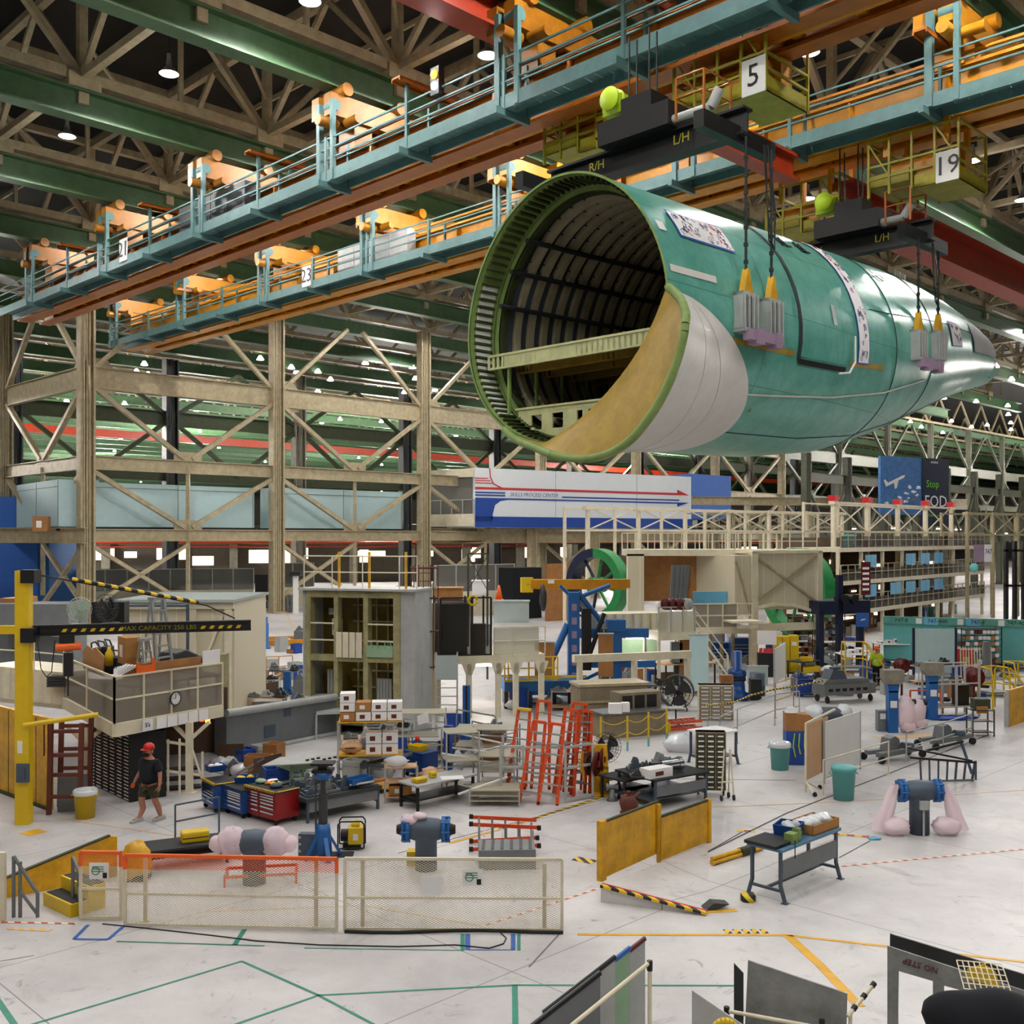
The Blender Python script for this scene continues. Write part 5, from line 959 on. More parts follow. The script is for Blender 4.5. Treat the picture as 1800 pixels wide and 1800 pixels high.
mb = MB(); mb.tube((0,0,-.4),(0,0,-1.5),.02,5); mb.path([(-.3,0,-.1),(-.38,0,-.9),(-.5,0,-1.0),(-.62,0,-.8),(-.7,0,-.1)],.012,5); mb.build('chain','dark_steel',t)
# yellow steel enclosure
a = G(-20,1385); b = G(86,1424); p, yw, L = run(a,b); t = T('yellow_enclosure','weathered yellow steel enclosure wall behind the jib post','steel enclosure',p,yw); mb = MB(); mb.box(0,0,0,L,.12,2.35); mb.build('side_panel','yellow_dirty',t); mb = MB(); [mb.box(L*k-.01,-.01,0,L*k+.01,.0,2.3) for k in (.35,.8)]; mb.box(-.1,-.06,0,L+.02,0,.08); mb.build('seam','dark_olive',t)
# deck
CC = D0(201, 26.9); CR = D0(391, 30.0); CL = D0(112, 31.5); zd = 2.25
t = T('raised_deck','cream raised steel deck with mesh railing carrying a wall clock','platform',(0,0,0))
bk = Vector((-1.2, 4.4, 0))
mb = MB(); mb.add([tuple(CC+Z*(zd-.05)),tuple(CR+Z*(zd-.05)),tuple(CR+bk+Z*(zd-.05)),tuple(CL+bk+Z*(zd-.05)),tuple(CL+Z*(zd-.05))],[(0,1,2,3,4)]); mb.build('deck_plate','mat_black',t)
mb = MB(); mb.bar(CC+Z*(zd-.18),CR+Z*(zd-.18),.1,.34); mb.bar(CC+Z*(zd-.18),CL+Z*(zd-.18),.1,.34); mb.build('edge_beam','beige_pale',t)
for px, py in ((150,1402),(333,1394)):
    q = G(px,py); mb = MB(); mb.bar(q,q+Z*(zd-.3),.17); mb.bar(q+Z*1.45,q+Vector((.55,0,zd-.3)),.1); mb.bar(q+Z*1.45,q+Vector((-.5,0,zd-.3)),.1); mb.cb(q.x,q.y,0,.35,.35,.03); mb.build('post','beige_pale',t)
for i, (P, Q, n) in enumerate(((CL, CC, 2), (CC, CR, 4))):
    mb = MB(); rh = 1.18; mb.add([tuple(P+Z*zd),tuple(Q+Z*zd),tuple(Q+Z*(zd+rh)),tuple(P+Z*(zd+rh))],[(0,1,2,3)]); mb.build('mesh_screen','wire_screen',t)
    mb = MB(); [mb.bar(P.lerp(Q,k/n)+Z*zd,P.lerp(Q,k/n)+Z*(zd+rh),.05) for k in range(n+1)]; [mb.bar(P+Z*(zd+h_),Q+Z*(zd+h_),.045) for h_ in (.6,rh)]; mb.build('railing','beige_pale',t)
dr = (CR-CC).normalized(); dn = (CC-CL).normalized(); yr = math.atan2(dr.y,dr.x); yl = math.atan2(dn.y,dn.x); nr = Vector((dr.y,-dr.x,0))
t = T('wall_clock','round black rimmed wall clock hung on the mesh railing','clock',CC.lerp(CR,.52)+Z*(zd+.4)+nr*.05,yr); mb = MB(); mb.lathe([(0,-.02),(.19,-.02),(.19,-.05),(.165,-.055),(.165,-.03),(0,-.03)],28,(0,0,0),'y'); mb.build('rim','black',t); mb = MB(); mb.lathe([(0,-.035),(.165,-.035)],28,(0,0,0),'y'); mb.build('face','paper',t)
mb = MB(); mb.bar((0,-.045,0),(0,-.045,.12),.014,.01); mb.bar((0,-.045,0),(-.12,-.045,.02),.012,.01); [mb.cb(.135*math.cos(k*.5236),-.04,.135*math.sin(k*.5236)-.008,.012,.006,.02) for k in range(12)]; mb.build('hand','black',t)
t = T('notice_strip',"strip of white notices headed 5'S along the deck edge",'sign',CC.lerp(CR,.22)+Z*(zd-.33)+nr*.08,yr)
for k in range(6): mb = MB(); mb.box(k*.36+(.1 if k else 0),-.01,0,k*.36+.33+(.1 if k else 0),0,.3); mb.build('sheet','paper',t)
text("5's",.16,'navy_ink',t,(.16,-.02,.15))
for nm, f, w_, h_, dz, lab in (('orange_board',.08,2.0,.16,1.18,'long orange brown board resting on the rail behind the clock'),):
    t = T(nm,lab,'board',CC.lerp(CR,.1)+Z*(zd+1.0)-nr*.1,yr); mb = MB(); mb.box(0,.02,0,2.6,.06,.42); mb.build('board','wood',t)
t = T('white_board','small white board at the far end of the deck rail','board',CC.lerp(CR,.81)+Z*(zd+1.15)-nr*.02,yr); mb = MB(); mb.box(0,0,0,.62,.03,.42); mb.build('board','paper',t)
nl = Vector((dn.y,-dn.x,0))
t = T('cardboard_sheet','ragged cardboard sheets standing behind the deck rail corner','cardboard sheet',CL.lerp(CC,.3)+Z*(zd+1.0)-nl*.15,yl); mb = MB(); mb.prism([(0,0),(2.2,0),(2.3,.55),(1.4,.72),(1.2,.62),(.5,.7),(0,.5)],0,.03); mb.build('sheet','cardboard',t)
carton(CL.lerp(CC,.45)+Z*(zd+1.2)-nl*.9, yl, .8, .4, .75, 'upright cardboard box behind the cardboard sheets', 'cardboard')
def ondeck(f, g, z=0): return CC.lerp(CR, f)+Vector((-.35, .94, 0))*g+Z*(zd+z)
t = T('support_table','low dark table on the raised deck','table',ondeck(.16,.5),yr); mb = MB(); mb.box(0,0,.75,3.1,1.4,.82); mb.build('tabletop','mat_black',t); mb = MB(); [mb.bar((x,y,0),(x,y,.75),.06) for x in (.1,3.0) for y in (.1,1.3)]; mb.build('leg','dark_steel',t)
stepladder(ondeck(.40,2.1), yr+.15, 3.0, 'tall bare aluminium stepladder standing on the raised deck', 'alu', .25, w_=.75, rungs=8, cap='alu'); stepladder(ondeck(.28,1.7), yr+.4, 1.9, 'shorter aluminium stepladder beside the tall one on the deck', 'alu', .3, w_=.6, rungs=5, cap='alu')
fan(D(140,1098,34)-Z*0, R(20), .38, 'pale wire fan on the deck behind the jib arm', h=.5, mat='light_grey', blade='seafoam'); fan(D(188,1096,33.5), R(-25), .42, 'dark fan beside the black cabinet above the jib arm', h=.5, mat='dark_grey')
t = T('black_cabinet','black cabinet behind the dark fan above the jib arm','cabinet',D(160,1102,34.2),R(5)); mb = MB(); mb.box(0,0,0,1.05,.6,.8); mb.build('body','black',t)
for px, py, d, s, m, lab in ((305,1168,30.5,(1.0,.7,.4),'dark_grey','dark folded seat cushion on the deck table'),(345,1168,31,(.9,.6,.2),'mat_black','flat black mat stack at the end of the deck table'),):
    t = T('seat_cushion',lab,'cushion',D(px,py,d),yr); mb = MB(); mb.prism([(0,0),(s[0],0),(s[0]*.95,s[2]*.5),(s[0]*.5,s[2]),(.1,s[2]*.8)],0,s[1]); mb.build('padding',m,t,bevel=.05)
t = T('yellow_bottle','yellow bottle standing behind the cardboard sheets','bottle',D(192,1170,29.5)); mb = MB(); mb.lathe([(0,0),(.1,0),(.11,.35),(.05,.45),(.05,.52),(0,.52)],14); mb.build('bottle','yellow',t)
t = T('safety_helmet','white hard hat on the deck table','hard hat',D(238,1156,29.8)); mb = MB(); mb.lathe([(.17,0),(.14,.02),(.13,.1),(.07,.16),(0,.17)],16); mb.build('shell','white',t)
t = T('rolled_drawings','fan of white papers spilling over the deck corner','papers',CC+Z*(zd+1.15),yr); mb = MB(); [mb.bar((.05,.05,0),(.1+.09*k,.1,.32-.02*abs(k-4)),.07,.008) for k in range(9)]; mb.build('sheet','paper',t)
rd = random.Random(21)
for k in range(16):                      # engine-like gear on the deck
    px = 175+rd.uniform(0,60); py = 1135+rd.uniform(0,35); d = 31+rd.uniform(-1,1.5); t = T('machine_unit','black machine unit with hoses piled on the raised deck','machine part',D(px,py+10,d),rd.uniform(0,3),'machine units on the raised deck'); mb = MB(); mb.box(-.2,-.15,-.1,.2,.15,.15); mb.tube((-.3,0,.05),(.3,.1,.1),.06,8); mb.build('block',rd.choice(('black','dark_steel','dark_grey')),t); mb = MB(); mb.path([(0,0,.15),(.1,.1,.35),(.3,0,.3),(.35,-.1,0)],.025,5); mb.build('hose','dark_grey',t)
t = T('orange_bracket','small orange bracket standing on the deck rail','bracket',CC.lerp(CR,.19)+Z*(zd+1.2),yr); mb = MB(); mb.prism([(0,0),(.6,0),(.6,.35),(.5,.35),(.5,.18),(.1,.18),(.1,.28),(0,.28)],0,.03); mb.build('plate','safety_orange',t)
# quilted edge to the left of the deck
quilted(D0(-30,33.5), D0(118,31.6), 2.0, 2.95, 8, 'row of cream padded panels along the deck edge behind the yellow post')
rail([D0(-30,33.2)+Z*2.95, D0(60,32.2)+Z*2.95, D0(112,31.4)+Z*2.95], 1.1, 'beige_pale', 'mesh deck railing behind the yellow post', plate=False)
t = T('yellow_crate','yellow open crate on the deck beside the yellow post','crate',D(8,1190,33),0); mb = MB(); mb.box(0,0,0,.75,.5,.3); mb.build('crate','yellow',t)
for k in range(4): t = T('steel_block','grey flat steel block stack at the left end of the deck','steel block',D(82,1208-k*5,31.2),R(5),'steel blocks on the deck'); mb = MB(); mb.box(0,0,0,1.0,.6,.07); mb.build('plate','dark_grey',t)
# rear machines at the left edge
for (x0,x1,y0,y1,d,m,nm,lab) in ((-20,120,1062,1110,45,'grey','machine_bed','grey machine bed cluttered with parts at the far left'),(0,30,1052,1068,46,'wood','timber_pallet','brown timber pallet on the far left machine bed')):
    t,L = wallbox(nm,lab,'machine' if m=='grey' else 'pallet',D0(x0,d),D0(x1,d),zpx(y1,d),zpx(y0,d),2,m)
t, L = wallbox('pallet_wall','grey slatted steel racks standing at the far left under the blue box','storage rack',D0(-30,47),D0(128,46),0,zpx(1098,46),1,'grey')
# beige braced tank wall behind the deck
d = 39; p, yw, L = run(D0(215,d), D0(412,d)); t = T('braced_tank_wall','pale cream braced wall of a large booth behind the raised deck','booth',p,yw); z1 = zpx(1058,d); mb = MB(); mb.box(0,0,0,L,5,z1); mb.build('wall_panel','cladding',t)
mb = MB(); [mb.box(x,-.12,0,x+.28,0,z1) for x in (L*.6,L-.35)]; mb.box(0,-.15,z1-.25,L,0,z1); mb.bar((L*.66,-.08,z1*.35),(L*.9,-.08,z1-.5),.09); mb.build('frame','beige_pale',t); mb = MB(); mb.box(-.2,-.3,z1,L+.1,5.1,z1+.1); mb.build('roof','glassy',t)
mb = MB(); mb.tube((L*.62,-.5,1.5),(L*.62,-.5,z1-.05),.06,8); mb.tube((0,-.5,z1-.1),(L*.62,-.5,z1-.1),.05,8); mb.build('pipe','duct_grey',t)
t, L = wallbox('booth_column','olive cream steel column by the warning lamps','post',D0(385,37),D0(396,37),0,2.9,.5,'cream_tower')
t = T('signal_lamp','red and amber signal lamps under the deck edge','signal lamp',D(352,1264,30)); mb = MB(); mb.tube((0,0,0),(.09,0,0),.07,10); mb.build('red_lens','red_glow',t); mb = MB(); mb.tube((.16,0,-.03),(.26,0,-.03),.07,10); mb.build('amber_lens','amber_glow',t); mb = MB(); mb.tube((0,0,.08),(.3,0,.08),.03,6); mb.build('bracket','dark_steel',t)
# black drawer banks under the deck
A = G(229,1411); Bq = G(157,1377); dv = (A-Bq); yb = math.atan2(dv.y,dv.x); Lb = dv.length; hb = (1411-1291)/F*A.y
for i, lab in enumerate(('black bin cabinet, farthest of three under the raised deck','black bin cabinet in the middle of three under the deck','black bin cabinet nearest the man in the red cap')):
    drawers_rack(Bq+dv*(i/3), yb, Lb/3-.03, 1.0, hb, 2, 19, 'black', lab, 'mat_black', 'paper')
# maroon lift, panel, cans, sign post
t = T('maroon_lift','maroon steel lift frame standing behind the yellow post','lift frame',G(86,1432),R(5)); mb = MB(); [mb.bar((x,y,0),(x+.05,y,2.3),.11) for x in (0,.75) for y in (0,.8)]; mb.build('post','rust',t); mb = MB(); [mb.bar((0,y,z),(.8,y,z),.09) for z in (.45,1.0,1.5,2.1) for y in (0,.8)]; mb.build('cross_bar','rust',t); mb = MB(); [mb.bar((-.1+.1*k,-.05,1.5),(-.1+.1*k,-.05,2.4),.03) for k in range(3)]; mb.build('rod','maroon',t)
t = T('steel_sheet','grey galvanised sheet leaning behind the yellow bin','metal sheet',G(101,1428),R(10)); mb = MB(); mb.prism([(0,0),(.72,0),(.72,.95),(0,.95)],0,.03); mb.build('sheet','grey',t)
bincan(150,1437,1389,.27,'yellow','round yellow bin with bagged rubbish beside the red and white post',wrap=True)
t = T('extinguisher_sign_post','narrow red and white sign strip reading down beside the yellow bin','sign post',G(149,1400)-Vector((0,.25,0)),0); mb = MB(); mb.box(-.06,0,0,.06,.05,1.7); mb.build('post','white',t); mb = MB(); mb.box(-.07,-.01,.7,.07,0,1.5); mb.build('red_strip','red',t); text('F\nI\nR\nE',.1,'white',t,(0,-.02,1.15))
person(G(262,1443), R(38-90+20), 1.02, 'man in red cap, black T-shirt and dark shorts walking past black bins', 'cloth_black', 'cloth_olive', 'red', True, stride=.16)
# stair and beige rails beside the bins
t = T('access_stair','beige access stair frame beside the black bin cabinets','stairs',G(275,1398),R(20)); mb = MB(); [mb.bar((x,0,0),(x,0,1.5 if x < 1 else 1.1),.06) for x in (0,.3,.6,.9,1.2)]; mb.bar((0,0,1.5),(.9,0,1.3),.07); mb.bar((0,0,.7),(1.2,0,.45),.06); mb.bar((.9,0,1.3),(1.3,0,0),.06); mb.build('railing','beige_pale',t)
for k in range(3): mb = MB(); mb.box(0,.4+.3*k,.2*k,1.2,.75+.3*k,.2*k+.06); mb.build('tread','mat_black',t)
t, L = wallbox('alcove_shade','brown panel painted as the shade under the deck behind the beige stair','alcove wall',D0(228,33.5),D0(400,34.5),0,2.1,.3,'brown')  # dark sheet supplies the shade of the space beneath the deck
# grey sloped tooling base
a = G(398,1330); b = G(590,1290); p, yw, L = run(a,b); t = T('tooling_plinth','long grey stained tooling base with rolled top edge below the tower','tooling base',p,yw); mb = MB(); mb.prism([(0,0),(L,0),(L,1.3),(0,1.35)],0,.6); mb.build('side_panel','light_grey' if 0 else 'grey',t); mb = MB(); mb.tube((0,0,1.38),(L,0,1.32),.13,12); mb.tube((0,-.1,.05),(L,-.1,.05),.08,8); mb.build('rolled_edge','light_grey',t); mb = MB(); mb.box(L*.32,-.02,.35,L*.42,0,.75); mb.box(L*.5,-.03,.95,L*.56,0,1.2); mb.build('cover_plate','duct_grey',t)
t = T('step_platform','small grey slatted step platform at the foot of the tower','platform',G(556,1300),R(15)); mb = MB(); mb.box(0,0,.85,2.6,1.2,.93); mb.box(-.3,.9,1.25,1.0,2.0,1.3); mb.build('deck','light_grey',t); mb = MB(); [mb.bar((x,y,0),(x,y,.85),.06) for x in (0,2.5) for y in (0,1.1)]; mb.build('leg','light_grey',t)
# EXIT tower
a = G(537,1286); b = G(704,1296); p, yw, L = run(a,b); t = T('inspection_tower','tall stained cream two storey tower with an EXIT sign and amber screens','tower',p,yw); zt = zpx(1037,a.y); zm = zpx(1160,a.y)
mb = MB(); [mb.box(L*f,-.05,0,L*f+w_,.3,zt) for f, w_ in ((0,.22),(.31,.16),(.62,.18),(.93,.26))]; mb.build('post','cream_tower',t)
mb = MB(); [mb.box(0,-.03,z,L,.3,z+.22) for z in (zt-.25,zm)]; mb.box(0,.1,.3,L,2.6,.5); mb.build('beam','cream_tower',t)
mb = MB(); mb.box(0,1.3,0,L,1.4,zt); mb.build('back_screen','bronze_glass',t); mb = MB(); mb.box(-.1,0,0,.05,2.4,zt); mb.box(L,0,0,L+.55,1.6,zt); mb.build('side_wall','light_grey',t)
mb = MB(); [mb.box(L*f,1.2,.5,L*f+.06,1.3,zt) for f in (.4,.5,.6,.72,.82)]; [mb.box(L*.35,1.18,z,L*.95,1.28,z+.06) for z in (.9,1.5,2.1,3.2,3.9,4.5)]; mb.build('mullion','cream_tower',t)
mb = MB(); [mb.bar((L*a_,-.02,z),(L*b_,-.02,z),.05) for a_, b_ in ((.03,.31),(.66,.93)) for z in (zm+.75,zm+1.35)]; mb.bar((L*.03,-.02,.9),(L*.2,-.02,.9),.05); mb.build('railing','beige_pale',t)
mb = MB(); [mb.box(L*(.34+.07*k),-.1,zm+.15,L*(.4+.07*k),-.04,zm+1.05) for k in range(4)]; mb.build('padded_guard','beige_pale',t)
for f, z in ((.17,1.0),(.7,.75)):
    for k in range(5): mb = MB(); mb.tube((L*f+.12*k,.6,z-.3),(L*f+.12*k,.6,z+1.2),.06,8); mb.build('vertical_duct','light_grey',t)
mb = MB(); mb.box(L*.1,1.1,zt-.95,L*.22,1.15,zt-.72); mb.build('exit_sign','paper',t); text('EXIT',.2,'wheel_green',t,(L*.16,1.08,zt-.83)); mb = MB(); mb.box(L*.15,1.0,zt-1.7,L*.26,1.05,zt-1.1); mb.build('notice_board','paper',t); mb = MB(); mb.box(L*.165,.97,zt-1.5,L*.245,.99,zt-1.2); mb.build('notice_print','wheel_green',t)
mb = MB(); mb.box(-.2,-.2,zt,L+.6,2.0,zt+.08); mb.build('roof','light_grey',t)
mb = MB(); mb.box(L*.66,-.1,zm+.2,L*.93,.2,zm+.6); [mb.path([(L*.72+.5*k,-.1,zm+.5),(L*.72+.5*k,-.15,zm+.75),(L*.78+.5*k,-.15,zm+.75),(L*.78+.5*k,-.1,zm+.5)],.02,5) for k in range(2)]; mb.build('valve_box','seafoam',t)
q = [p+Matrix.Rotation(yw,3,'Z')@Vector((x,y,zt+.08)) for x, y in ((0,-.1),(L*.3,-.1),(L*.62,-.1),(L,-.1),(L+.5,.3))]
rail(q, 1.15, 'beige_pale', 'pale railing with yellow posts on the roof of the EXIT tower', plate=False)
for k in (1,2,3): t2 = T('yellow_roof_post','yellow post on the tower roof, %s' % ('nearest the cabinets','in the middle','by the steel column')[k-1],'post',q[k]+Vector((.2,.3,0))); mb = MB(); mb.tube((0,0,0),(0,0,1.3),.05,8); mb.build('post','yellow_dirty',t2)
# ladder cage
for i, (px, lab) in enumerate(((738,'rust brown caged ladder running up the steel column beside the tower'),)):
    t = T('caged_ladder',lab,'ladder',G(742,1290)+Vector((0,1.0,0)),R(0)); r_ = .5
    for z in (2.3,3.6,4.8,5.9): mb = MB(); mb.path([(r_*math.cos(a*.314+math.pi),r_*math.sin(a*.314+math.pi)*1.0,z) for a in range(11)],.035,5); mb.build('hoop','rust',t)
    mb = MB(); [mb.tube((r_*math.cos(a*.785+math.pi),r_*math.sin(a*.785+math.pi),2.2),(r_*math.cos(a*.785+math.pi),r_*math.sin(a*.785+math.pi),6.0),.018,5) for a in range(5)]; mb.build('cage_bar','rust',t)
    mb = MB(); [mb.tube((-.2,.1,.3*k),(.2,.1,.3*k),.015,5) for k in range(20)]; [mb.bar((x,.1,0),(x,.1,6),.04) for x in (-.22,.22)]; mb.build('rung','rust',t)
t, L = wallbox('grey_partition','stained pale wall panel between the tower and the dark cage','wall panel',D0(706,41),D0(775,42),0,zpx(1062,41),2,'cladding')
t = T('steel_door_plate','grey blue steel plate standing under the caged ladder','steel plate',G(722,1290),R(4)); mb = MB(); mb.box(-.35,0,0,.2,.06,2.1); mb.build('plate','duct_grey',t)
t = T('roll_ladder_stand','grey rolling work stand with screen beside the dark cage','rolling stand',G(766,1294),R(2)); mb = MB(); [mb.bar((x,y,0),(x,y,2.9),.05) for x in (0,.75) for y in (0,.6)]; [mb.bar((0,0,.3*k+.2),(.75,0,.3*k+.2),.035) for k in range(8)]; mb.build('frame','light_grey',t); mb = MB(); mb.prism([(0,2.0),(.75,2.0),(.75,2.85),(0,2.85)],-.03,0); mb.build('screen','glassy',t)
# dark cage deck
a = D0(775,40.5); b = D0(958,41.5); p, yw, L = run(a,b); zc = zpx(1152,41); t = T('cage_deck','cream deck on flared legs holding the dark mesh cage','platform',p,yw); mb = MB(); mb.box(0,0,zc-.3,L,3.5,zc); mb.build('deck','beige_pale',t)
for f in (.27,.55,.72,.97): mb = MB(); mb.box(L*f-.1,0,0,L*f+.1,.2,zc-.3); mb.prism([(L*f-.1,zc-.75),(L*f+.1,zc-.75),(L*f+.28,zc-.3),(L*f-.28,zc-.3)],0,.2); mb.build('leg','beige_pale',t)
t = T('mesh_cage','tall black wire mesh cage cabin on the cream deck','cage',onto(t,0,.1,zc),yw); mb = MB(); [mb.bar((x,y,0),(x,y,2.25),.07) for x in (0,1.25,2.0) for y in (0,1.4)]; [mb.bar((0,0,z),(2,0,z),.06) for z in (0.03,2.25)]; mb.build('frame','black',t)
mb = MB(); mb.box(.03,.03,0,1.22,.06,2.2); mb.box(0,.05,0,.03,1.4,2.2); mb.box(1.28,.03,0,1.97,.06,1.2); mb.build('mesh_wall','wire_screen_dark',t); mb = MB(); mb.box(1.3,.5,0,1.9,.6,1.2); mb.build('inner_panel','brown',t); mb = MB(); mb.path([(1.25+.18*math.cos(k*.6),-.1,2.15+.18*math.sin(k*.6)) for k in range(11)],.05,6); mb.build('hose_coil','yellow',t); mb = MB(); mb.box(.1,.2,0,1.1,1.2,2.0); mb.build('back_panel','black',t)
rail([p+Matrix.Rotation(yw,3,'Z')@Vector((x,0,zc)) for x in (2.1,L*.68,L)], 1.1, 'beige_pale', 'pale mesh railing beside the black cage', plate=False)
t2 = T('mesh_infill','pale expanded mesh panel on the railing beside the black cage','mesh panel',onto(t,2.1,.05,0),yw); mb = MB(); mb.box(0,0,0,1.85,.02,1.05); mb.build('mesh','wire_screen_light',t2)
for (x0,x1,y0,y1,d,m,lab) in ((868,930,1058,1095,52,'glassy','glass fronted case stacked behind the black cage'),(762,812,1035,1056,45,'wood','long brown wooden crate on the wall above the cage'),(830,858,1022,1046,58,'paper','white tank with handle behind the dark cage')):
    t,L = wallbox('storage_case',lab,'case',D0(x0,d),D0(x1,d),zpx(y1,d),zpx(y0,d),1,m); mb = MB(); mb.box(L*.1,-.03,zpx(y1,d)+.1,L*.9,0,zpx(y1,d)+.14); mb.box(-.05,-.05,zpx(y0,d),L+.05,1.05,zpx(y0,d)+.05); mb.build('lid',m,t)
t = T('traffic_cone','bright orange traffic cone beyond the dark cage','traffic cone',D(877,1055,56)); mb = MB(); mb.lathe([(0,.8),(.05,.8),(.2,.05),(0,.05)],14); mb.cb(0,0,0,.5,.5,.05); mb.build('cone','safety_orange',t)
t = T('x_braced_mast','slim dark X braced mast rising behind the black cage','mast',D0(823,52)); mb = MB(); [mb.bar((x,0,0),(x,0,6.2),.1) for x in (0,.95)]; mb.bar((0,0,4.4),(.95,0,6.1),.04); mb.bar((.95,0,4.4),(0,0,6.1),.04); mb.bar((0,0,6.2),(.95,0,6.2),.08); mb.build('frame','dark_olive',t)
t = T('yellow_rail_platform','blue platform with tall yellow guard rails','platform',D0(887,43),R(8)); mb = MB(); mb.box(0,0,.7,3.2,1.8,1.1); mb.build('deck','blue',t); mb = MB(); [mb.bar((x,0,1.1),(x,0,2.1),.06) for x in (0,.15,.5,1.0,1.5,2.0,2.2)]; [mb.bar((0,0,z),(2.2,0,z),.05) for z in (1.3,1.65,2.1)]; mb.bar((0,-.1,1.15),(3.4,-.1,1.3),.08); mb.build('guard_rail','yellow',t); mb = MB(); [mb.box(x,0,0,x+.15,.3,.7) for x in (0,1,2,3)]; mb.build('leg','navy',t)
# aircraft ground floor beyond: parts strewn in the gap left of the tower
A_ = lambda px, py: G(px, py)
rd = random.Random(31)
for px, py, w_, h_, m, lab in ((440,1143,1.3,.9,'grey','grey machine cabinet with a yellow tag in the aisle gap'),(470,1180,1.1,.6,'light_grey','pale work box on the aisle floor, below the yellow beams'),(500,1195,1.0,.4,'cardboard','flat carton pile on the aisle floor near the blue stand'),(430,1205,1.2,.35,'mat_black','low dark cart in the aisle gap'),(455,1212,1.4,.5,'wire_screen','slatted steel crate in the aisle gap'),(430,1245,1.6,.2,'brown','brown mat table in front of the aisle crates'),(460,1255,1.5,.45,'beige_pale','pale cart carrying a blue framed tray')):
    p = G(px,py); t = T('floor_box' if m != 'mat_black' else 'low_cart',lab,'crate',p,R(8)); mb = MB(); mb.box(-w_/2,0,.12,w_/2,.8,h_); mb.build('body',m,t); mb = MB(); mb.box(-w_/2-.04,-.04,h_,w_/2+.04,.84,h_+.05); mb.build('lid','light_grey',t); mb = MB(); [mb.cb(x,y,0,.08,.08,.12) for x in (-w_/2+.05,w_/2-.05) for y in (.05,.75)]; mb.build('foot','dark_steel',t)
for k, lab in enumerate(('upper orange yellow box beam lying across the aisle','lower orange yellow box beam lying across the aisle')):
    t = T('yellow_box_beam',lab,'beam',G(472,1130+k*7),R(14)); mb = MB(); mb.box(0,0,.05,2.9,.35,.4); mb.build('beam','truck_yellow',t)
rail([G(468,1190),G(490,1189),G(514,1187)],1.0,'truck_yellow','small orange yellow guard rail in the aisle gap')
t = T('jack_stand','blue jack post with dark top in the aisle gap','jack',G(467,1140)); mb = MB(); mb.lathe([(0,0),(.35,0),(.3,.08),(.2,.1),(.2,1.6),(.14,1.6),(.14,2.0),(0,2.0)],12); mb.build('column','blue',t)
t = T('tripod_jack','blue tripod jack standing by the tower corner','jack',G(505,1250)); mb = MB(); mb.tube((0,0,.9),(0,0,1.6),.17,10); [mb.tube((0,0,1.1),(.4*math.cos(a),.4*math.sin(a),0),.08,6) for a in (.3,2.4,4.5)]; mb.build('body','blue',t)
for px, py, s, lab in ((422,1120,.8,'pink wrapped pedestal far down the aisle, upper one'),(425,1165,1.0,'pink wrapped pedestal in the aisle beside the booth wall')):
    t = T('wrapped_pedestal',lab,'utility pedestal',G(px,py)); mb = MB(); mb.blob((0,0,.5*s),.5*s,.4,.55*s,12,8,.2,px); mb.blob((.6*s,0,.3*s),.5*s,.35,.3*s,10,7,.2,py); mb.build('plastic_cover','pink_wrap',t); mb = MB(); mb.tube((-.1,0,0),(-.1,0,1.3*s),.1,8); mb.build('post','duct_grey',t)
t, L = wallbox('striped_edge','yellow and black striped low barrier in the aisle gap','barrier',G(400,1272),G(415,1262),0,.5,.2,'hazard')
t, L = wallbox('yellow_edge','yellow low barrier farther down the aisle','barrier',G(405,1203),G(448,1195),0,.35,.2,'yellow')
# ---------------- floor markings (children of the floor)
def tape(pts, w_, mat, lab=None, z=.004, nm='tape_line'):
    P = [G(*p) for p in pts]; mb = MB()
    o = P[0]; d0 = P[1]-P[0]; yw = math.atan2(d0.y, d0.x)
    inv = Matrix.Rotation(-yw, 3, 'Z'); q = [inv @ (p-o) for p in P]
    for a, b in zip(q, q[1:]): mb.bar(a+Z*.001, b+Z*.001, w_, .003)
    t = mb.build(nm, mat, FLOOR, lab); t.location = o+Z*z; t.rotation_euler = (0, 0, yw)
g_, b_, y_ = 'tape_green', 'tape_blue', 'tape_yellow'
tape([(-10,1750),(28,1805)], .09, g_); tape([(40,1806),(425,1690),(560,1750),(670,1808)], .05, g_); tape([(400,1806),(560,1750)], .05, g_); tape([(560,1750),(905,1732),(1290,1733)], .05, g_); tape([(905,1732),(906,1806)], .09, g_)
tape([(155,1626),(130,1651),(190,1652),(220,1626)], .07, b_); tape([(205,1655),(465,1663)], .04, g_); tape([(430,1634),(412,1662)], .09, g_); tape([(535,1667),(815,1671)], .03, g_)
tape([(822,1642),(822,1670)], .09, b_); tape([(813,1642),(813,1671)], .07, g_); tape([(822,1670),(905,1670)], .03, b_); tape([(902,1642),(902,1670)], .08, b_); tape([(912,1642),(912,1671)], .06, g_)
tape([(1015,1643),(1382,1644),(1810,1692)], .085, y_); tape([(1385,1645),(1440,1695),(1512,1770)], .17, 'tape_yellow', 'wide scuffed yellow line')
for k in range(5): tape([(1275+k*16,1634),(1283+k*16,1641)], .1, 'hazard_tape')
tape([(845,1630),(1052,1562)], .055, 'red_tape'); tape([(360,1603),(640,1592),(845,1628)], .04, 'tape_orange'); tape([(1470,1524),(1810,1492)], .06, 'red_tape'); tape([(1230,1420),(1475,1410),(1810,1388)], .05, 'tape_orange'); tape([(95,1437),(330,1473)], .05, 'tape_orange')
tape([(872,1460),(1100,1388)], .12, 'hazard_tape'); tape([(790,1482),(872,1460)], .12, y_); tape([(1010,1509),(1045,1516)], .3, 'hazard_tape'); tape([(1110,1350),(1245,1330)], .05, 'tape_orange'); tape([(50,1461),(68,1466)], .45, y_, 'worn yellow floor patch'); tape([(15,1632),(90,1636)], .12, 'tape_orange', 'orange floor label')
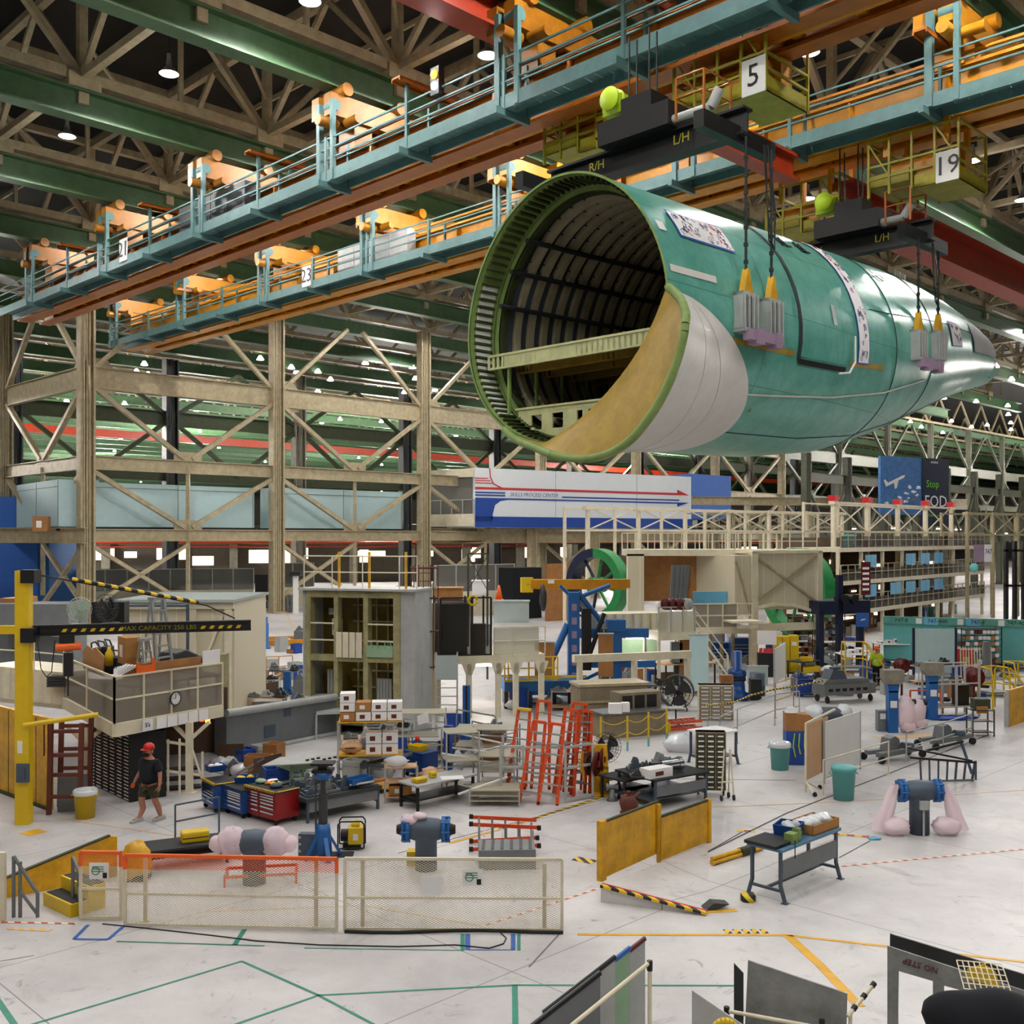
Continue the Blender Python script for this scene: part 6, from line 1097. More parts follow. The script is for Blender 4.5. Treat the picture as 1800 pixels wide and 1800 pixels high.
tape([(-10,1621),(135,1624)], .07, 'red_tape'); tape([(1540,1298),(1735,1286)], .5, 'tape_orange', 'orange painted floor strip'); tape([(1240,1500),(1382,1430),(1742,1290)], .05, 'dark_grey', 'dark floor joint'); tape([(1475,1508),(1530,1478)], .025, 'dark_grey'); tape([(1305,1462),(1240,1500)], .03, 'dark_grey')
tape([(330,1348),(480,1378),(620,1332)], .06, g_); tape([(700,1500),(1100,1395)], .02, 'dark_grey'); tape([(1050,1367),(1400,1372)], .02, 'dark_grey'); tape([(0,1690),(60,1680)], .015, 'grey'); tape([(930,1700),(985,1640)], .03, 'grey'); tape([(1450,1465),(1535,1472)], .14, 'hazard_red'); tape([(1295,1460),(1328,1462)], .14, 'hazard_red'); tape([(1235,1603),(1295,1600)], .16, y_)
tape([(1110,1288),(1210,1293)], .06, 'hazard_red'); tape([(500,1010+60),(520,1112)], .15, 'tape_orange')
# low wedge of floor at the yellow barrier
a, b, c_ = G(1056,1586), G(1242,1609), G(1248,1482); d_ = G(1056,1586)+(c_-a)*1.0
mb = MB(); mb.add([tuple(a), tuple(b), tuple(c_), tuple(a+Z*.3), tuple(a.lerp(c_, .5)+Z*.16)], [(0,1,3),(3,1,4),(4,1,2),(0,3,4,2)]); ST(mb.build('floor_ramp', 'painted_concrete'), 'low white wedge of raised floor at the yellow barrier')
t = T('hazard_strip', 'red yellow and black edge strip along the low white floor wedge', 'edge strip', a+Z*.3, 0); p2 = b-a-Z*.28; mb = MB(); yw = math.atan2(p2.y, p2.x); t.rotation_euler = (0,0,yw); mb.bar((0,0,.02), (Vector((p2.x,p2.y,0)).length,0,p2.z+.02), .1, .05); mb.build('strip','hazard_tape',t); mb = MB(); mb.bar((0,.07,.03), (Vector((p2.x,p2.y,0)).length,.07,p2.z+.03), .05, .04); mb.build('red_edge','ink_red',t)
# ---------------- mesh fence
def fence(A, B, top, lab, orange=False, signs=()):
    a, yw, L, h = fr(A, B, top); t = T('mesh_fence', lab, 'fence panel', a, yw)
    fm = 'beige_pale'
    mb = MB(); [mb.bar((x,0,0),(x,0,h),.05) for x in (0,L)]; mb.bar((0,0,.04),(L,0,.04),.04); mb.bar((0,0,h*.46),(L,0,h*.46),.04); (None if orange else mb.bar((0,0,h),(L,0,h),.05)); mb.build('frame', fm, t)
    if orange: mb = MB(); mb.bar((0,-.005,h),(L,-.005,h),.06); [mb.bar((x,-.005,h-.25),(x,-.005,h),.06) for x in (0,L)]; mb.build('orange_top','safety_orange',t)
    for lo, hi, m in (((.04,h-.25,'beige_pale'),(h-.25,h,'safety_orange')) if orange else ((.04,h,'beige_pale'),)):
        mb = MB(); H_ = hi-lo; dx = 1.9; n = int((L+H_*dx)/.075)
        for s in (0, 1):
            for k in range(n):
                x0 = -H_*dx+k*.075; x1 = x0+H_*dx; z0, z1 = lo, hi
                if x0 < 0: z0 = lo+(-x0)/dx; x0_ = 0
                else: x0_ = x0
                if x1 > L: z1 = hi-(x1-L)/dx; x1_ = L
                else: x1_ = x1
                if z1-z0 < .01: continue
                mb.bar((x0_ if not s else L-x0_, 0, z0), (x1_ if not s else L-x1_, 0, z1), .005, .007)
        q = mb.build('expanded_mesh', m, t); q['kind'] = 'stuff'
    for k, (sx, sz, w_, hh, full) in enumerate(signs):
        mb = MB(); mb.box(sx,-.03,sz,sx+w_,-.02,sz+hh); s = mb.build('notice_sign','paper',t)
        if full: mb = MB(); mb.path([(sx+.12+.07*math.cos(i*.5), -.035, sz+hh*.5+.07*math.sin(i*.5)) for i in range(13)], .008, 4); [mb.box(sx+.05,-.034,sz+hh*(.45+.14*i),sx+w_*.75,-.031,sz+hh*(.5+.14*i)) for i in range(3)]; mb.build('green_print','wheel_green',s); mb = MB(); mb.box(sx+w_*.7,-.034,sz+.02,sx+w_*.92,-.031,sz+.12); mb.build('black_symbol','black',s)
    return t, L, h
fence((142,1616),(213,1617),1498,'short mesh fence panel with orange top beside the yellow steps',True,((.17,.75,.36,.3,True),))
fence((220,1628),(592,1636),1503,'long mesh fence panel with a bright orange top',True)
fence((606,1636),(988,1638),1509,'long cream mesh fence panel without orange top',False,((1.36,.68,.38,.3,False),(2.1,.82,.36,.3,True)))
for k, (px, py, tp) in enumerate(((254,1624,1508),(555,1634,1513),(637,1636,1512),(957,1638,1520))):
    mb = MB(); p = G(px,py)+Vector((0,.05,0)); h = (py-tp)/F*p.y; mb.box(-.035,-.02,0,.035,.02,h); mb.box(-.06,-.05,0,.06,.05,.04); tag(mb.build('fence_post','beige_pale'),('cream fence post behind the orange topped panel, near the steps','cream fence post at the end of the orange topped panel','cream fence post at the start of the plain panel','cream fence post near the plain panel end')[k],'fence post',None,p)
t = T('black_hose','thick dark hose lying along the fence foot','hose',G(606,1640)); mb = MB(); P0 = G(606,1640); mb.path([G(606+k*48,1640+2*math.sin(k)) - P0+Z*.03 for k in range(9)], .03, 7); mb.build('hose','mat_black',t)
t = T('floor_cable','thin black cable snaking across the pale floor before the fence','cable',G(180,1625)); P0 = G(180,1625); mb = MB(); mb.path([G(x,y)-P0+Z*.012 for x, y in ((180,1625),(260,1633),(370,1645),(450,1655),(560,1662),(700,1665),(800,1662),(860,1668),(885,1660),(890,1650),(880,1641))], .011, 6); mb.build('cable','black',t)
# left edge: yellow kerb wall, steps, rails
a, b = G(22,1577), G(206,1541); p, yw, L = run(a, b); t = T('yellow_kerb_wall','rusty yellow sloping kerb wall behind the mesh fence','low wall',p,yw); mb = MB(); mb.prism([(-1.2,0),(L,0),(L,.82),(L*.93,.86),(-1.2,.12)],0,.08); mb.build('wall_plate','yellow_dirty',t); mb = MB(); mb.bar((-1.2,.04,.13),(L*.93,.04,.87),.1,.03); mb.build('edge_cap','dark_olive',t)
t = T('yellow_steps','two yellow nosed steel steps with worn black treads','steps',G(76,1591),R(-40))
for k in range(2): mb = MB(); mb.box(.0,.34*k,0,1.05,.34*k+.34,.24+.24*k); mb.build('step_box','yellow',t)
mb = MB(); mb.box(.03,.05,.24,1.02,.34,.25); mb.box(.03,.39,.48,1.02,.68,.49); mb.build('tread','mat_black',t)
for (xa,ya,tp),(xb,yb,tpb),lab in (((24,1612,1505),(66,1612,1570),'grey tube handrail at the picture edge beside the steps'),((128,1600,1507),(142,1612,1540),'grey tube handrail against the fence end')):
    A1 = G(xa,ya); B1 = G(xb,yb); t = T('handrail',lab,'handrail',A1); q = B1-A1; h1 = (ya-tp)/F*A1.y; h2 = (yb-tpb)/F*B1.y; mb = MB(); mb.tube((0,0,0),(0,0,h1),.035,8); mb.tube((.12,0,0),(.12,0,h1-.1),.035,8); mb.tube(q,q+Z*h2,.035,8); mb.tube((0,0,h1),q+Z*h2,.035,8); mb.tube((.1,0,h1*.45),q+Z*.05,.03,8); mb.build('tube_rail','grey',t)
t = T('edge_post','cream mesh fence end post at the very picture edge','fence post',G(5,1618)); mb = MB(); mb.box(-.06,-.04,0,.05,.04,1.25); mb.build('post','beige_pale',t)
# ---------------- pedestals, jack, generator
duct_post(1616,1465,1371,'blue grey pipe pedestal with blue clamps and pink film trailing to the floor',outlet=True); duct_post(749,1528,1437,'blue grey pipe pedestal with clamps, fully bare, behind the plain fence panel',pink=False); duct_post(447,1552,1458,'blue grey pipe pedestal bundled in pale pink film behind the orange fence',low=False)
t = T('pink_film','crumpled pink film draped on the bare pipe pedestal','plastic film',G(749,1528)+Vector((-.35,-.05,1.02))); mb = MB(); mb.blob((0,0,.03),.2,.16,.12,12,7,.2,1); mb.blob((.22,0,.12),.16,.12,.08,10,6,.2,4); mb.build('film','pink_wrap',t)
t = T('yellow_box','small yellow box with hazard edging at the foot of the bare pedestal','box',G(728,1520)); mb = MB(); mb.box(-.15,-.1,0,.25,.2,.3); mb.build('box','yellow',t)
t = T('jack_post','blue tripod jack with dark threaded column and head','jack',G(568,1508)); h = (1508-1345)/F*G(568,1508).y; mb = MB()
for a_ in (.5,2.1,3.7,5.2): mb.bar((.1*math.cos(a_),.1*math.sin(a_),.55),(.42*math.cos(a_),.42*math.sin(a_),0),.09,.05)
mb.lathe([(.0,.1),(.2,.1),(.17,.55),(.15,.75),(.0,.75)],14); mb.lathe([(0,h-.3),(.15,h-.3),(.22,h-.18),(.22,h-.14),(0,h-.14)],14); mb.build('base','blue',t); mb = MB(); mb.tube((0,0,.7),(0,0,h-.6),.1,12); mb.tube((0,0,h-.6),(0,0,h-.3),.06,10); mb.tube((-.16,0,.4),(-.16,0,h-.3),.02,6); mb.build('screw_column','dark_grey',t); mb = MB(); mb.box(-.22,-.2,h-.14,.22,.2,h-.08); mb.box(-.1,-.1,h-.08,.1,.1,h+.02); mb.box(-.24,-.2,h+.02,.24,.2,h+.07); mb.build('saddle','dark_steel',t)
t = T('metal_case','plain grey metal case leaning beside the blue jack','case',G(524,1506),R(-6)); mb = MB(); mb.box(0,0,0,.36,.2,.5); mb.build('case','duct_grey',t,bevel=.01); mb = MB(); [mb.box(.0,-.01,z,.06,0,z+.05) for z in (.1,.25,.4)]; mb.build('latch','light_grey',t)
t = T('generator','yellow and black portable generator in a tube frame','generator',G(594,1496),R(4)); mb = MB()
for y in (0,.4): mb.path([(0,y,.05),(0,y,.58),(.06,y,.65),(.52,y,.65),(.58,y,.58),(.58,y,.05)],.018,6,True)
for x in (0,.58): mb.tube((x,0,.5),(x,.4,.5),.018,6)
mb.build('tube_frame','black',t); mb = MB(); mb.box(.22,.03,.12,.55,.37,.5); mb.tube((.3,.2,.5),(.45,.2,.55),.1,10); mb.build('engine_cover','yellow',t,bevel=.02); mb = MB(); mb.tube((.05,.2,.3),(.2,.2,.3),.14,12); mb.box(.1,.05,.03,.5,.35,.13); mb.build('engine','black',t); mb = MB(); mb.box(.33,.02,.22,.44,.03,.36); mb.build('label_plate','paper',t)
t = T('floor_plate','flat black rubber mat by the generator','mat',G(560,1506),R(4)); mb = MB(); mb.box(0,-.1,0,.75,.3,.02); mb.build('mat','mat_black',t)
# tables at the left
c, w_, h = table((262,1534),(402,1516),1496,.75,'dark grey low table carrying a yellow case behind the orange fence','mat_black')
t = T('yellow_case','yellow rounded tool case on the dark table behind the fence','case',onto(c,w_*.42,.2,h),c.rotation_euler[2]); mb = MB(); mb.box(0,0,0,.58,.3,.24); mb.build('case','yellow',t,bevel=.04); mb = MB(); mb.box(.02,-.01,.1,.56,0,.12); mb.build('seam','dark_olive',t)
t = T('cast_weight','dark round weight behind the yellow case','weight',onto(c,w_*.72,.55,h)); mb = MB(); mb.lathe([(0,0),(.1,0),(.08,.1),(.05,.14),(.05,.2),(0,.2)],12); mb.build('weight','dark_steel',t)
t = T('yellow_covered_pump','pump under a crumpled yellow cover behind the orange fence','pump',G(240,1545)); mb = MB(); mb.blob((0,0,.35),.32,.3,.42,14,9,.12,4); mb.build('cover','yellow_dirty',t); mb = MB(); mb.box(-.25,-.2,0,.25,.2,.12); mb.build('base','dark_steel',t)
rail([G(308,1480),G(385,1464)],.85,'duct_grey','pair of grey stanchions joined by a thin rope near the dark table',mids=(.55,),plate=False,nm='stanchion_pair')
t = T('orange_rack','low orange frame lying behind the mesh fence','frame',G(395,1560),R(10)); mb = MB(); [mb.bar((0,y,.2),(1.4,y,.2),.05) for y in (0,.6)]; [mb.bar((x,0,.2),(x,.6,.2),.05) for x in (0,.7,1.4)]; [mb.bar((x,y,0),(x,y,.2),.04) for x in (0,1.4) for y in (0,.6)]; mb.build('frame','ladder_orange',t)
# tool cabinets
cb1,_,_ = tool_cabinet((355,1418),(377,1431),1368,.62,'blue_tool',1,'narrow blue tool cabinet, first of the row, hazard striped top','hazard_small')
cb2,w2,h2 = tool_cabinet((393,1429),(426,1441),1379,.6,'blue_tool',1,'blue tool cabinet between the narrow blue and the red one')
cb3,w3,h3 = tool_cabinet((430,1437),(484,1453),1380,.72,'red_tool',2,'wide red tool cabinet with two drawer columns','hazard_small')
tote(onto(cb1,.0,.1,.93), cb1.rotation_euler[2], .34,.4,.16,'blue_tool','small blue bin on the narrow blue tool cabinet','paper'); tote(onto(cb2,.15,.25,h2), .1, .5,.35,.16,'blue_tool','blue bin holding yellow parts on the middle tool cabinet','yellow')
for k,(x,y,m,s,lab) in enumerate(((.12,.2,'seafoam',(.3,.25,.12),'pale green cloth bundle on the red cabinet'),(.42,.3,'safety_orange',(.25,.15,.08),'orange hand tool on the red cabinet'),(.6,.35,'yellow',(.3,.18,.1),'yellow glove pair on the red cabinet'),(.95,.2,'duct_grey',(.35,.25,.13),'grey drill heap on the red cabinet'),(.3,.6,'paper',(.4,.25,.02),'white sheet on the red cabinet'))):
    t = T('shop_item',lab,'tool',onto(cb3,x,y,h3),.3*k); t.name = ('cloth_bundle','hand_tool','work_glove','power_drill','paper_sheet')[k]; mb = MB(); mb.blob((s[0]/2,s[1]/2,s[2]*.45),s[0]*.5,s[1]*.5,s[2]*.5,12,7,.18,k); mb.build('body',m,t); 
    if k in (1,3): mb = MB(); mb.tube((s[0]*.6,.1,.05),(s[0]*1.2,-.05,.1),.03,8); mb.path([(s[0],0,.1),(s[0]*1.3,-.1,.0),(s[0]*1.2,-.2,-.1),(s[0]*1.1,-.22,-.25)],.012,5); mb.build('cord_grip','black',t)
cart = table((540,1448),(667,1422),1404,1.3,'long grey cast iron work table crowded with fixtures beside the red cabinet','dark_grey','duct_grey',apron=-.3,tt=.1); c, w_, h = cart
rd = random.Random(4); CL_ = ['grey ribbed casting at the end by the red cabinet','grey ribbed casting second from the red cabinet','grey ribbed casting in the middle of the cast iron table','small grey casting behind the blue bin','grey ribbed casting beside the blue bin','large grey casting at the far end of the cast iron table','low casting at the back corner of the cast iron table']
for k in range(7): casting(onto(c,.02+w_*(k%4)*.25,.1+.62*(k//4),h),c.rotation_euler[2]+.2*(k%3-1),(w_*.23,.5,.2+.08*(k%3)),CL_[k],k,'grey' if k%2 else 'duct_grey')
tote(onto(c,w_*.62,.0,h+.1),c.rotation_euler[2]+.1,.62,.3,.16,'blue','bright blue bin among castings on the cast iron table')
t = T('rubber_mallet','long tool with orange handle on the cast iron table','tool',onto(c,w_*.78,-.02,h+.12),.5); mb = MB(); mb.tube((-.4,0,0),(.25,0,.03),.03,8); mb.build('shaft','alu',t); mb = MB(); mb.tube((.25,0,.03),(.55,0,.05),.045,8); mb.build('handle','orange',t)
c,w_,h = table((512,1400),(560,1392),1345,.9,'pale green steel stand behind the blue tool cabinets','seafoam','seafoam',tt=.16)
t = T('steel_template','large scuffed white steel template lying on the green stand','template',onto(c,-.9,-.1,h+.1),R(14)); mb = MB(); mb.prism([(0,0),(1.9,0),(2.4,.8),(.5,1.0)],0,.03,'z'); mb.build('plate','light_grey',t); mb = MB(); [mb.tube((1.2+.15*k,.3+.1*(k%3),.03),(1.2+.15*k,.3+.1*(k%3),.07),.05,8) for k in range(6)]; mb.build('stud','black',t)
# carton shelf
sr = shelf_rack(G(594,1398),R(6),1.75,.8,2.0,3,'steel wire shelf rack stacked with white cartons','light_grey','yellow_dirty')
for k in range(9):
    r_, c_ = k//4, k%4; z_ = (1.99,2.25,2.5)[r_]; 
    carton(onto(sr,.05+c_*.43,.1,z_),sr.rotation_euler[2],.4,.5,.24,'white carton with rust print piled on the wire shelf rack','paper' if (k*7)%5 else 'cardboard')['group'] = 'cartons on the wire shelf rack'
for k in range(4): carton(onto(sr,.75+.45*(k%2),.1,1.07+.3*(k//2)),sr.rotation_euler[2],.42,.5,.28,'white carton on the middle shelf of the wire rack','paper')['group'] = 'cartons on the middle shelf'
t = T('wrapped_part','brown wrapped part on the middle shelf of the carton rack','wrapped part',onto(sr,.1,.3,1.25)); mb = MB(); mb.blob((.25,0,0),.3,.22,.17,12,7,.15,2); mb.build('wrapping','plywood',t); mb = MB(); mb.bar((.1,-.2,0),(.4,-.22,.02),.03); mb.build('strap','rust',t)
t = T('welded_tubes','grey welded tube frame lying beside the carton rack','tube frame',G(640,1392)+Z*.75,R(0)); mb = MB(); mb.tube((0,0,0),(1.3,.3,.25),.05,8); mb.tube((0,0,0),(1.3,-.2,-.05),.05,8); mb.tube((.7,-.1,0),(1.2,.25,.22),.04,8); mb.tube((0,-.1,0),(0,.1,0),.11,10); mb.build('tubes','duct_grey',t); mb = MB(); [mb.bar((x,0,-.75),(x,0,0),.05) for x in (.1,1.1)]; mb.build('leg','duct_grey',t)
c = shelf_rack(G(677,1412),R(8),.85,.6,.95,3,'small tube cart with carton and bagged parts','light_grey','plywood',nm='tube_cart',cat='cart')
t = T('bagged_part','clear bag of white parts on the small tube cart','bag',onto(c,.3,.2,1.0)); mb = MB(); mb.blob((0,0,.05),.32,.22,.14,12,7,.2,8); mb.build('bag','wrap',t); carton(onto(c,.1,.05,.18),.1,.6,.45,.25,'brown carton on the lowest shelf of the tube cart')
cb4,w4,h4 = tool_cabinet((709,1363),(742,1371),1318,.62,'blue_tool',1,'dark blue tool cabinet topped by a yellow bin','blue_tool',strip='blue_tool')
tote(onto(cb4,.12,.1,h4),cb4.rotation_euler[2],.45,.35,.16,'yellow','yellow open bin on the dark blue tool cabinet'); tote(onto(cb4,-.05,.42,h4),0,.22,.2,.18,'blue','small blue bin behind the yellow one')
t = T('paint_can','red and white can on the dark blue tool cabinet','can',onto(cb4,.05,.5,h4+.2)); mb = MB(); mb.lathe([(0,0),(.07,0),(.07,.14),(0,.14)],12); mb.build('can','red',t)
c,w_,h = table((734,1427),(834,1404),1381,.75,'black legged table with white top and yellow items','light_grey','dark_steel')
for k,(x,y,s,lab) in enumerate(((.1,.15,(.36,.25,.12),'yellow plastic case at the near end of the white topped table'),(.75,.35,(.2,.16,.16),'yellow block box on the white topped table'))):
    t = T('yellow_item',lab,'case',onto(c,x,y,h),c.rotation_euler[2]); t.name = ('plastic_case','block_box')[k]; mb = MB(); mb.box(0,0,0,*s); mb.build('body','yellow',t,bevel=.03); mb = MB(); mb.box(.03,-.005,s[2]*.45,s[0]-.03,0,s[2]*.55); mb.build('lid_seam','dark_olive',t)
t = T('paper_sheet','white papers spread on the black legged table','papers',onto(c,.85,.05,h),.2); mb = MB(); mb.box(0,0,0,.6,.4,.01); mb.build('sheet','paper',t)
# light steel racks, rollers and rails in the middle
rd = random.Random(12)
for k,(px,py,w_,d_,h_,lab) in enumerate(((692,1345,1.6,1.0,1.6,'pale tube rack with a white sheet behind the blue cabinet'),(785,1398,.9,.9,1.7,'pale tube rack hung with white hoses beside the table'),(800,1350,1.9,1.0,1.2,'grey roller conveyor rack nearest the dark cage'),(840,1392,1.0,1.2,1.0,'low grey tube rack before the ladder rack'),(825,1418,1.3,.9,.45,'very low square steel dolly beside the ladder rack'))):
    r_ = shelf_rack(G(px,py),R(rd.uniform(-6,14)),w_,d_,h_,3,lab,'light_grey' if k != 2 else 'grey',smat='wire_screen_light',nm='tube_rack',cat='rack')
    for i in range(4):
        t = T('metal_profile',('long pale aluminium profile lying across the %s'%('first','second','third','fourth','fifth')[k])+' tube rack','profile',onto(r_,rd.uniform(-.3,.3),rd.uniform(0,d_),h_*rd.uniform(.3,.95)),r_.rotation_euler[2]+rd.uniform(-.5,.5),'profiles on tube rack %s'%'abcde'[k]); mb = MB(); mb.bar((0,0,0),(w_*1.1,0,rd.uniform(-.2,.3)),.06,.04); mb.build('profile',rd.choice(('alu','light_grey','white')),t)
for (x0,y0,x1,y1,d,lab) in ((715,1247,780,1258,37,'bright bent handrail nearest the tower foot'),(803,1247,868,1258,36,'bright bent handrail above the roller rack'),(940,1250,1015,1264,34,'bright bent handrail above the orange ladders'),(830,1268,885,1280,35,'bright bent handrail between the racks')):
    P, Q = D(x0,y0,d), D(x1,y1,d-1.5); t = T('bent_handrail',lab,'handrail',P); q = Q-P; mb = MB(); mb.path([(-.02,0,-.9),(0,0,0),q,q+Vector((.08,0,-.1)),q+Vector((.1,0,-.5))],.03,7); mb.tube((-.02,0,-.9),(-.02,0,-P.z),.03,6); mb.build('tube','alu',t)
for px,py,lab in ((735,1275,'small white sheet standing on the pale tube rack'),(772,1300,'small white sign on the hose rack')): t = T('white_sheet',lab,'sign',D(px,py,32),R(10)); mb = MB(); mb.prism([(0,0),(.34,.1),(.3,.4),(-.04,.28)],0,.01); mb.build('sheet','paper',t)
for (px,py,tp,m,lab) in ((820,1285,1205,'blue','blue column jack beside the rolling work stand'),(788,1352,1275,'royal','blue upright sign post by the hose rack')):
    t = T('blue_column',lab,'column jack',G(px,py+20)); h = (py+20-tp)/F*G(px,py+20).y; mb = MB(); mb.box(-.13,-.1,0,.13,.1,h); mb.box(-.3,-.2,0,.3,.2,.1); mb.build('column',m,t); mb = MB(); mb.box(-.03,-.12,.4,.03,-.1,h); mb.build('slot','black',t)
t = T('glove_heap','heap of brown cloths on the low rack shelf','cloths',G(762,1385)+Z*.3); mb = MB(); mb.blob((0,0,.1),.4,.3,.17,14,8,.22,9); mb.build('cloths','plywood',t); 
t = T('pale_barrel','white plastic barrel hanger of rags beside the table','rag bundle',D(805,1345,30)); mb = MB(); mb.blob((0,0,0),.15,.12,.4,12,9,.2,6); mb.build('rags','plastic_wrap',t)
# ladder rack
t = T('ladder_rack','grey steel rack frame holding orange step ladders','rack',G(880,1408),R(-3)); mb = MB()
for x,y,h_ in ((0,0,1.55),(0,1.0,1.55),(1.72,-.1,1.45),(1.72,.9,1.45),(.6,-.05,1.5),(1.15,-.05,1.3)): mb.bar((x,y,0 if x in (0,1.72) else .9),(x,y,h_),.07)
for z_ in (.9,1.45): mb.bar((0,0,z_),(.6,0,z_),.06); mb.bar((.6,-.05,z_),(1.15,-.05,z_),.05); mb.bar((1.15,-.05,z_),(1.72,-.1,z_),.06); mb.bar((1.72,-.1,z_),(2.4,.5,z_),.06)
mb.bar((1.72,-.1,.08),(2.5,.5,.08),.07); mb.bar((2.45,.5,0),(2.45,.5,1.45),.06); mb.build('frame','light_grey',t)
LD = [(908,1384,2.35,-10,5,'orange step ladder at the end of the rack, yellow cap'),(930,1411,2.3,-6,7,'front orange step ladder, second from the rack end'),(962,1413,2.25,0,8,'front orange step ladder with a blue sticker'),(990,1400,2.5,12,7,'tall orange step ladder beside the hose reels'),(950,1385,2.6,-4,2,'tallest orange step ladder standing behind the others'),(1006,1392,2.6,14,7,'wide orange step ladder with ribbed grey steps'),(1018,1394,2.4,20,8,'last orange step ladder against the rack end')]
for px,py,h_,yw_,ln,lab in LD:
    l = stepladder(G(px,py),R(yw_),h_*.92,lab,folded=True,lean=.0,w_=.5 if px != 1006 else .6,cap='yellow' if px == 908 else 'ladder_orange'); l.rotation_euler = (R(-6),R(ln),R(yw_))
for k,(dx,lab) in enumerate(((0,'front maroon hose reel on the yellow stand'),(.33,'rear maroon hose reel on the yellow stand'))): reel(D(1042+k*14,1342-k*4,28.5)+Vector((0,dx,0)),R(65),.33,.22,lab)
t = T('yellow_stand','yellow tapered stand with VAC stencil carrying hose reels','stand',G(1040,1396),R(0)); mb = MB(); mb.prism([(0,0),(.5,0),(.42,1.35),(.08,1.35)],0,.1); mb.build('plate','yellow_dirty',t); mb = MB(); mb.box(0,-.3,.0,.5,.5,.06); mb.build('foot','yellow_dirty',t); text('RETURN',.12,'black',t,(.24,-.01,.72))
fan(G(1067,1372),R(28),.42,'large caged floor fan behind the maroon hose reels',h=.95)
t = T('chain_bundle','bundle of yellow chains hung at the ladder rack end','chain',D(1020,1320,28)); mb = MB(); [mb.path([(.02*k,0,0),(.03*k-.05,0,-.3),(.03*k,0,-.5-.08*k)],.008,4) for k in range(5)]; mb.build('chain','yellow_dirty',t)
# lying step ladder and slotted block
t = T('lying_step_ladder','orange step ladder lying on its side behind the fence','ladder',G(828,1498),R(2)); 
def lp(px,py,z): return G(px,py)-G(828,1498)+Z*z
for y,z0 in ((0,.08),(.62,.08)):
    mb = MB(); o_ = Vector((0,y,0)); 
    for z in (.06,.62): mb.bar(o_+Vector((0,0,z+.0)),o_+Vector((1.5,.1,z*.72+.06)),.03,.08)
    mb.build('side_rail','ladder_orange',t)
    mb = MB(); [mb.bar(o_+Vector((.18+.3*k,.02*k,.07)),o_+Vector((.18+.3*k,.02*k,.62-.04*k)),.05,.03) for k in range(5)]; mb.build('step','alu',t)
mb = MB(); [mb.bar((.3+.4*k,.0,.35),(.3+.4*k,.66,.35),.02) for k in range(3)]; mb.build('spreader_bar','alu',t); mb = MB(); [mb.cb(x,y,z,.09,.06,.1) for x,y,z in ((0,0,.02),(0,0,.58),(0,.62,.02),(0,.62,.58),(1.52,.1,.05),(1.52,.1,.45),(1.52,.72,.05))]; mb.build('end_boot','black',t)
a = G(842,1530); t = T('slotted_block','grey cast block with T slots on top behind the fence','slotted table',a,R(3)); mb = MB(); mb.box(0,0,0,1.2,.8,.42); mb.build('block','grey',t,bevel=.01); mb = MB(); [mb.prism([(.05+.2*k,.05),(.12+.2*k,.05),(.16+.2*k,.75),(.09+.2*k,.75)],.421,.43,'z') for k in range(6)]; mb.build('slot','dark_grey',t)
# yellow barriers
a = G(1062,1558)+Z*.22; b = G(1158,1513); p,yw,L = run(a,Vector((b.x,b.y,0))); p.z = .12
t = T('yellow_barrier','large scuffed yellow steel barrier plate nearest the mesh fence','barrier',p,yw); mb = MB(); mb.box(0,0,.05,L,.04,1.15); mb.build('plate','yellow_dirty',t); mb = MB(); mb.box(-.12,-.02,0,.06,.1,1.2); mb.build('end_post','yellow_dirty',t); mb = MB(); mb.box(-.02,-.01,1.15,L,.05,1.19); mb.build('top_cap','dark_olive',t)
a = G(1160,1516); b = G(1246,1481); p,yw,L = run(a,b); t = T('yellow_barrier','darker stained yellow barrier plate behind the first','barrier',p,yw); mb = MB(); mb.box(0,0,.03,L,.04,.95); mb.build('plate','yellow_dirty',t); mb = MB(); mb.box(L-.05,-.04,0,L+.05,.08,1.0); mb.box(-.04,0,.0,.05,.06,1.25); mb.build('end_post','yellow_dirty',t); mb = MB(); mb.box(.05,-.01,.95,L,.05,1.0); mb.build('top_cap','dark_olive',t)
# workbench with machine gear
c,w_,h = table((1152,1425),(1243,1407),1371,1.5,'dark workbench loaded with grey gear and a white box','mat_black','duct_grey',apron=-.25)
carton(onto(c,-.1,.1,h),c.rotation_euler[2],.8,.4,.24,'long white file box on the dark workbench','paper')
casting(onto(c,.0,1.0,h),.1,(.6,.5,.35),'grey open topped casting at the back of the dark workbench',3,'duct_grey'); casting(onto(c,.85,.9,h),.3,(.6,.5,.4),'bright machined gearbox on the dark workbench',5,'alu'); casting(onto(c,-.4,.5,h),0,(.6,.4,.18),'low dark fixture at the end of the dark workbench',8,'dark_grey')
t = T('chrome_motor','shiny motor with black nozzle on the dark workbench','motor',onto(c,.7,.55,h),.2); mb = MB(); mb.tube((0,0,.18),(.5,.1,.2),.15,14); mb.tube((.5,.1,.2),(.62,.12,.2),.18,14); mb.build('motor_body','chrome',t); mb = MB(); mb.box(-.3,-.1,.08,0,.1,.28); mb.build('nozzle','black',t)
c2,w_,h = table((1098,1412),(1150,1400),1372,.9,'lower dark bench behind the maroon pump','mat_black','dark_grey')
casting(onto(c2,0,.1,h),0,(.7,.5,.2),'dark fixture parts on the lower bench',13,'dark_grey')
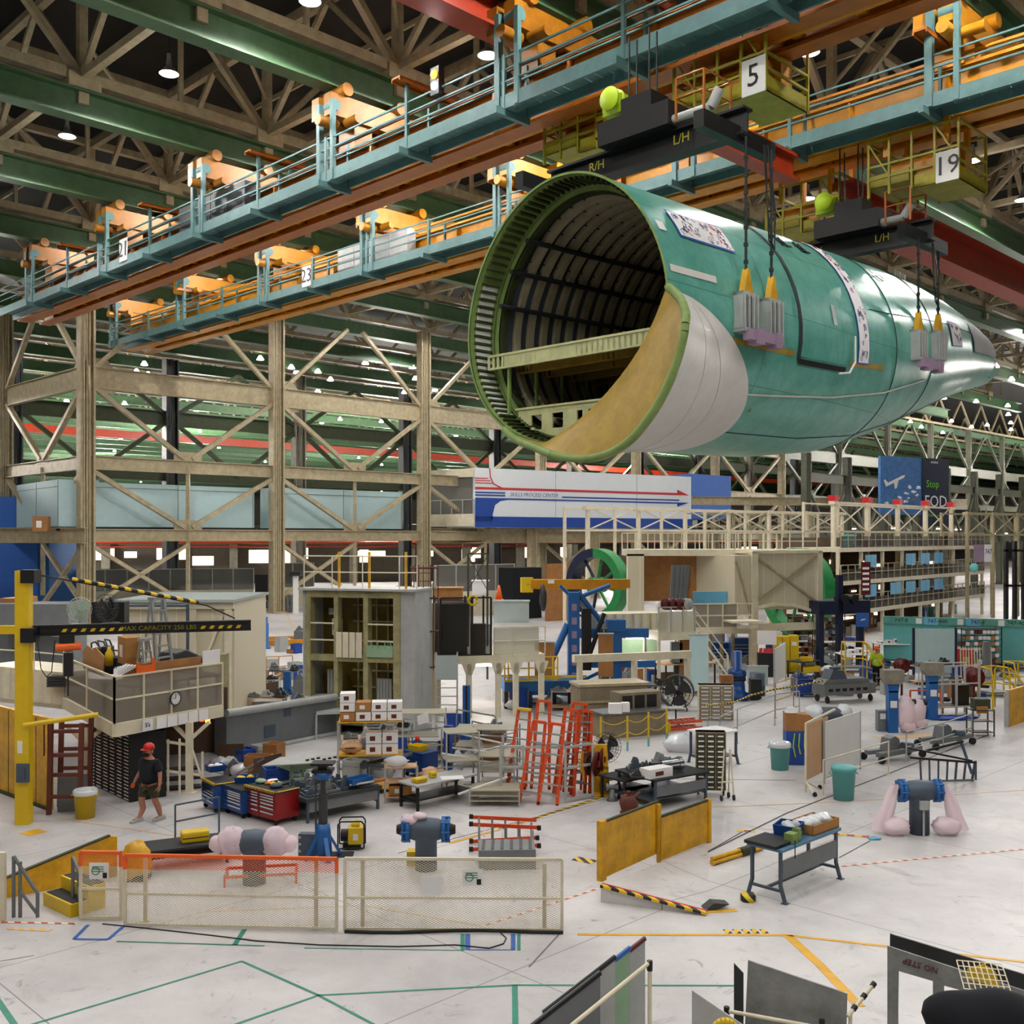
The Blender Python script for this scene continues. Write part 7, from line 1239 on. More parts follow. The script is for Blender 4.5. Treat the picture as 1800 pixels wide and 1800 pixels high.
t = T('maroon_pump','maroon cast pump body standing on the floor','pump',G(1105,1432)); mb = MB(); mb.lathe([(0,-.2),(.2,-.2),(.23,-.12),(.16,-.08),(.2,.1),(.22,.2),(0,.2)],18,(0,0,.27),'y'); mb.box(-.2,-.2,0,.22,.2,.06); mb.tube((0,0,.4),(0,0,.6),.05,8); mb.tube((.1,0,.4),(.3,.1,.55),.04,8); mb.build('pump_body','rust',t); mb = MB(); mb.tube((-.12,0,.56),(.12,0,.56),.02,6); mb.build('valve_handle','maroon',t)
t = T('bench_grinder','small grey grinder casting beside the maroon pump','grinder',G(1076,1407)); mb = MB(); mb.lathe([(0,0),(.16,0),(.09,.1),(.07,.3),(.0,.3)],12); [mb.tube((x,0,.36),(x+.06,0,.36),.1,12) for x in (-.16,.1)]; mb.tube((-.1,0,.36),(.1,0,.36),.06,10); mb.build('grinder_body','grey',t)
# parts cabinet on cart
drawers_rack(G(1224,1398),R(-6),.78,.35,1.72,3,11,'screen_grey','beige parts cabinet on a caster cart with rows of labelled bins','dark_olive','paper',casters=True)
t = T('crutch_stand','pale tube stand with black casters beside the parts cabinet','tube stand',G(1268,1408),R(10)); mb = MB(); [mb.tube((x,y,.1),(x*.5+.12,.1,1.35),.022,7) for x,y in ((0,0),(.35,0),(.32,.3))]; mb.tube((.02,0,.5),(.34,0,.5),.02,6); mb.build('tube','beige_pale',t); mb = MB(); [caster(mb,x,y,.07) for x,y in ((0,0),(.35,0),(.32,.3))]; mb.build('caster','black',t)
c,w_,h = table((1248,1350),(1296,1342),1290,.9,'dark table with white top behind the parts cabinet','paper','duct_grey',flare=True)
t = T('plastic_sheet','crumpled clear plastic heap on the floor behind the workbench','plastic sheet',G(1205,1320)); mb = MB(); mb.blob((0,0,.2),.65,.4,.35,16,9,.22,5); mb.build('sheet','plastic_wrap',t)
bincan(1371,1352,1306,.3,'teal_bin','plain teal trash can by the blue tool station',wrap=True); bincan(1483,1405,1350,.31,'teal_bin','teal trash can with lid behind the cream railing',lid=True)
t = T('tool_station','wooden tool box on a blue draped stand with hanging yellow straps','tool station',G(1382,1345),R(-3)); mb = MB(); mb.box(0,0,0,.68,.5,1.05); mb.build('blue_drape','royal',t); mb = MB(); mb.prism([(0,1.05),(1.05,1.05),(1.05,1.3),(.7,1.55),(.0,1.6)],.0,.5); mb.build('wood_box','wood',t); mb = MB(); [mb.path([(.25+.15*k,-.03,.98),(.2+.17*k,-.04,.6),(.27+.15*k,-.03,.25+.1*k)],.02,5) for k in range(3)]; mb.build('strap','lime',t)
t = T('safety_helmet','white hard hat on the wooden tool box','hard hat',G(1382,1345)+Vector((.2,.2,1.6))); mb = MB(); mb.lathe([(.21,0),(.16,.02),(.15,.1),(.08,.17),(0,.18)],16); mb.build('shell','white',t)
p,yw,L = run(G(1417,1392),G(1448,1376)); t = T('board_stand','tan plywood board on a folding caster stand','display board',p,yw); mb = MB(); mb.box(0,0,.32,L+.35,.03,1.85); mb.build('board','plywood',t); mb = MB(); mb.bar((-.03,0,0),(-.03,0,1.9),.05); mb.bar((-.03,0,1.88),(L+.9,0,1.98),.05); mb.tube((-.03,0,.3),(-.4,-.4,0),.025,6); mb.tube((-.03,0,.3),(.5,-.2,0),.025,6); mb.build('stand','beige_pale',t); mb = MB(); caster(mb,-.4,-.4,.06); caster(mb,.5,-.2,.06); mb.build('caster','black',t)
p,yw,L = run(G(1449,1378),G(1512,1352)); t = T('white_board','large glossy white panel standing beside the plywood board','display board',p,yw); mb = MB(); mb.box(0,0,.15,L,.04,1.75); mb.build('panel','white',t); mb = MB(); mb.bar((-.02,0,0),(-.02,0,1.8),.05); mb.bar((L,0,0),(L,0,1.75),.04); mb.build('frame','light_grey',t)
rail([G(1447,1400),G(1562,1362)],.98,'beige_pale','cream pipe railing section beside the lidded teal trash can'); rail([G(1593,1340),G(1658,1322),G(1708,1303)],.95,'light_grey','grey pipe railing before the tow dollies'); 
# bench at the front
t0,w_,h = table((1373,1588),(1473,1543),1493,.69,'grey steel workbench with blue top and curved feet, alone on open floor','bench_blue','duct_grey',flare=True,shelf=False,apron=-.36,tt=.06)
PL = t0; yb = t0.rotation_euler[2]
t = T('rubber_mat','thick black ribbed mat at one end of the blue topped bench','mat',onto(PL,-.12,.05,h),yb+.0); mb = MB(); mb.box(0,0,0,.75,.7,.06); [mb.box(.02+.06*k,-.01,0,.05+.06*k,0,.06) for k in range(12)]; mb.build('mat','mat_black',t)
t = T('bench_vise','olive green vise bolted to the blue topped bench','vise',onto(PL,.42,-.0,h),yb); mb = MB(); mb.box(0,0,0,.22,.2,.2); mb.box(.26,.02,.02,.36,.2,.26); mb.tube((.1,.1,.12),(.45,.1,.14),.05,10); mb.build('vise_body','primer_green',t,bevel=.02); mb = MB(); mb.tube((.0,-.05,.1),(.0,-.05,-.25),.012,6); mb.build('handle_bar','dark_steel',t)
tote(onto(PL,.72,.12,h),yb+.25,.5,.42,.26,'blue_tool','dark blue bin with bagged parts on the blue topped bench','wrap')
tt_ = T('open_carton','long shallow open carton full of clear bags on the bench','box',onto(PL,1.22,.02,h),yb-.02); mb = MB(); [mb.box(*q) for q in ((0,0,0,1.0,.6,.02),(0,0,0,1.0,.02,.2),(0,.58,0,1.0,.6,.2),(0,0,0,.02,.6,.2),(.98,0,0,1.0,.6,.2))]; mb.build('carton_body','cardboard',tt_); mb = MB(); [mb.blob((.15+.14*k,.3,.17),.16,.2,.1,10,6,.25,k) for k in range(6)]; mb.build('bagged_parts','plastic_wrap',tt_)
t = T('foot_block','yellow and black block under one bench foot','block',G(1315,1583)); mb = MB(); mb.lathe([(0,0),(.15,0),(.15,.13),(0,.13)],14); mb.build('block','hazard',t)
P0 = G(1252,1522); t = T('yellow_tube_bundle','bundle of yellow tubes tied with black on the open floor','tube bundle',P0); mb = MB(); q = G(1340,1494)-P0; [mb.tube(Vector((0,dy,zz)),q+Vector((0,dy,zz)),.045,9) for dy,zz in ((0,.05),(.11,.05),(.055,.13))]; mb.build('tube','yellow_dirty',t); mb = MB(); mb.tube(q*.55+Z*.08+Vector((0,.05,0)),q*.8+Z*.08+Vector((0,.05,0)),.11,8); mb.build('binding','dark_olive',t)
t = T('cyan_rag','small bright cyan rag on the floor past the bench','rag',G(1537,1475)); mb = MB(); mb.blob((0,0,.02),.14,.1,.035,12,6,.3,2); mb.build('rag','sky_blue',t)
t = T('floor_tray','black tray lid lying beside the floor wedge tip','tray',G(1238,1602),R(10)); mb = MB(); mb.prism([(0,0),(.2,.14),(.5,.1),(.2,0)],0,.25); mb.build('tray','dark_grey',t)
# ---------------- bottom edge racks
def board(nm, lab, P, yaw, pts, th, mat, cat='panel', tilt=0):
    t = T(nm, lab, cat, P, yaw); mb = MB(); mb.prism(pts, 0, th); o = mb.build('sheet', mat, t, bevel=.004); o.rotation_euler = (R(tilt),0,0); return t
P = D0(1300,12.8); board('steel_board','big stained grey steel board standing in the tube rack',P,R(-18),[(0.03,.3),(1.22,.3),(1.25,1.62),(.1,1.87)],.03,'sheet_grey')
board('narrow_plank','narrow black topped board behind the big grey board',D0(1290,13.3),R(-12),[(0,.3),(.12,.3),(.12,1.5),(0,1.62)],.03,'dark_grey'); 
t = board('stencilled_sheet','pale metal panel with stencilled letters at the rack end',D0(1216,12.6),R(-20),[(0,.2),(1.0,.2),(1.0,1.05),(0,1.58)],.02,'light_grey'); text('TMX 5',.06,'dark_steel',t,(.5,-.02,1.12)); text('D. NOSE',.06,'dark_steel',t,(.75,-.02,.98))
t = T('tube_rack','cream tube rack with black joints at the bottom edge','rack',D0(1265,12.0),R(-18)); mb = MB()
for y in (0,.35,.7): mb.tube((.0,y,1.2+.15*y),(2.2,y,1.1+.15*y),.025,8)
for x in (0,1.1,2.2): mb.tube((x,0,0),(x,0,1.2),.025,8); mb.tube((x,.7,0),(x,.7,1.3),.025,8); mb.tube((x,0,.6),(x,.7,.6),.022,8)
mb.build('tube','beige_pale',t); mb = MB()
for x in (0,1.1,2.2): [mb.tube((x,y,1.05+.15*y),(x,y,1.25+.15*y),.035,8) for y in (0,.7)]
mb.build('joint','black',t)
t = T('tube_bracket_post','short cream tube arm with black joints past the grey board','tube arm',D0(1490,12.4),R(35)); mb = MB(); mb.tube((0,0,1.36),(.5,0,1.62),.024,8); mb.tube((.05,0,0),(.05,0,1.38),.024,8); mb.tube((.28,0,1.5),(.5,.3,1.25),.02,8); mb.build('tube','beige_pale',t); mb = MB(); [mb.tube((x,0,1.36+.52*x),(x+.05,0,1.39+.52*x),.034,8) for x in (.1,.28,.46)]; mb.build('joint','black',t)
t = T('rail_bar','dark long steel rail marked STA lying along the rack','rail bar',D0(1475,11.8),R(-16)); mb = MB(); mb.bar((0,0,1.45),(1.7,0,1.2),.1,.1); mb.build('bar','mat_black',t); text('STA',.06,'paper',t,(.15,-.055,1.43))
P = D0(1560,12.3); t = T('no_step_cover','large grey metal panel with cut out, marked NO STEP upside down','access panel',P,R(-14)); z = 7-715/F*12.3
mb = MB(); mb.prism([(0,z-.02),(0,.4),(.12,.4),(.12,z-.3),(.5,z-.38),(.5,.4),(.62,.4),(.62,z-.42),(1.9,z-.66),(1.9,z-.5)],0,.03); mb.build('panel_frame','sheet_grey',t); text('NO STEP',.1,'maroon',t,(.36,-.012,z-.21),(R(90),R(193),0))
t = T('no_step_cover','second grey metal panel frame behind the NO STEP panel','access panel',P+Vector((.1,.25,0)),R(-14)); mb = MB(); mb.prism([(0.02,z+.03),(0,.4),(.1,.4),(.12,z-.22),(1.9,z-.58),(1.9,z-.4)],0,.03); mb.build('panel_frame','dark_grey',t)
t = T('black_cover','quilted black fabric cover draped over the panel rack','cover',D(1715,1800,10.8)); mb = MB(); 
def cov(a,b): th=b*2*math.pi; k = math.sin(math.pi*min(1,a*.93))**.4; return Vector((-.56+1.5*a, -.28*k*math.cos(th)*(1+.08*math.sin(9*a+2*th)), .12+.3*k*math.sin(th)*(1+.06*math.sin(14*a))-.16*a))
mb.grid(cov, 26, 20); mb.build('fabric','cloth_black',t)
t = T('wire_basket','cream wire grid basket beside the black cover','basket',D(1695,1738,11.6),R(-14)); mb = MB(); [mb.tube((.06*k,0,0),(.06*k,.5,.12),.007,4) for k in range(9)]; [mb.tube((0,.1*k,.024*k),(.48,.1*k,.024*k),.007,4) for k in range(6)]; mb.build('grid','beige_pale',t)
board('yellow_sheet','folded yellow plastic sheet on the panel rack',D(1700,1722,12.0),R(-14),[(0,0),(.35,-.05),(.3,.12),(.18,.2),(.0,.12)],.01,'yellow')
t = T('yellow_hoop','yellow bent tube loop at the bottom edge','hoop',D(1255,1815,11.5)); mb = MB(); mb.path([(.12+.13*math.cos(k*.3142),0,.13*math.sin(k*.3142)) for k in range(11)],.035,9); mb.tube((-.01,0,0),(-.01,0,-.6),.035,8); mb.tube((.25,0,0),(.25,0,-.6),.035,8); mb.build('tube','yellow',t)
for k,(x0,m,dz,lab) in enumerate(((925,'grey',0,'dark edged panel at the front of the slanted panel rack'),(955,'light_grey',.1,'grey panel second in the slanted panel rack'),(985,'seafoam',.12,'pale green panel with blue tape in the slanted rack'),(1015,'light_grey',.15,'pale panel with maroon edge at the back of the slanted rack'))):
    P = D0(x0,12.6+.25*k); t = T('slanted_sheet',lab,'panel',P,R(35)); zt = 1.12+dz; mb = MB(); mb.prism([(0,.2),(1.15,.2),(1.15,zt+.42),(0,zt)],0,.03); mb.build('sheet',m,t); mb = MB(); mb.bar((0,-.005,zt-.02),(1.15,-.005,zt+.4),.035,.05); mb.build('edge',('dark_steel','mat_black','tape_blue','maroon')[k],t)
t = T('tube_rack','cream tube rack holding the slanted panels','rack',D0(985,12.2),R(33)); mb = MB(); mb.tube((-.6,0,1.0),(1.35,0,1.78),.026,8); mb.tube((1.35,0,0),(1.35,0,1.78),.026,8); mb.tube((.1,0,0),(.1,0,1.28),.026,8); mb.tube((-.6,0,0),(-.6,0,1.0),.026,8); mb.build('tube','beige_pale',t); mb = MB(); [mb.tube((x,0,z_-.1),(x,0,z_+.02),.036,8) for x,z_ in ((1.35,1.78),(.1,1.28),(-.6,1.0))]; mb.build('joint','black',t)
# ---------------- right middle ground
barrier_chain([G(1056,1322),G(1103,1320),G(1140,1312),G(1172,1304)],1.15,'yellow stanchions joined by sagging yellow chain')
bincan(1066,1292,1262,.3,'white','white plastic drum beside the yellow chain barrier')
# desk bank and consoles
t = T('console_desk','long grey cluttered console desk with cable holes behind the chain barrier','desk',D0(1062,36.5),R(24)); mb = MB(); mb.box(0,0,0,2.5,1.0,.85); mb.box(.8,.3,.85,2.5,1.0,1.5); mb.build('desk_body','screen_grey',t); mb = MB(); [mb.box(.9+.5*k,.28,.95,1.3+.5*k,.3,1.4) for k in range(3)]; mb.build('opening','black',t); mb = MB(); mb.box(-.1,-.1,.85,2.55,1.0,.9); mb.build('desktop','grey',t)
t = T('computer_case','white computer boxes with printed side on the console desk end','computer',D(1072,1255,35.8),R(5)); mb = MB(); mb.box(0,0,0,.42,.3,.34); mb.box(.44,.05,.05,.7,.3,.36); mb.build('case','paper',t)
t = T('long_crate','long low brown grey crate behind the console desk','crate',D0(1020,39),R(14)); mb = MB(); mb.box(0,0,0,2.6,1.2,1.5); mb.build('crate_body','screen_grey',t); mb = MB(); mb.box(-.05,-.05,1.45,2.7,1.25,1.55); mb.bar((0,-.05,.9),(2.6,-.05,.9),.08); mb.build('lid','beige',t)
t = T('conveyor_beam','long cream beam on posts in front of the blue fixture','beam',D0(1010,42),R(18)); mb = MB(); mb.box(0,0,2.0,5.2,.3,2.3); [mb.box(x,0,0,x+.15,.3,2.0) for x in (.2,2.6,5)]; mb.build('beam','beige_pale',t)
fan(G(1192,1250)+Z*0,R(-15),.62,'huge round black drum fan on a stand',h=.75,mat='black',blade='dark_grey',pole=False)
t = T('fan_shroud','wide black drum shroud of the huge round fan','fan shroud',G(1192,1250)+Vector((0,.25,.75)),R(-15)); mb = MB(); mb.lathe([(.66,-.2),(.68,-.2),(.68,.25),(.66,.25),(.66,-.2)],28,(0,0,0),'y'); mb.build('drum','black',t)
t = T('swivel_chair','small dark swivel chair before the drum fan','chair',G(1188,1274)); mb = MB(); mb.box(-.3,-.25,.6,.3,.25,.65); mb.build('seat','light_grey',t); mb = MB(); mb.tube((0,0,.12),(0,0,.6),.03,8); [mb.tube((0,0,.12),(.3*math.cos(a),.3*math.sin(a),.04),.025,6) for a in (0,1.26,2.5,3.77,5.03)]; mb.build('base','black',t)
drawers_rack(G(1229,1266),R(-2),1.3,.5,1.35,3,9,'beige_pale','cream parts cabinet with a shiny white top behind the grey railing','screen_grey','paper')
t = T('brown_box','brown box sitting on the cream parts cabinet','box',G(1264,1264)+Vector((.1,.2,1.36))); mb = MB(); mb.box(0,0,0,.5,.3,.3); mb.build('box_body','wood',t)
t = T('lying_ladder','short orange step ladder lying flat near the chain barrier','ladder',G(1178,1286),R(22)); mb = MB(); [mb.bar((0,y,z),(1.35,y,z),.03,.09) for y in (0,.5) for z in (.06,.3)]; mb.build('side_rail','ladder_orange',t); mb = MB(); [mb.bar((.15+.22*k,0,.06),(.15+.22*k,.5,.06),.05,.03) for k in range(6)]; [mb.bar((.15+.22*k,0,.3),(.15+.22*k,.5,.3),.05,.03) for k in range(6)]; mb.build('step','alu',t); mb = MB(); mb.box(-.12,-.02,0,.02,.3,.3); mb.build('cap','yellow',t)
rail([G(1244,1324),G(1265,1322),G(1296,1306),G(1362,1275),G(1405,1268)],1.15,'light_grey','grey pipe railing with striped tape running past the parts cabinet'); rail([G(1363,1262),G(1395,1250)],1.35,'truck_yellow','yellow braced railing section at the end of the grey railing')
t = T('striped_rope','yellow and black striped rope sagging over the grey railing','rope',D(1240,1240,35)); P0 = D(1240,1240,35); mb = MB(); mb.path([D(x,y,35+k*.9)-P0 for k,(x,y) in enumerate(((1240,1240),(1260,1238),(1290,1235),(1320,1222),(1360,1212),(1400,1206),(1450,1196)))],.03,6); mb.build('rope','hazard_tape',t)
c,w_,h = table((1170,1222),(1258,1218),1168,1.2,'tall dark table with pale wooden top behind the drum fan','plywood','dark_steel')
t = T('control_cabinet','grey control cabinet on a dark column behind the cream stair','cabinet',D(1180,1165,47)); mb = MB(); mb.box(0,0,0,.5,.4,.9); mb.build('body','grey',t); mb = MB(); mb.tube((.25,.2,-2.0),(.25,.2,0),.12,8); mb.build('column','dark_grey',t)
for (x0,x1,y0,y1,d,m,lab) in ((1213,1245,1117,1215,46,'pale_blue','tall pale panel with a mounted bracket beside the stair'),(1195,1213,1120,1190,47,'wood','narrow brown panel beside the pale panel'),(1052,1078,1115,1190,45,'wood','tall brown crate panel under the tube light'),(1082,1160,1125,1170,49,'seafoam','pale green partition under the padded deck'),(1315,1350,1172,1225,50,'glassy','glass front cabinet by the booth post'),(940,975,1130,1195,45,'wood','curved brown panel behind the deck legs')):
    t,L = wallbox('upright_sheet',lab,'panel',D0(x0,d),D0(x1,d),zpx(min(y1,HY+7*F/d-1),d),zpx(y0,d),.15,m); mb = MB(); mb.box(-.03,-.03,zpx(y0,d),L+.03,.18,zpx(y0,d)+.05); mb.build('edge','light_grey',t)
t = T('blue_machine','dark blue column machine with round base behind the parts cabinet','machine',G(1296,1230)); mb = MB(); mb.lathe([(0,0),(.5,0),(.5,.3),(.35,.35),(.3,1.0),(.4,1.05),(.4,1.3),(.2,1.35),(.2,2.1),(0,2.1)],14); mb.build('machine_body','blue_tool',t); mb = MB(); mb.tube((-.3,-.2,.9),(.3,-.3,.95),.1,8); mb.box(.55,-.2,0,1.0,.3,.9); mb.build('motor','dark_steel',t)
t = T('metal_drum','blue grey metal drum beside the booth post','drum',G(1332,1222)); mb = MB(); mb.lathe([(0,0),(.33,0),(.33,.4),(.35,.42),(.33,.44),(.36,1.0),(0,1.0)],18); mb.build('drum','duct_grey',t)
t = T('rack_of_trays','display rack with red and white leaflets','display rack',G(1332,1190),R(-8)); mb = MB(); mb.box(0,0,0,1.05,.5,1.2); mb.build('base','dark_steel',t); mb = MB(); [mb.prism([(.05+.2*k,1.2),(.22+.2*k,1.2),(.25+.2*k,1.45),(.08+.2*k,1.45)],-.05,.0) for k in range(5)]; mb.build('leaflet','ink_red',t); mb = MB(); mb.box(0,.3,1.6,.95,.35,2.3); mb.build('notice','paper',t)
p,yw,L = run(G(1361,1215),G(1381,1198)); t = T('white_board','upright white board on a slim stand beside the leaflet rack','display board',p,yw); mb = MB(); mb.box(0,0,.3,L,.04,1.9); mb.build('panel','white',t); mb = MB(); mb.bar((0,0,0),(0,0,1.95),.05); mb.bar((L,0,0),(L,0,1.9),.05); mb.build('stand','light_grey',t)
t = T('yellow_locker','bright yellow double safety locker','locker',G(1362,1184),R(-6)); mb = MB(); mb.box(0,0,0,.75,.8,1.9); mb.box(.78,-.05,0,1.2,.8,1.95); mb.build('body','yellow',t); mb = MB(); mb.box(.2,-.02,1.3,.5,0,1.6); mb.box(.85,-.07,1.45,1.1,-.05,1.65); mb.build('notice','paper',t); mb = MB(); mb.box(.38,-.03,.1,.4,0,1.85); mb.build('door_seam','dark_olive',t)
c,w_,h = table((1410,1194),(1440,1190),1164,.9,'small dark table with yellow bins beneath','mat_black','dark_steel'); 
for k in range(3): tote(onto(c,.1+.42*k,.1,.28),0,.36,.5,.3,'yellow','yellow bin on the shelf under the small dark table')['group'] = 'yellow bins under the small table'
tote(onto(c,.3,.2,h),0,.5,.4,.2,'yellow','yellow bin on top of the small dark table')
t = T('tooling_carriage','long grey tooling carriage with stacked fixtures on wheels','carriage',G(1450,1238),R(20)); mb = MB(); mb.box(0,0,.35,2.6,.9,.8); mb.prism([(0,.8),(2.4,.8),(2.2,1.0),(.2,1.0)],.1,.8); mb.build('bed','grey',t); mb = MB(); mb.prism([(.3,1.0),(1.2,1.0),(1.05,1.35),(.5,1.4)],.1,.7); mb.box(.6,.2,1.4,.95,.5,1.5); mb.build('fixture','duct_grey',t); mb = MB(); [mb.box(.2+.35*k,-.02,.5,.4+.35*k,0,.62) for k in range(6)]; mb.build('slot','dark_steel',t); mb = MB(); [caster(mb,x,y,.15) for x in (.2,2.4) for y in (.1,.8)]; mb.build('wheel','black',t)
def ystair(px,py,h,w_,lab,yaw=0,steps=3):
    t = T('yellow_ladder_stand',lab,'ladder stand',G(px,py),R(yaw)); mb = MB()
    for x in (0,w_): mb.path([(x,0,0),(x,0,h*.82),(x,.1,h),(x,.7,h),(x,.8,h*.9),(x,.8,0)],.035,7); mb.tube((x,0,h*.6),(x,.8,h*.6),.03,6)
    mb.tube((0,.8,h),(w_,.8,h),.03,6); mb.tube((0,.8,h*.6),(w_,.8,h*.6),.03,6); mb.path([(w_,0,h),(w_+.7,-.2,h*.5),(w_+.75,-.2,0)],.035,7); mb.path([(w_,.6,h),(w_+.7,.5,h*.5),(w_+.75,.5,0)],.035,7); mb.build('handrail','yellow',t)
    for k in range(steps): mb = MB(); mb.box(w_-.05+.22*k,-.1,h*.42-.22*k-.05,w_+.25+.22*k,.6,h*.42-.22*k); mb.build('step','grey',t)
    mb = MB(); mb.box(0,0,h*.4,w_,.8,h*.44); mb.build('platform','grey',t); return t
ystair(1486,1205,2.0,1.0,'yellow railed ladder stand beside the worker in lime',-5); ystair(1745,1250,1.7,.9,'yellow railed ladder stand at the picture edge by the yellow wall',20); ystair(1785,1232,1.6,.7,'second yellow railed stand cut by the picture edge',10)
person(G(1541,1205),R(5),1.0,'worker in lime shirt and orange hard hat beyond the blue posts','lime','cloth_black','safety_orange',False,stride=.05,vest=True)
def bluepost(px,py,top,hw,lab):
    p = G(px,py); h = (py-top)/F*p.y; t = T('blue_column',lab,'support column',p); mb = MB(); mb.box(-.17,-.17,0,.17,.17,h-.75); mb.prism([(-.17,h-.8),(.17,h-.8),(hw*.6,h-.5),(-hw*.6,h-.5)],-.17,.17); mb.build('column','blue',t); mb = MB(); mb.prism([(-hw*.75,h-.5),(hw*.75,h-.5),(hw,h-.35),(hw,h),(-hw,h),(-hw,h-.3)],-.25,.25); mb.build('stone_head','concrete',t); mb = MB(); mb.box(-.12,-.18,.9,.12,-.17,1.15); mb.build('notice','paper',t)
bluepost(1568,1287,1177,.36,'blue support column with grey cap, nearer of the two'); bluepost(1638,1264,1164,.36,'blue support column with grey cap, farther of the two')
for (px,py,w_,m,lab) in ((1552,1286,.35,'grey','grey metal box at the foot of the nearer blue column'),(1625,1263,.35,'duct_grey','grey metal box at the foot of the farther blue column')):
    t = T('metal_case',lab,'case',G(px,py),0); mb = MB(); mb.box(-w_/2,0,0,w_/2,.3,.75); mb.build('case',m,t); mb = MB(); mb.box(-.1,-.01,.45,.1,0,.65); mb.build('label_plate','paper',t)
for (px,py,s,lab) in ((1592,1287,1.0,'tall pink plastic wrapped unit between the blue columns'),(1612,1280,.85,'slimmer pink plastic wrapped unit beside the tall one')):
    t = T('wrapped_unit',lab,'wrapped unit',G(px,py)); mb = MB(); mb.blob((0,0,.65*s),.36*s,.3,.66*s,14,10,.12,px); mb.blob((.05,-.05,.2),.3,.28,.22,12,7,.15,py); mb.build('plastic_cover','pink_wrap',t); mb = MB(); mb.tube((.2,0,1.1*s),(.35,0,1.1*s),.1,10); mb.build('pipe_end','black',t)
reel(G(1585,1245)+Vector((0,0,1.75)),R(10),.3,.25,'maroon hose reel high on a grey frame beside the blue column',stand=1.75); reel(G(1711,1248)+Vector((0,0,1.35)),R(-5),.38,.45,'big maroon hose reel on the grey frame by the yellow rails',stand=1.3)
t = T('orange_trestle','low orange steel frame before the farther blue column','frame',G(1600,1246),R(5)); mb = MB(); [mb.bar((0,0,z),(1.3,0,z),.06) for z in (.1,.75)]; [mb.bar((x,0,0),(x,0,.75),.06) for x in (0,.7,1.3)]; mb.build('frame','ladder_orange',t)
t = T('grey_work_stand','grey tube work stand with railing and plank deck','work stand',G(1645,1262),R(12)); mb = MB(); [mb.bar((x,y,0),(x,y,2.0),.07) for x in (0,.9,1.9) for y in (0,.9)]; [mb.bar((0,y,z),(1.9,y,z),.05) for z in (.4,1.3,2.0) for y in (0,.9)]; mb.build('frame','light_grey',t); mb = MB(); mb.box(0,0,.38,1.9,.9,.42); mb.build('deck','brown',t); mb = MB(); mb.box(1.1,.2,.42,1.6,.6,1.2); mb.build('black_bin','black',t)
t = T('blue_tarp','crumpled blue tarp on the floor by the work stand','tarp',G(1670,1262)); mb = MB(); mb.blob((0,-.2,.04),1.0,.45,.08,18,7,.25,3); mb.build('tarp','royal',t)
for k,(px,py,lab) in enumerate(((1545,1342,'grey wheeled tow dolly nearer the cream railing'),(1640,1318,'grey wheeled tow dolly behind the grey railing'))):
    t = T('tow_dolly',lab,'dolly',G(px,py),R(28)); mb = MB(); mb.bar((0,0,.25),(1.9,.1,.3),.25,.14); mb.bar((0,.5,.25),(1.9,.3,.3),.2,.12); mb.prism([(.5,.3),(1.1,.3),(1.0,.65),(.85,.75),(.6,.7)],.1,.45); mb.build('dolly_frame','grey',t); mb = MB(); [mb.tube((x,y,.12),(x+.02,y+.08,.12),.12,12) for x,y in ((0,-.15),(0,.6),(1.9,-.05),(1.9,.5))]; mb.build('wheel','black',t); mb = MB(); mb.tube((.9,-.1,.5),(1.3,-.15,.45),.1,10); mb.build('hub_unit','duct_grey',t)
t = T('folded_trestle','long black and grey folding trestle lying on open floor','trestle',G(1600,1378),R(8)); mb = MB(); mb.bar((0,0,.75),(2.0,0,.55),.06); mb.bar((0.4,.8,.85),(1.9,0,.6),.05); mb.bar((.9,.8,.75),(2.1,.8,1.0),.06); mb.build('top_bar','black',t); mb = MB(); [mb.bar((.3+.28*k,0,.7-.02*k),(.42+.26*k,.15,.0),.05) for k in range(7)]; mb.bar((2.0,0,.05),(2.0,0,.6),.05); mb.bar((2.05,.8,.95),(2.2,.5,.1),.06); mb.build('leg','duct_grey',t); mb = MB(); mb.bar((.3,.15,.03),(2.0,.1,.03),.05); mb.build('foot_bar','grey',t)
c = shelf_rack(G(1710,1295),R(0),.75,.5,.95,3,'dark tool trolley with a cardboard faced box beside the yellow wall','dark_grey','dark_grey',nm='tool_trolley',cat='trolley'); t = T('instrument_box','olive box with cardboard label on the dark trolley','box',onto(c,.1,.05,.96)); mb = MB(); mb.box(0,0,0,.55,.4,.35); mb.build('box_body','dark_olive',t); mb = MB(); mb.box(.05,-.01,-.15,.45,0,.1); mb.build('label_plate','cardboard',t)
p,yw,L = run(G(1773,1278),G(1850,1252)); t = T('yellow_wall_plate','scuffed yellow steel wall plate at the picture edge','low wall',p,yw); mb = MB(); mb.box(0,0,0,L,.1,1.35); mb.build('plate','yellow_dirty',t); mb = MB(); mb.box(-.12,-.02,0,0,.12,1.3); mb.build('end_post','light_grey',t)
t = T('red_cabinet','bright red cabinet with yellow notice by the white screen','cabinet',G(1683,1190)); mb = MB(); mb.box(0,0,0,.8,.5,1.4); mb.build('body','red',t); mb = MB(); mb.box(.25,-.02,.7,.6,0,1.0); mb.build('notice','yellow',t)
cq = tool_cabinet((1762,1172),(1800,1170),1136,.8,'blue',1,'blue tool cabinet with silver drawers at the picture edge')
t = T('cream_rack','cream fencing rack of stored frames before the bin shelf','rack',G(1690,1200),R(5)); mb = MB(); [mb.bar((.14*k,0,0),(.14*k,.1,1.7),.04) for k in range(12)]; mb.bar((0,0,.2),(1.6,0,.2),.05); mb.bar((0,.05,1.6),(1.6,.05,1.6),.05); mb.build('frame','beige_pale',t); mb = MB(); mb.box(1.0,-.3,0,1.3,-.1,2.0); mb.build('leaning_post','grey',t)
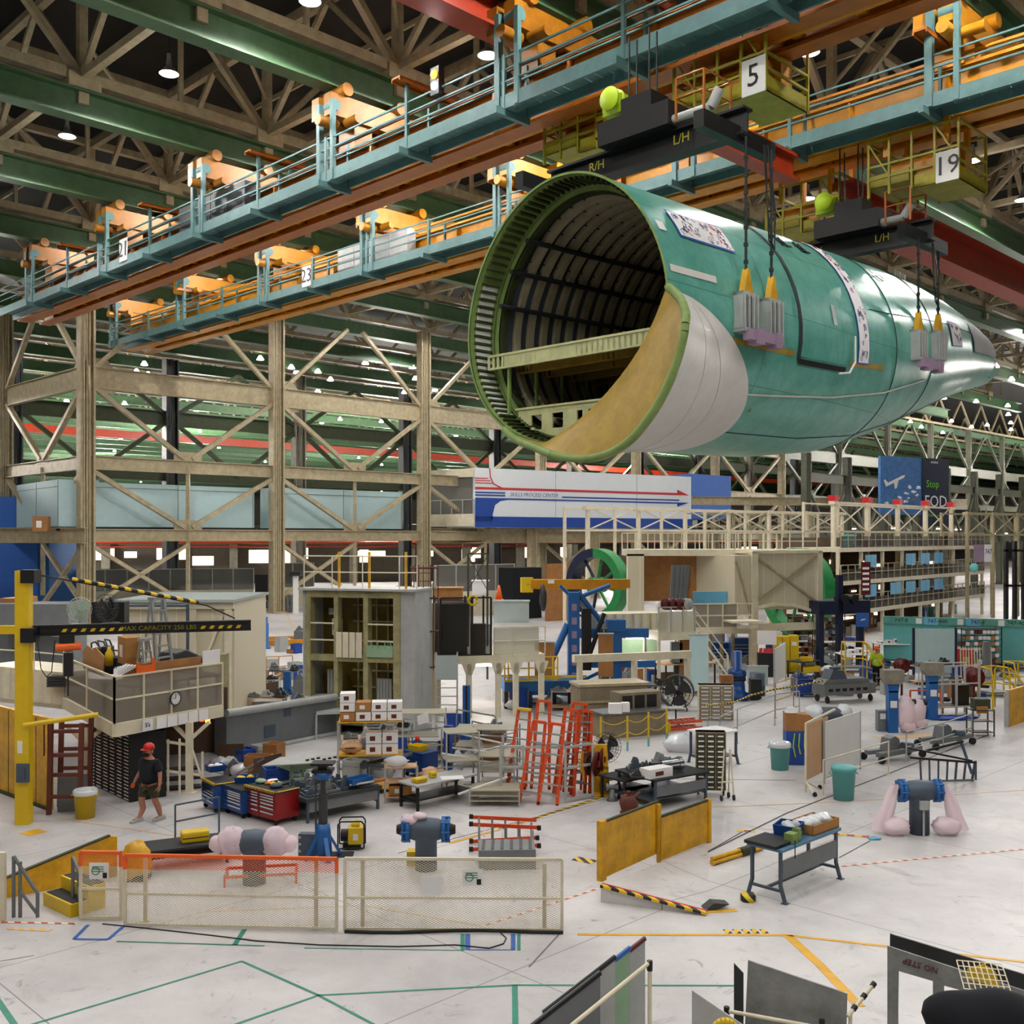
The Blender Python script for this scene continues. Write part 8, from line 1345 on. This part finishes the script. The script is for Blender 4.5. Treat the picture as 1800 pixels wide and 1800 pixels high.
for (px,py,w_,tp,lab) in ((1480,1163,1.6,1150,'pale table stacked with white boxes beyond the lime worker'),(1545,1150,2.0,1132,'wide table with long white trays before the teal wall')):
    c,w2_,h = table((px,py+20),(px+55,py+20),tp,1.0,lab,'paper','grey')
    for k in range(4): carton(onto(c,.1+.38*k,.2,h),0,.34,.5,.12+.08*(k%3),'white box on the %s table'%('pale' if px==1480 else 'wide'),'paper')['group'] = 'white boxes on the %s table'%('pale' if px==1480 else 'wide')
for (px,py,w_,h_,m,lab,nm) in ((1352,1160,1.6,1.2,'royal','blue storage cabinets in shade under the booth deck','storage_cabinet'),(1286,1150,1.2,1.3,'blue_tool','dark blue cabinet in shade beside the booth post','storage_cabinet'),(1250,1145,1.5,.9,'blue_tool','low blue machine bed under the mezzanine deck','machine_bed')):
    t = T(nm,lab,'cabinet',G(px,py+12)); mb = MB(); mb.box(0,0,0,w_,.8,h_); mb.build('body',m,t); mb = MB(); [mb.box(.05,-.02,.1+.2*k,w_-.05,0,.14+.2*k) for k in range(int(h_/.2)-1)]; mb.build('drawer_line','light_grey',t)
# white covered bundle and misc by the tool station
t = T('wrapped_motor','dark motor draped with white sheets behind the tool station','motor',G(1432,1300)); mb = MB(); mb.blob((0,0,.9),.35,.3,.3,14,8,.15,3); mb.blob((1.0,0,.95),.3,.28,.28,14,8,.15,7); mb.build('sheet','plastic_wrap',t); mb = MB(); mb.tube((.1,0,.9),(.9,0,.9),.24,12); mb.box(-.2,-.2,0,1.2,.3,.6); mb.build('motor_body','duct_grey',t)
# scattered small floor and shelf objects filling the busy middle ground
rd = random.Random(77); NM = [('fixture_block','grey','machined part'),('wood_crate','wood','crate'),('cable_coil','black','cable'),('parts_tray','light_grey','tray'),('blue_tray','royal','tray'),('bagged_bundle','plastic_wrap','bundle'),('steel_profile','alu','profile'),('brown_board','brown','board')]
ZN = [('in the busy strip before the EXIT tower',(600,700),(1330,1375),26),('between the racks and the dark cage',(760,880),(1300,1345),26),('beneath the blue assembly fixture',(880,1060),(1195,1250),30),('behind the console desk',(1080,1180),(1195,1225),18),('near the tooling carriage',(1390,1560),(1160,1225),34),('along the far aisle',(400,525),(1130,1265),30),('beyond the blue columns',(1590,1760),(1165,1235),30),('under the beige booth',(1230,1450),(1130,1170),26),('on the far floor by the platform',(1460,1540),(1108,1135),12),('behind the blue tool cabinets',(380,510),(1345,1395),24),('at the foot of the pallet stack',(560,760),(1085,1130),10)]
adj = {'fixture_block':'grey ribbed fixture block','wood_crate':'small brown wooden crate','cable_coil':'black coiled cable','parts_tray':'pale parts tray','blue_tray':'blue parts tray','bagged_bundle':'white bagged bundle','steel_profile':'loose bright steel profile','brown_board':'brown leaning board'}
for zn,(xa,xb),(ya,yb_),n in ZN:
    for k in range(n):
        nm, m, cat = NM[k%8]; px, py = rd.uniform(xa,xb), rd.uniform(ya,yb_); p = G(px,py); t = T(nm,'%s %s'%(adj[nm],zn),cat,p,rd.uniform(-.5,.9),'%s pieces %s'%(nm.replace('_',' '),zn)); s = rd.uniform(.75,1.25); mb = MB(); hb = rd.choice((0,.0,.35,.6))
        if nm == 'fixture_block': mb.box(0,0,0,.6*s,.4*s,.2*s+hb); mb.prism([(0,.2*s+hb),(.25*s,.5*s+hb),(.5*s,.25*s+hb)],.1,.2); mb.tube((.1,.2,.3*s+hb),(.6*s,.2,.32*s+hb),.05,7)
        elif nm in ('wood_crate','parts_tray','blue_tray'): w_ = .6*s; mb.box(0,0,0,w_,.45,.03); [mb.box(*q) for q in ((0,0,0,w_,.02,.25*s+hb),(0,.43,0,w_,.45,.25*s+hb),(0,0,0,.02,.45,.25*s+hb),(w_-.02,0,0,w_,.45,.25*s+hb),(0,0,.1+hb,w_,.45,.12+hb))]
        elif nm == 'cable_coil': [mb.path([(.25*s*math.cos(a*.628),.25*s*math.sin(a*.628),.03+.04*q) for a in range(10)],.025,5,True) for q in range(3)]
        elif nm == 'bagged_bundle': mb.blob((0,0,.18*s),.32*s,.25*s,.2*s,11,7,.2,k)
        elif nm == 'steel_profile': mb.bar((0,0,.05),(1.2*s,.2,.05+hb),.07,.05); mb.bar((0,.15,.05),(1.1*s,.3,.05+hb*.6),.05,.04)
        else: mb.prism([(0,0),(.7*s,0),(.7*s,.6*s),(0,.55*s)],0,.04)
        mb.build('body' if nm != 'cable_coil' else 'cable',m,t)
# waist-high racks giving the busy strips their height
for k,(px,py,w_,h_,lab) in enumerate(((430,1262,1.6,.8,'pale trestle table with mats in the far aisle'),(415,1232,1.8,.9,'perforated white rail bench in the far aisle'),(470,1218,1.4,1.0,'pale trestle beside the blue tripod jack'),(600,1352,1.6,.9,'low pale rack before the tower step'),(640,1340,1.4,1.1,'pale rack with cartons before the tower'),(890,1240,1.8,.9,'pale rack below the yellow guard rails'),(970,1250,2.0,.8,'pale long bench at the blue fixture foot'),(1460,1172,1.8,.9,'pale bench before the lime worker'),(1400,1225,1.2,.8,'pale machine stand beside the tooling carriage'),(1615,1205,2.0,.9,'long pale bench behind the blue columns'),(1700,1225,2.4,.85,'long dark edged bench behind the work stand'),(1120,1240,1.4,.8,'small pale bench at the console desk end'))):
    r_ = shelf_rack(G(px,py),R((k*37)%24-6),w_,.8,h_,2,lab,'light_grey',('plywood','light_grey','grey')[k%3],nm='trestle_bench',cat='bench')
    for i in range(3): casting(onto(r_,.05+w_*i/3,.1,h_),r_.rotation_euler[2],(w_*.28,.5,.15+.1*((i+k)%3)),'small fixture on the %s'%lab.split(' in ')[0].split(' beside ')[0].split(' before ')[0].split(' behind ')[0]+' number' if 0 else 'ribbed fixture resting on the %s'%lab, k*3+i, ('grey','light_grey','dark_grey')[i], grp='fixtures on bench %s'%'abcdefghijkl'[k])
# ---------------- separate repeated parts into objects of their own
def split_parts(names):
    for o in list(COL.objects):
        if o.type != 'MESH' or o.parent is None or o.name.split('.')[0] not in names: continue
        me = o.data; n = len(me.vertices); par = list(range(n))
        def f(x):
            while par[x] != x: par[x] = par[par[x]]; x = par[x]
            return x
        for p in me.polygons:
            v = p.vertices; a = f(v[0])
            for k in v[1:]: par[f(k)] = a
        gr = {}
        for i in range(n): gr.setdefault(f(i), []).append(i)
        if len(gr) < 2: continue
        B = []
        for g in gr.values():
            c = [me.vertices[i].co for i in g]; B.append([[min(q[k] for q in c)-.015 for k in range(3)], [max(q[k] for q in c)+.015 for k in range(3)], set(g)])
        ch = True
        while ch:
            ch = False
            for i in range(len(B)):
                for j in range(i+1, len(B)):
                    a, b = B[i], B[j]
                    if all(a[0][k] <= b[1][k] and b[0][k] <= a[1][k] for k in range(3)):
                        B[i] = [[min(a[0][k], b[0][k]) for k in range(3)], [max(a[1][k], b[1][k]) for k in range(3)], a[2]|b[2]]; B.pop(j); ch = True; break
                if ch: break
        if len(B) < 2: continue
        nm = o.name.split('.')[0]; sm = [p.use_smooth for p in me.polygons]
        for lo, hi, st in B:
            ids = sorted(st); mp = {v: k for k, v in enumerate(ids)}; ps = [p for p in me.polygons if p.vertices[0] in st]
            m2 = bpy.data.meshes.new(nm); m2.from_pydata([me.vertices[i].co for i in ids], [], [[mp[v] for v in p.vertices] for p in ps])
            for m in me.materials: m2.materials.append(m)
            m2.polygons.foreach_set('material_index', [p.material_index for p in ps]); m2.polygons.foreach_set('use_smooth', [p.use_smooth for p in ps]); m2.update()
            q = bpy.data.objects.new(nm, m2); COL.objects.link(q); q.parent = o.parent
        bpy.data.objects.remove(o)
split_parts({'leg','post','portal_post','glow_shelf','pilaster','picture_tile','support_leg','hanger','lit_strip','mast','yellow_dash','stud','end_boot','wheel','caster','foot','joint','leaflet','vertical_duct','arm','prop','side_wall','frame','pulley','notice','end_post','opening','mesh_wall','boss'})
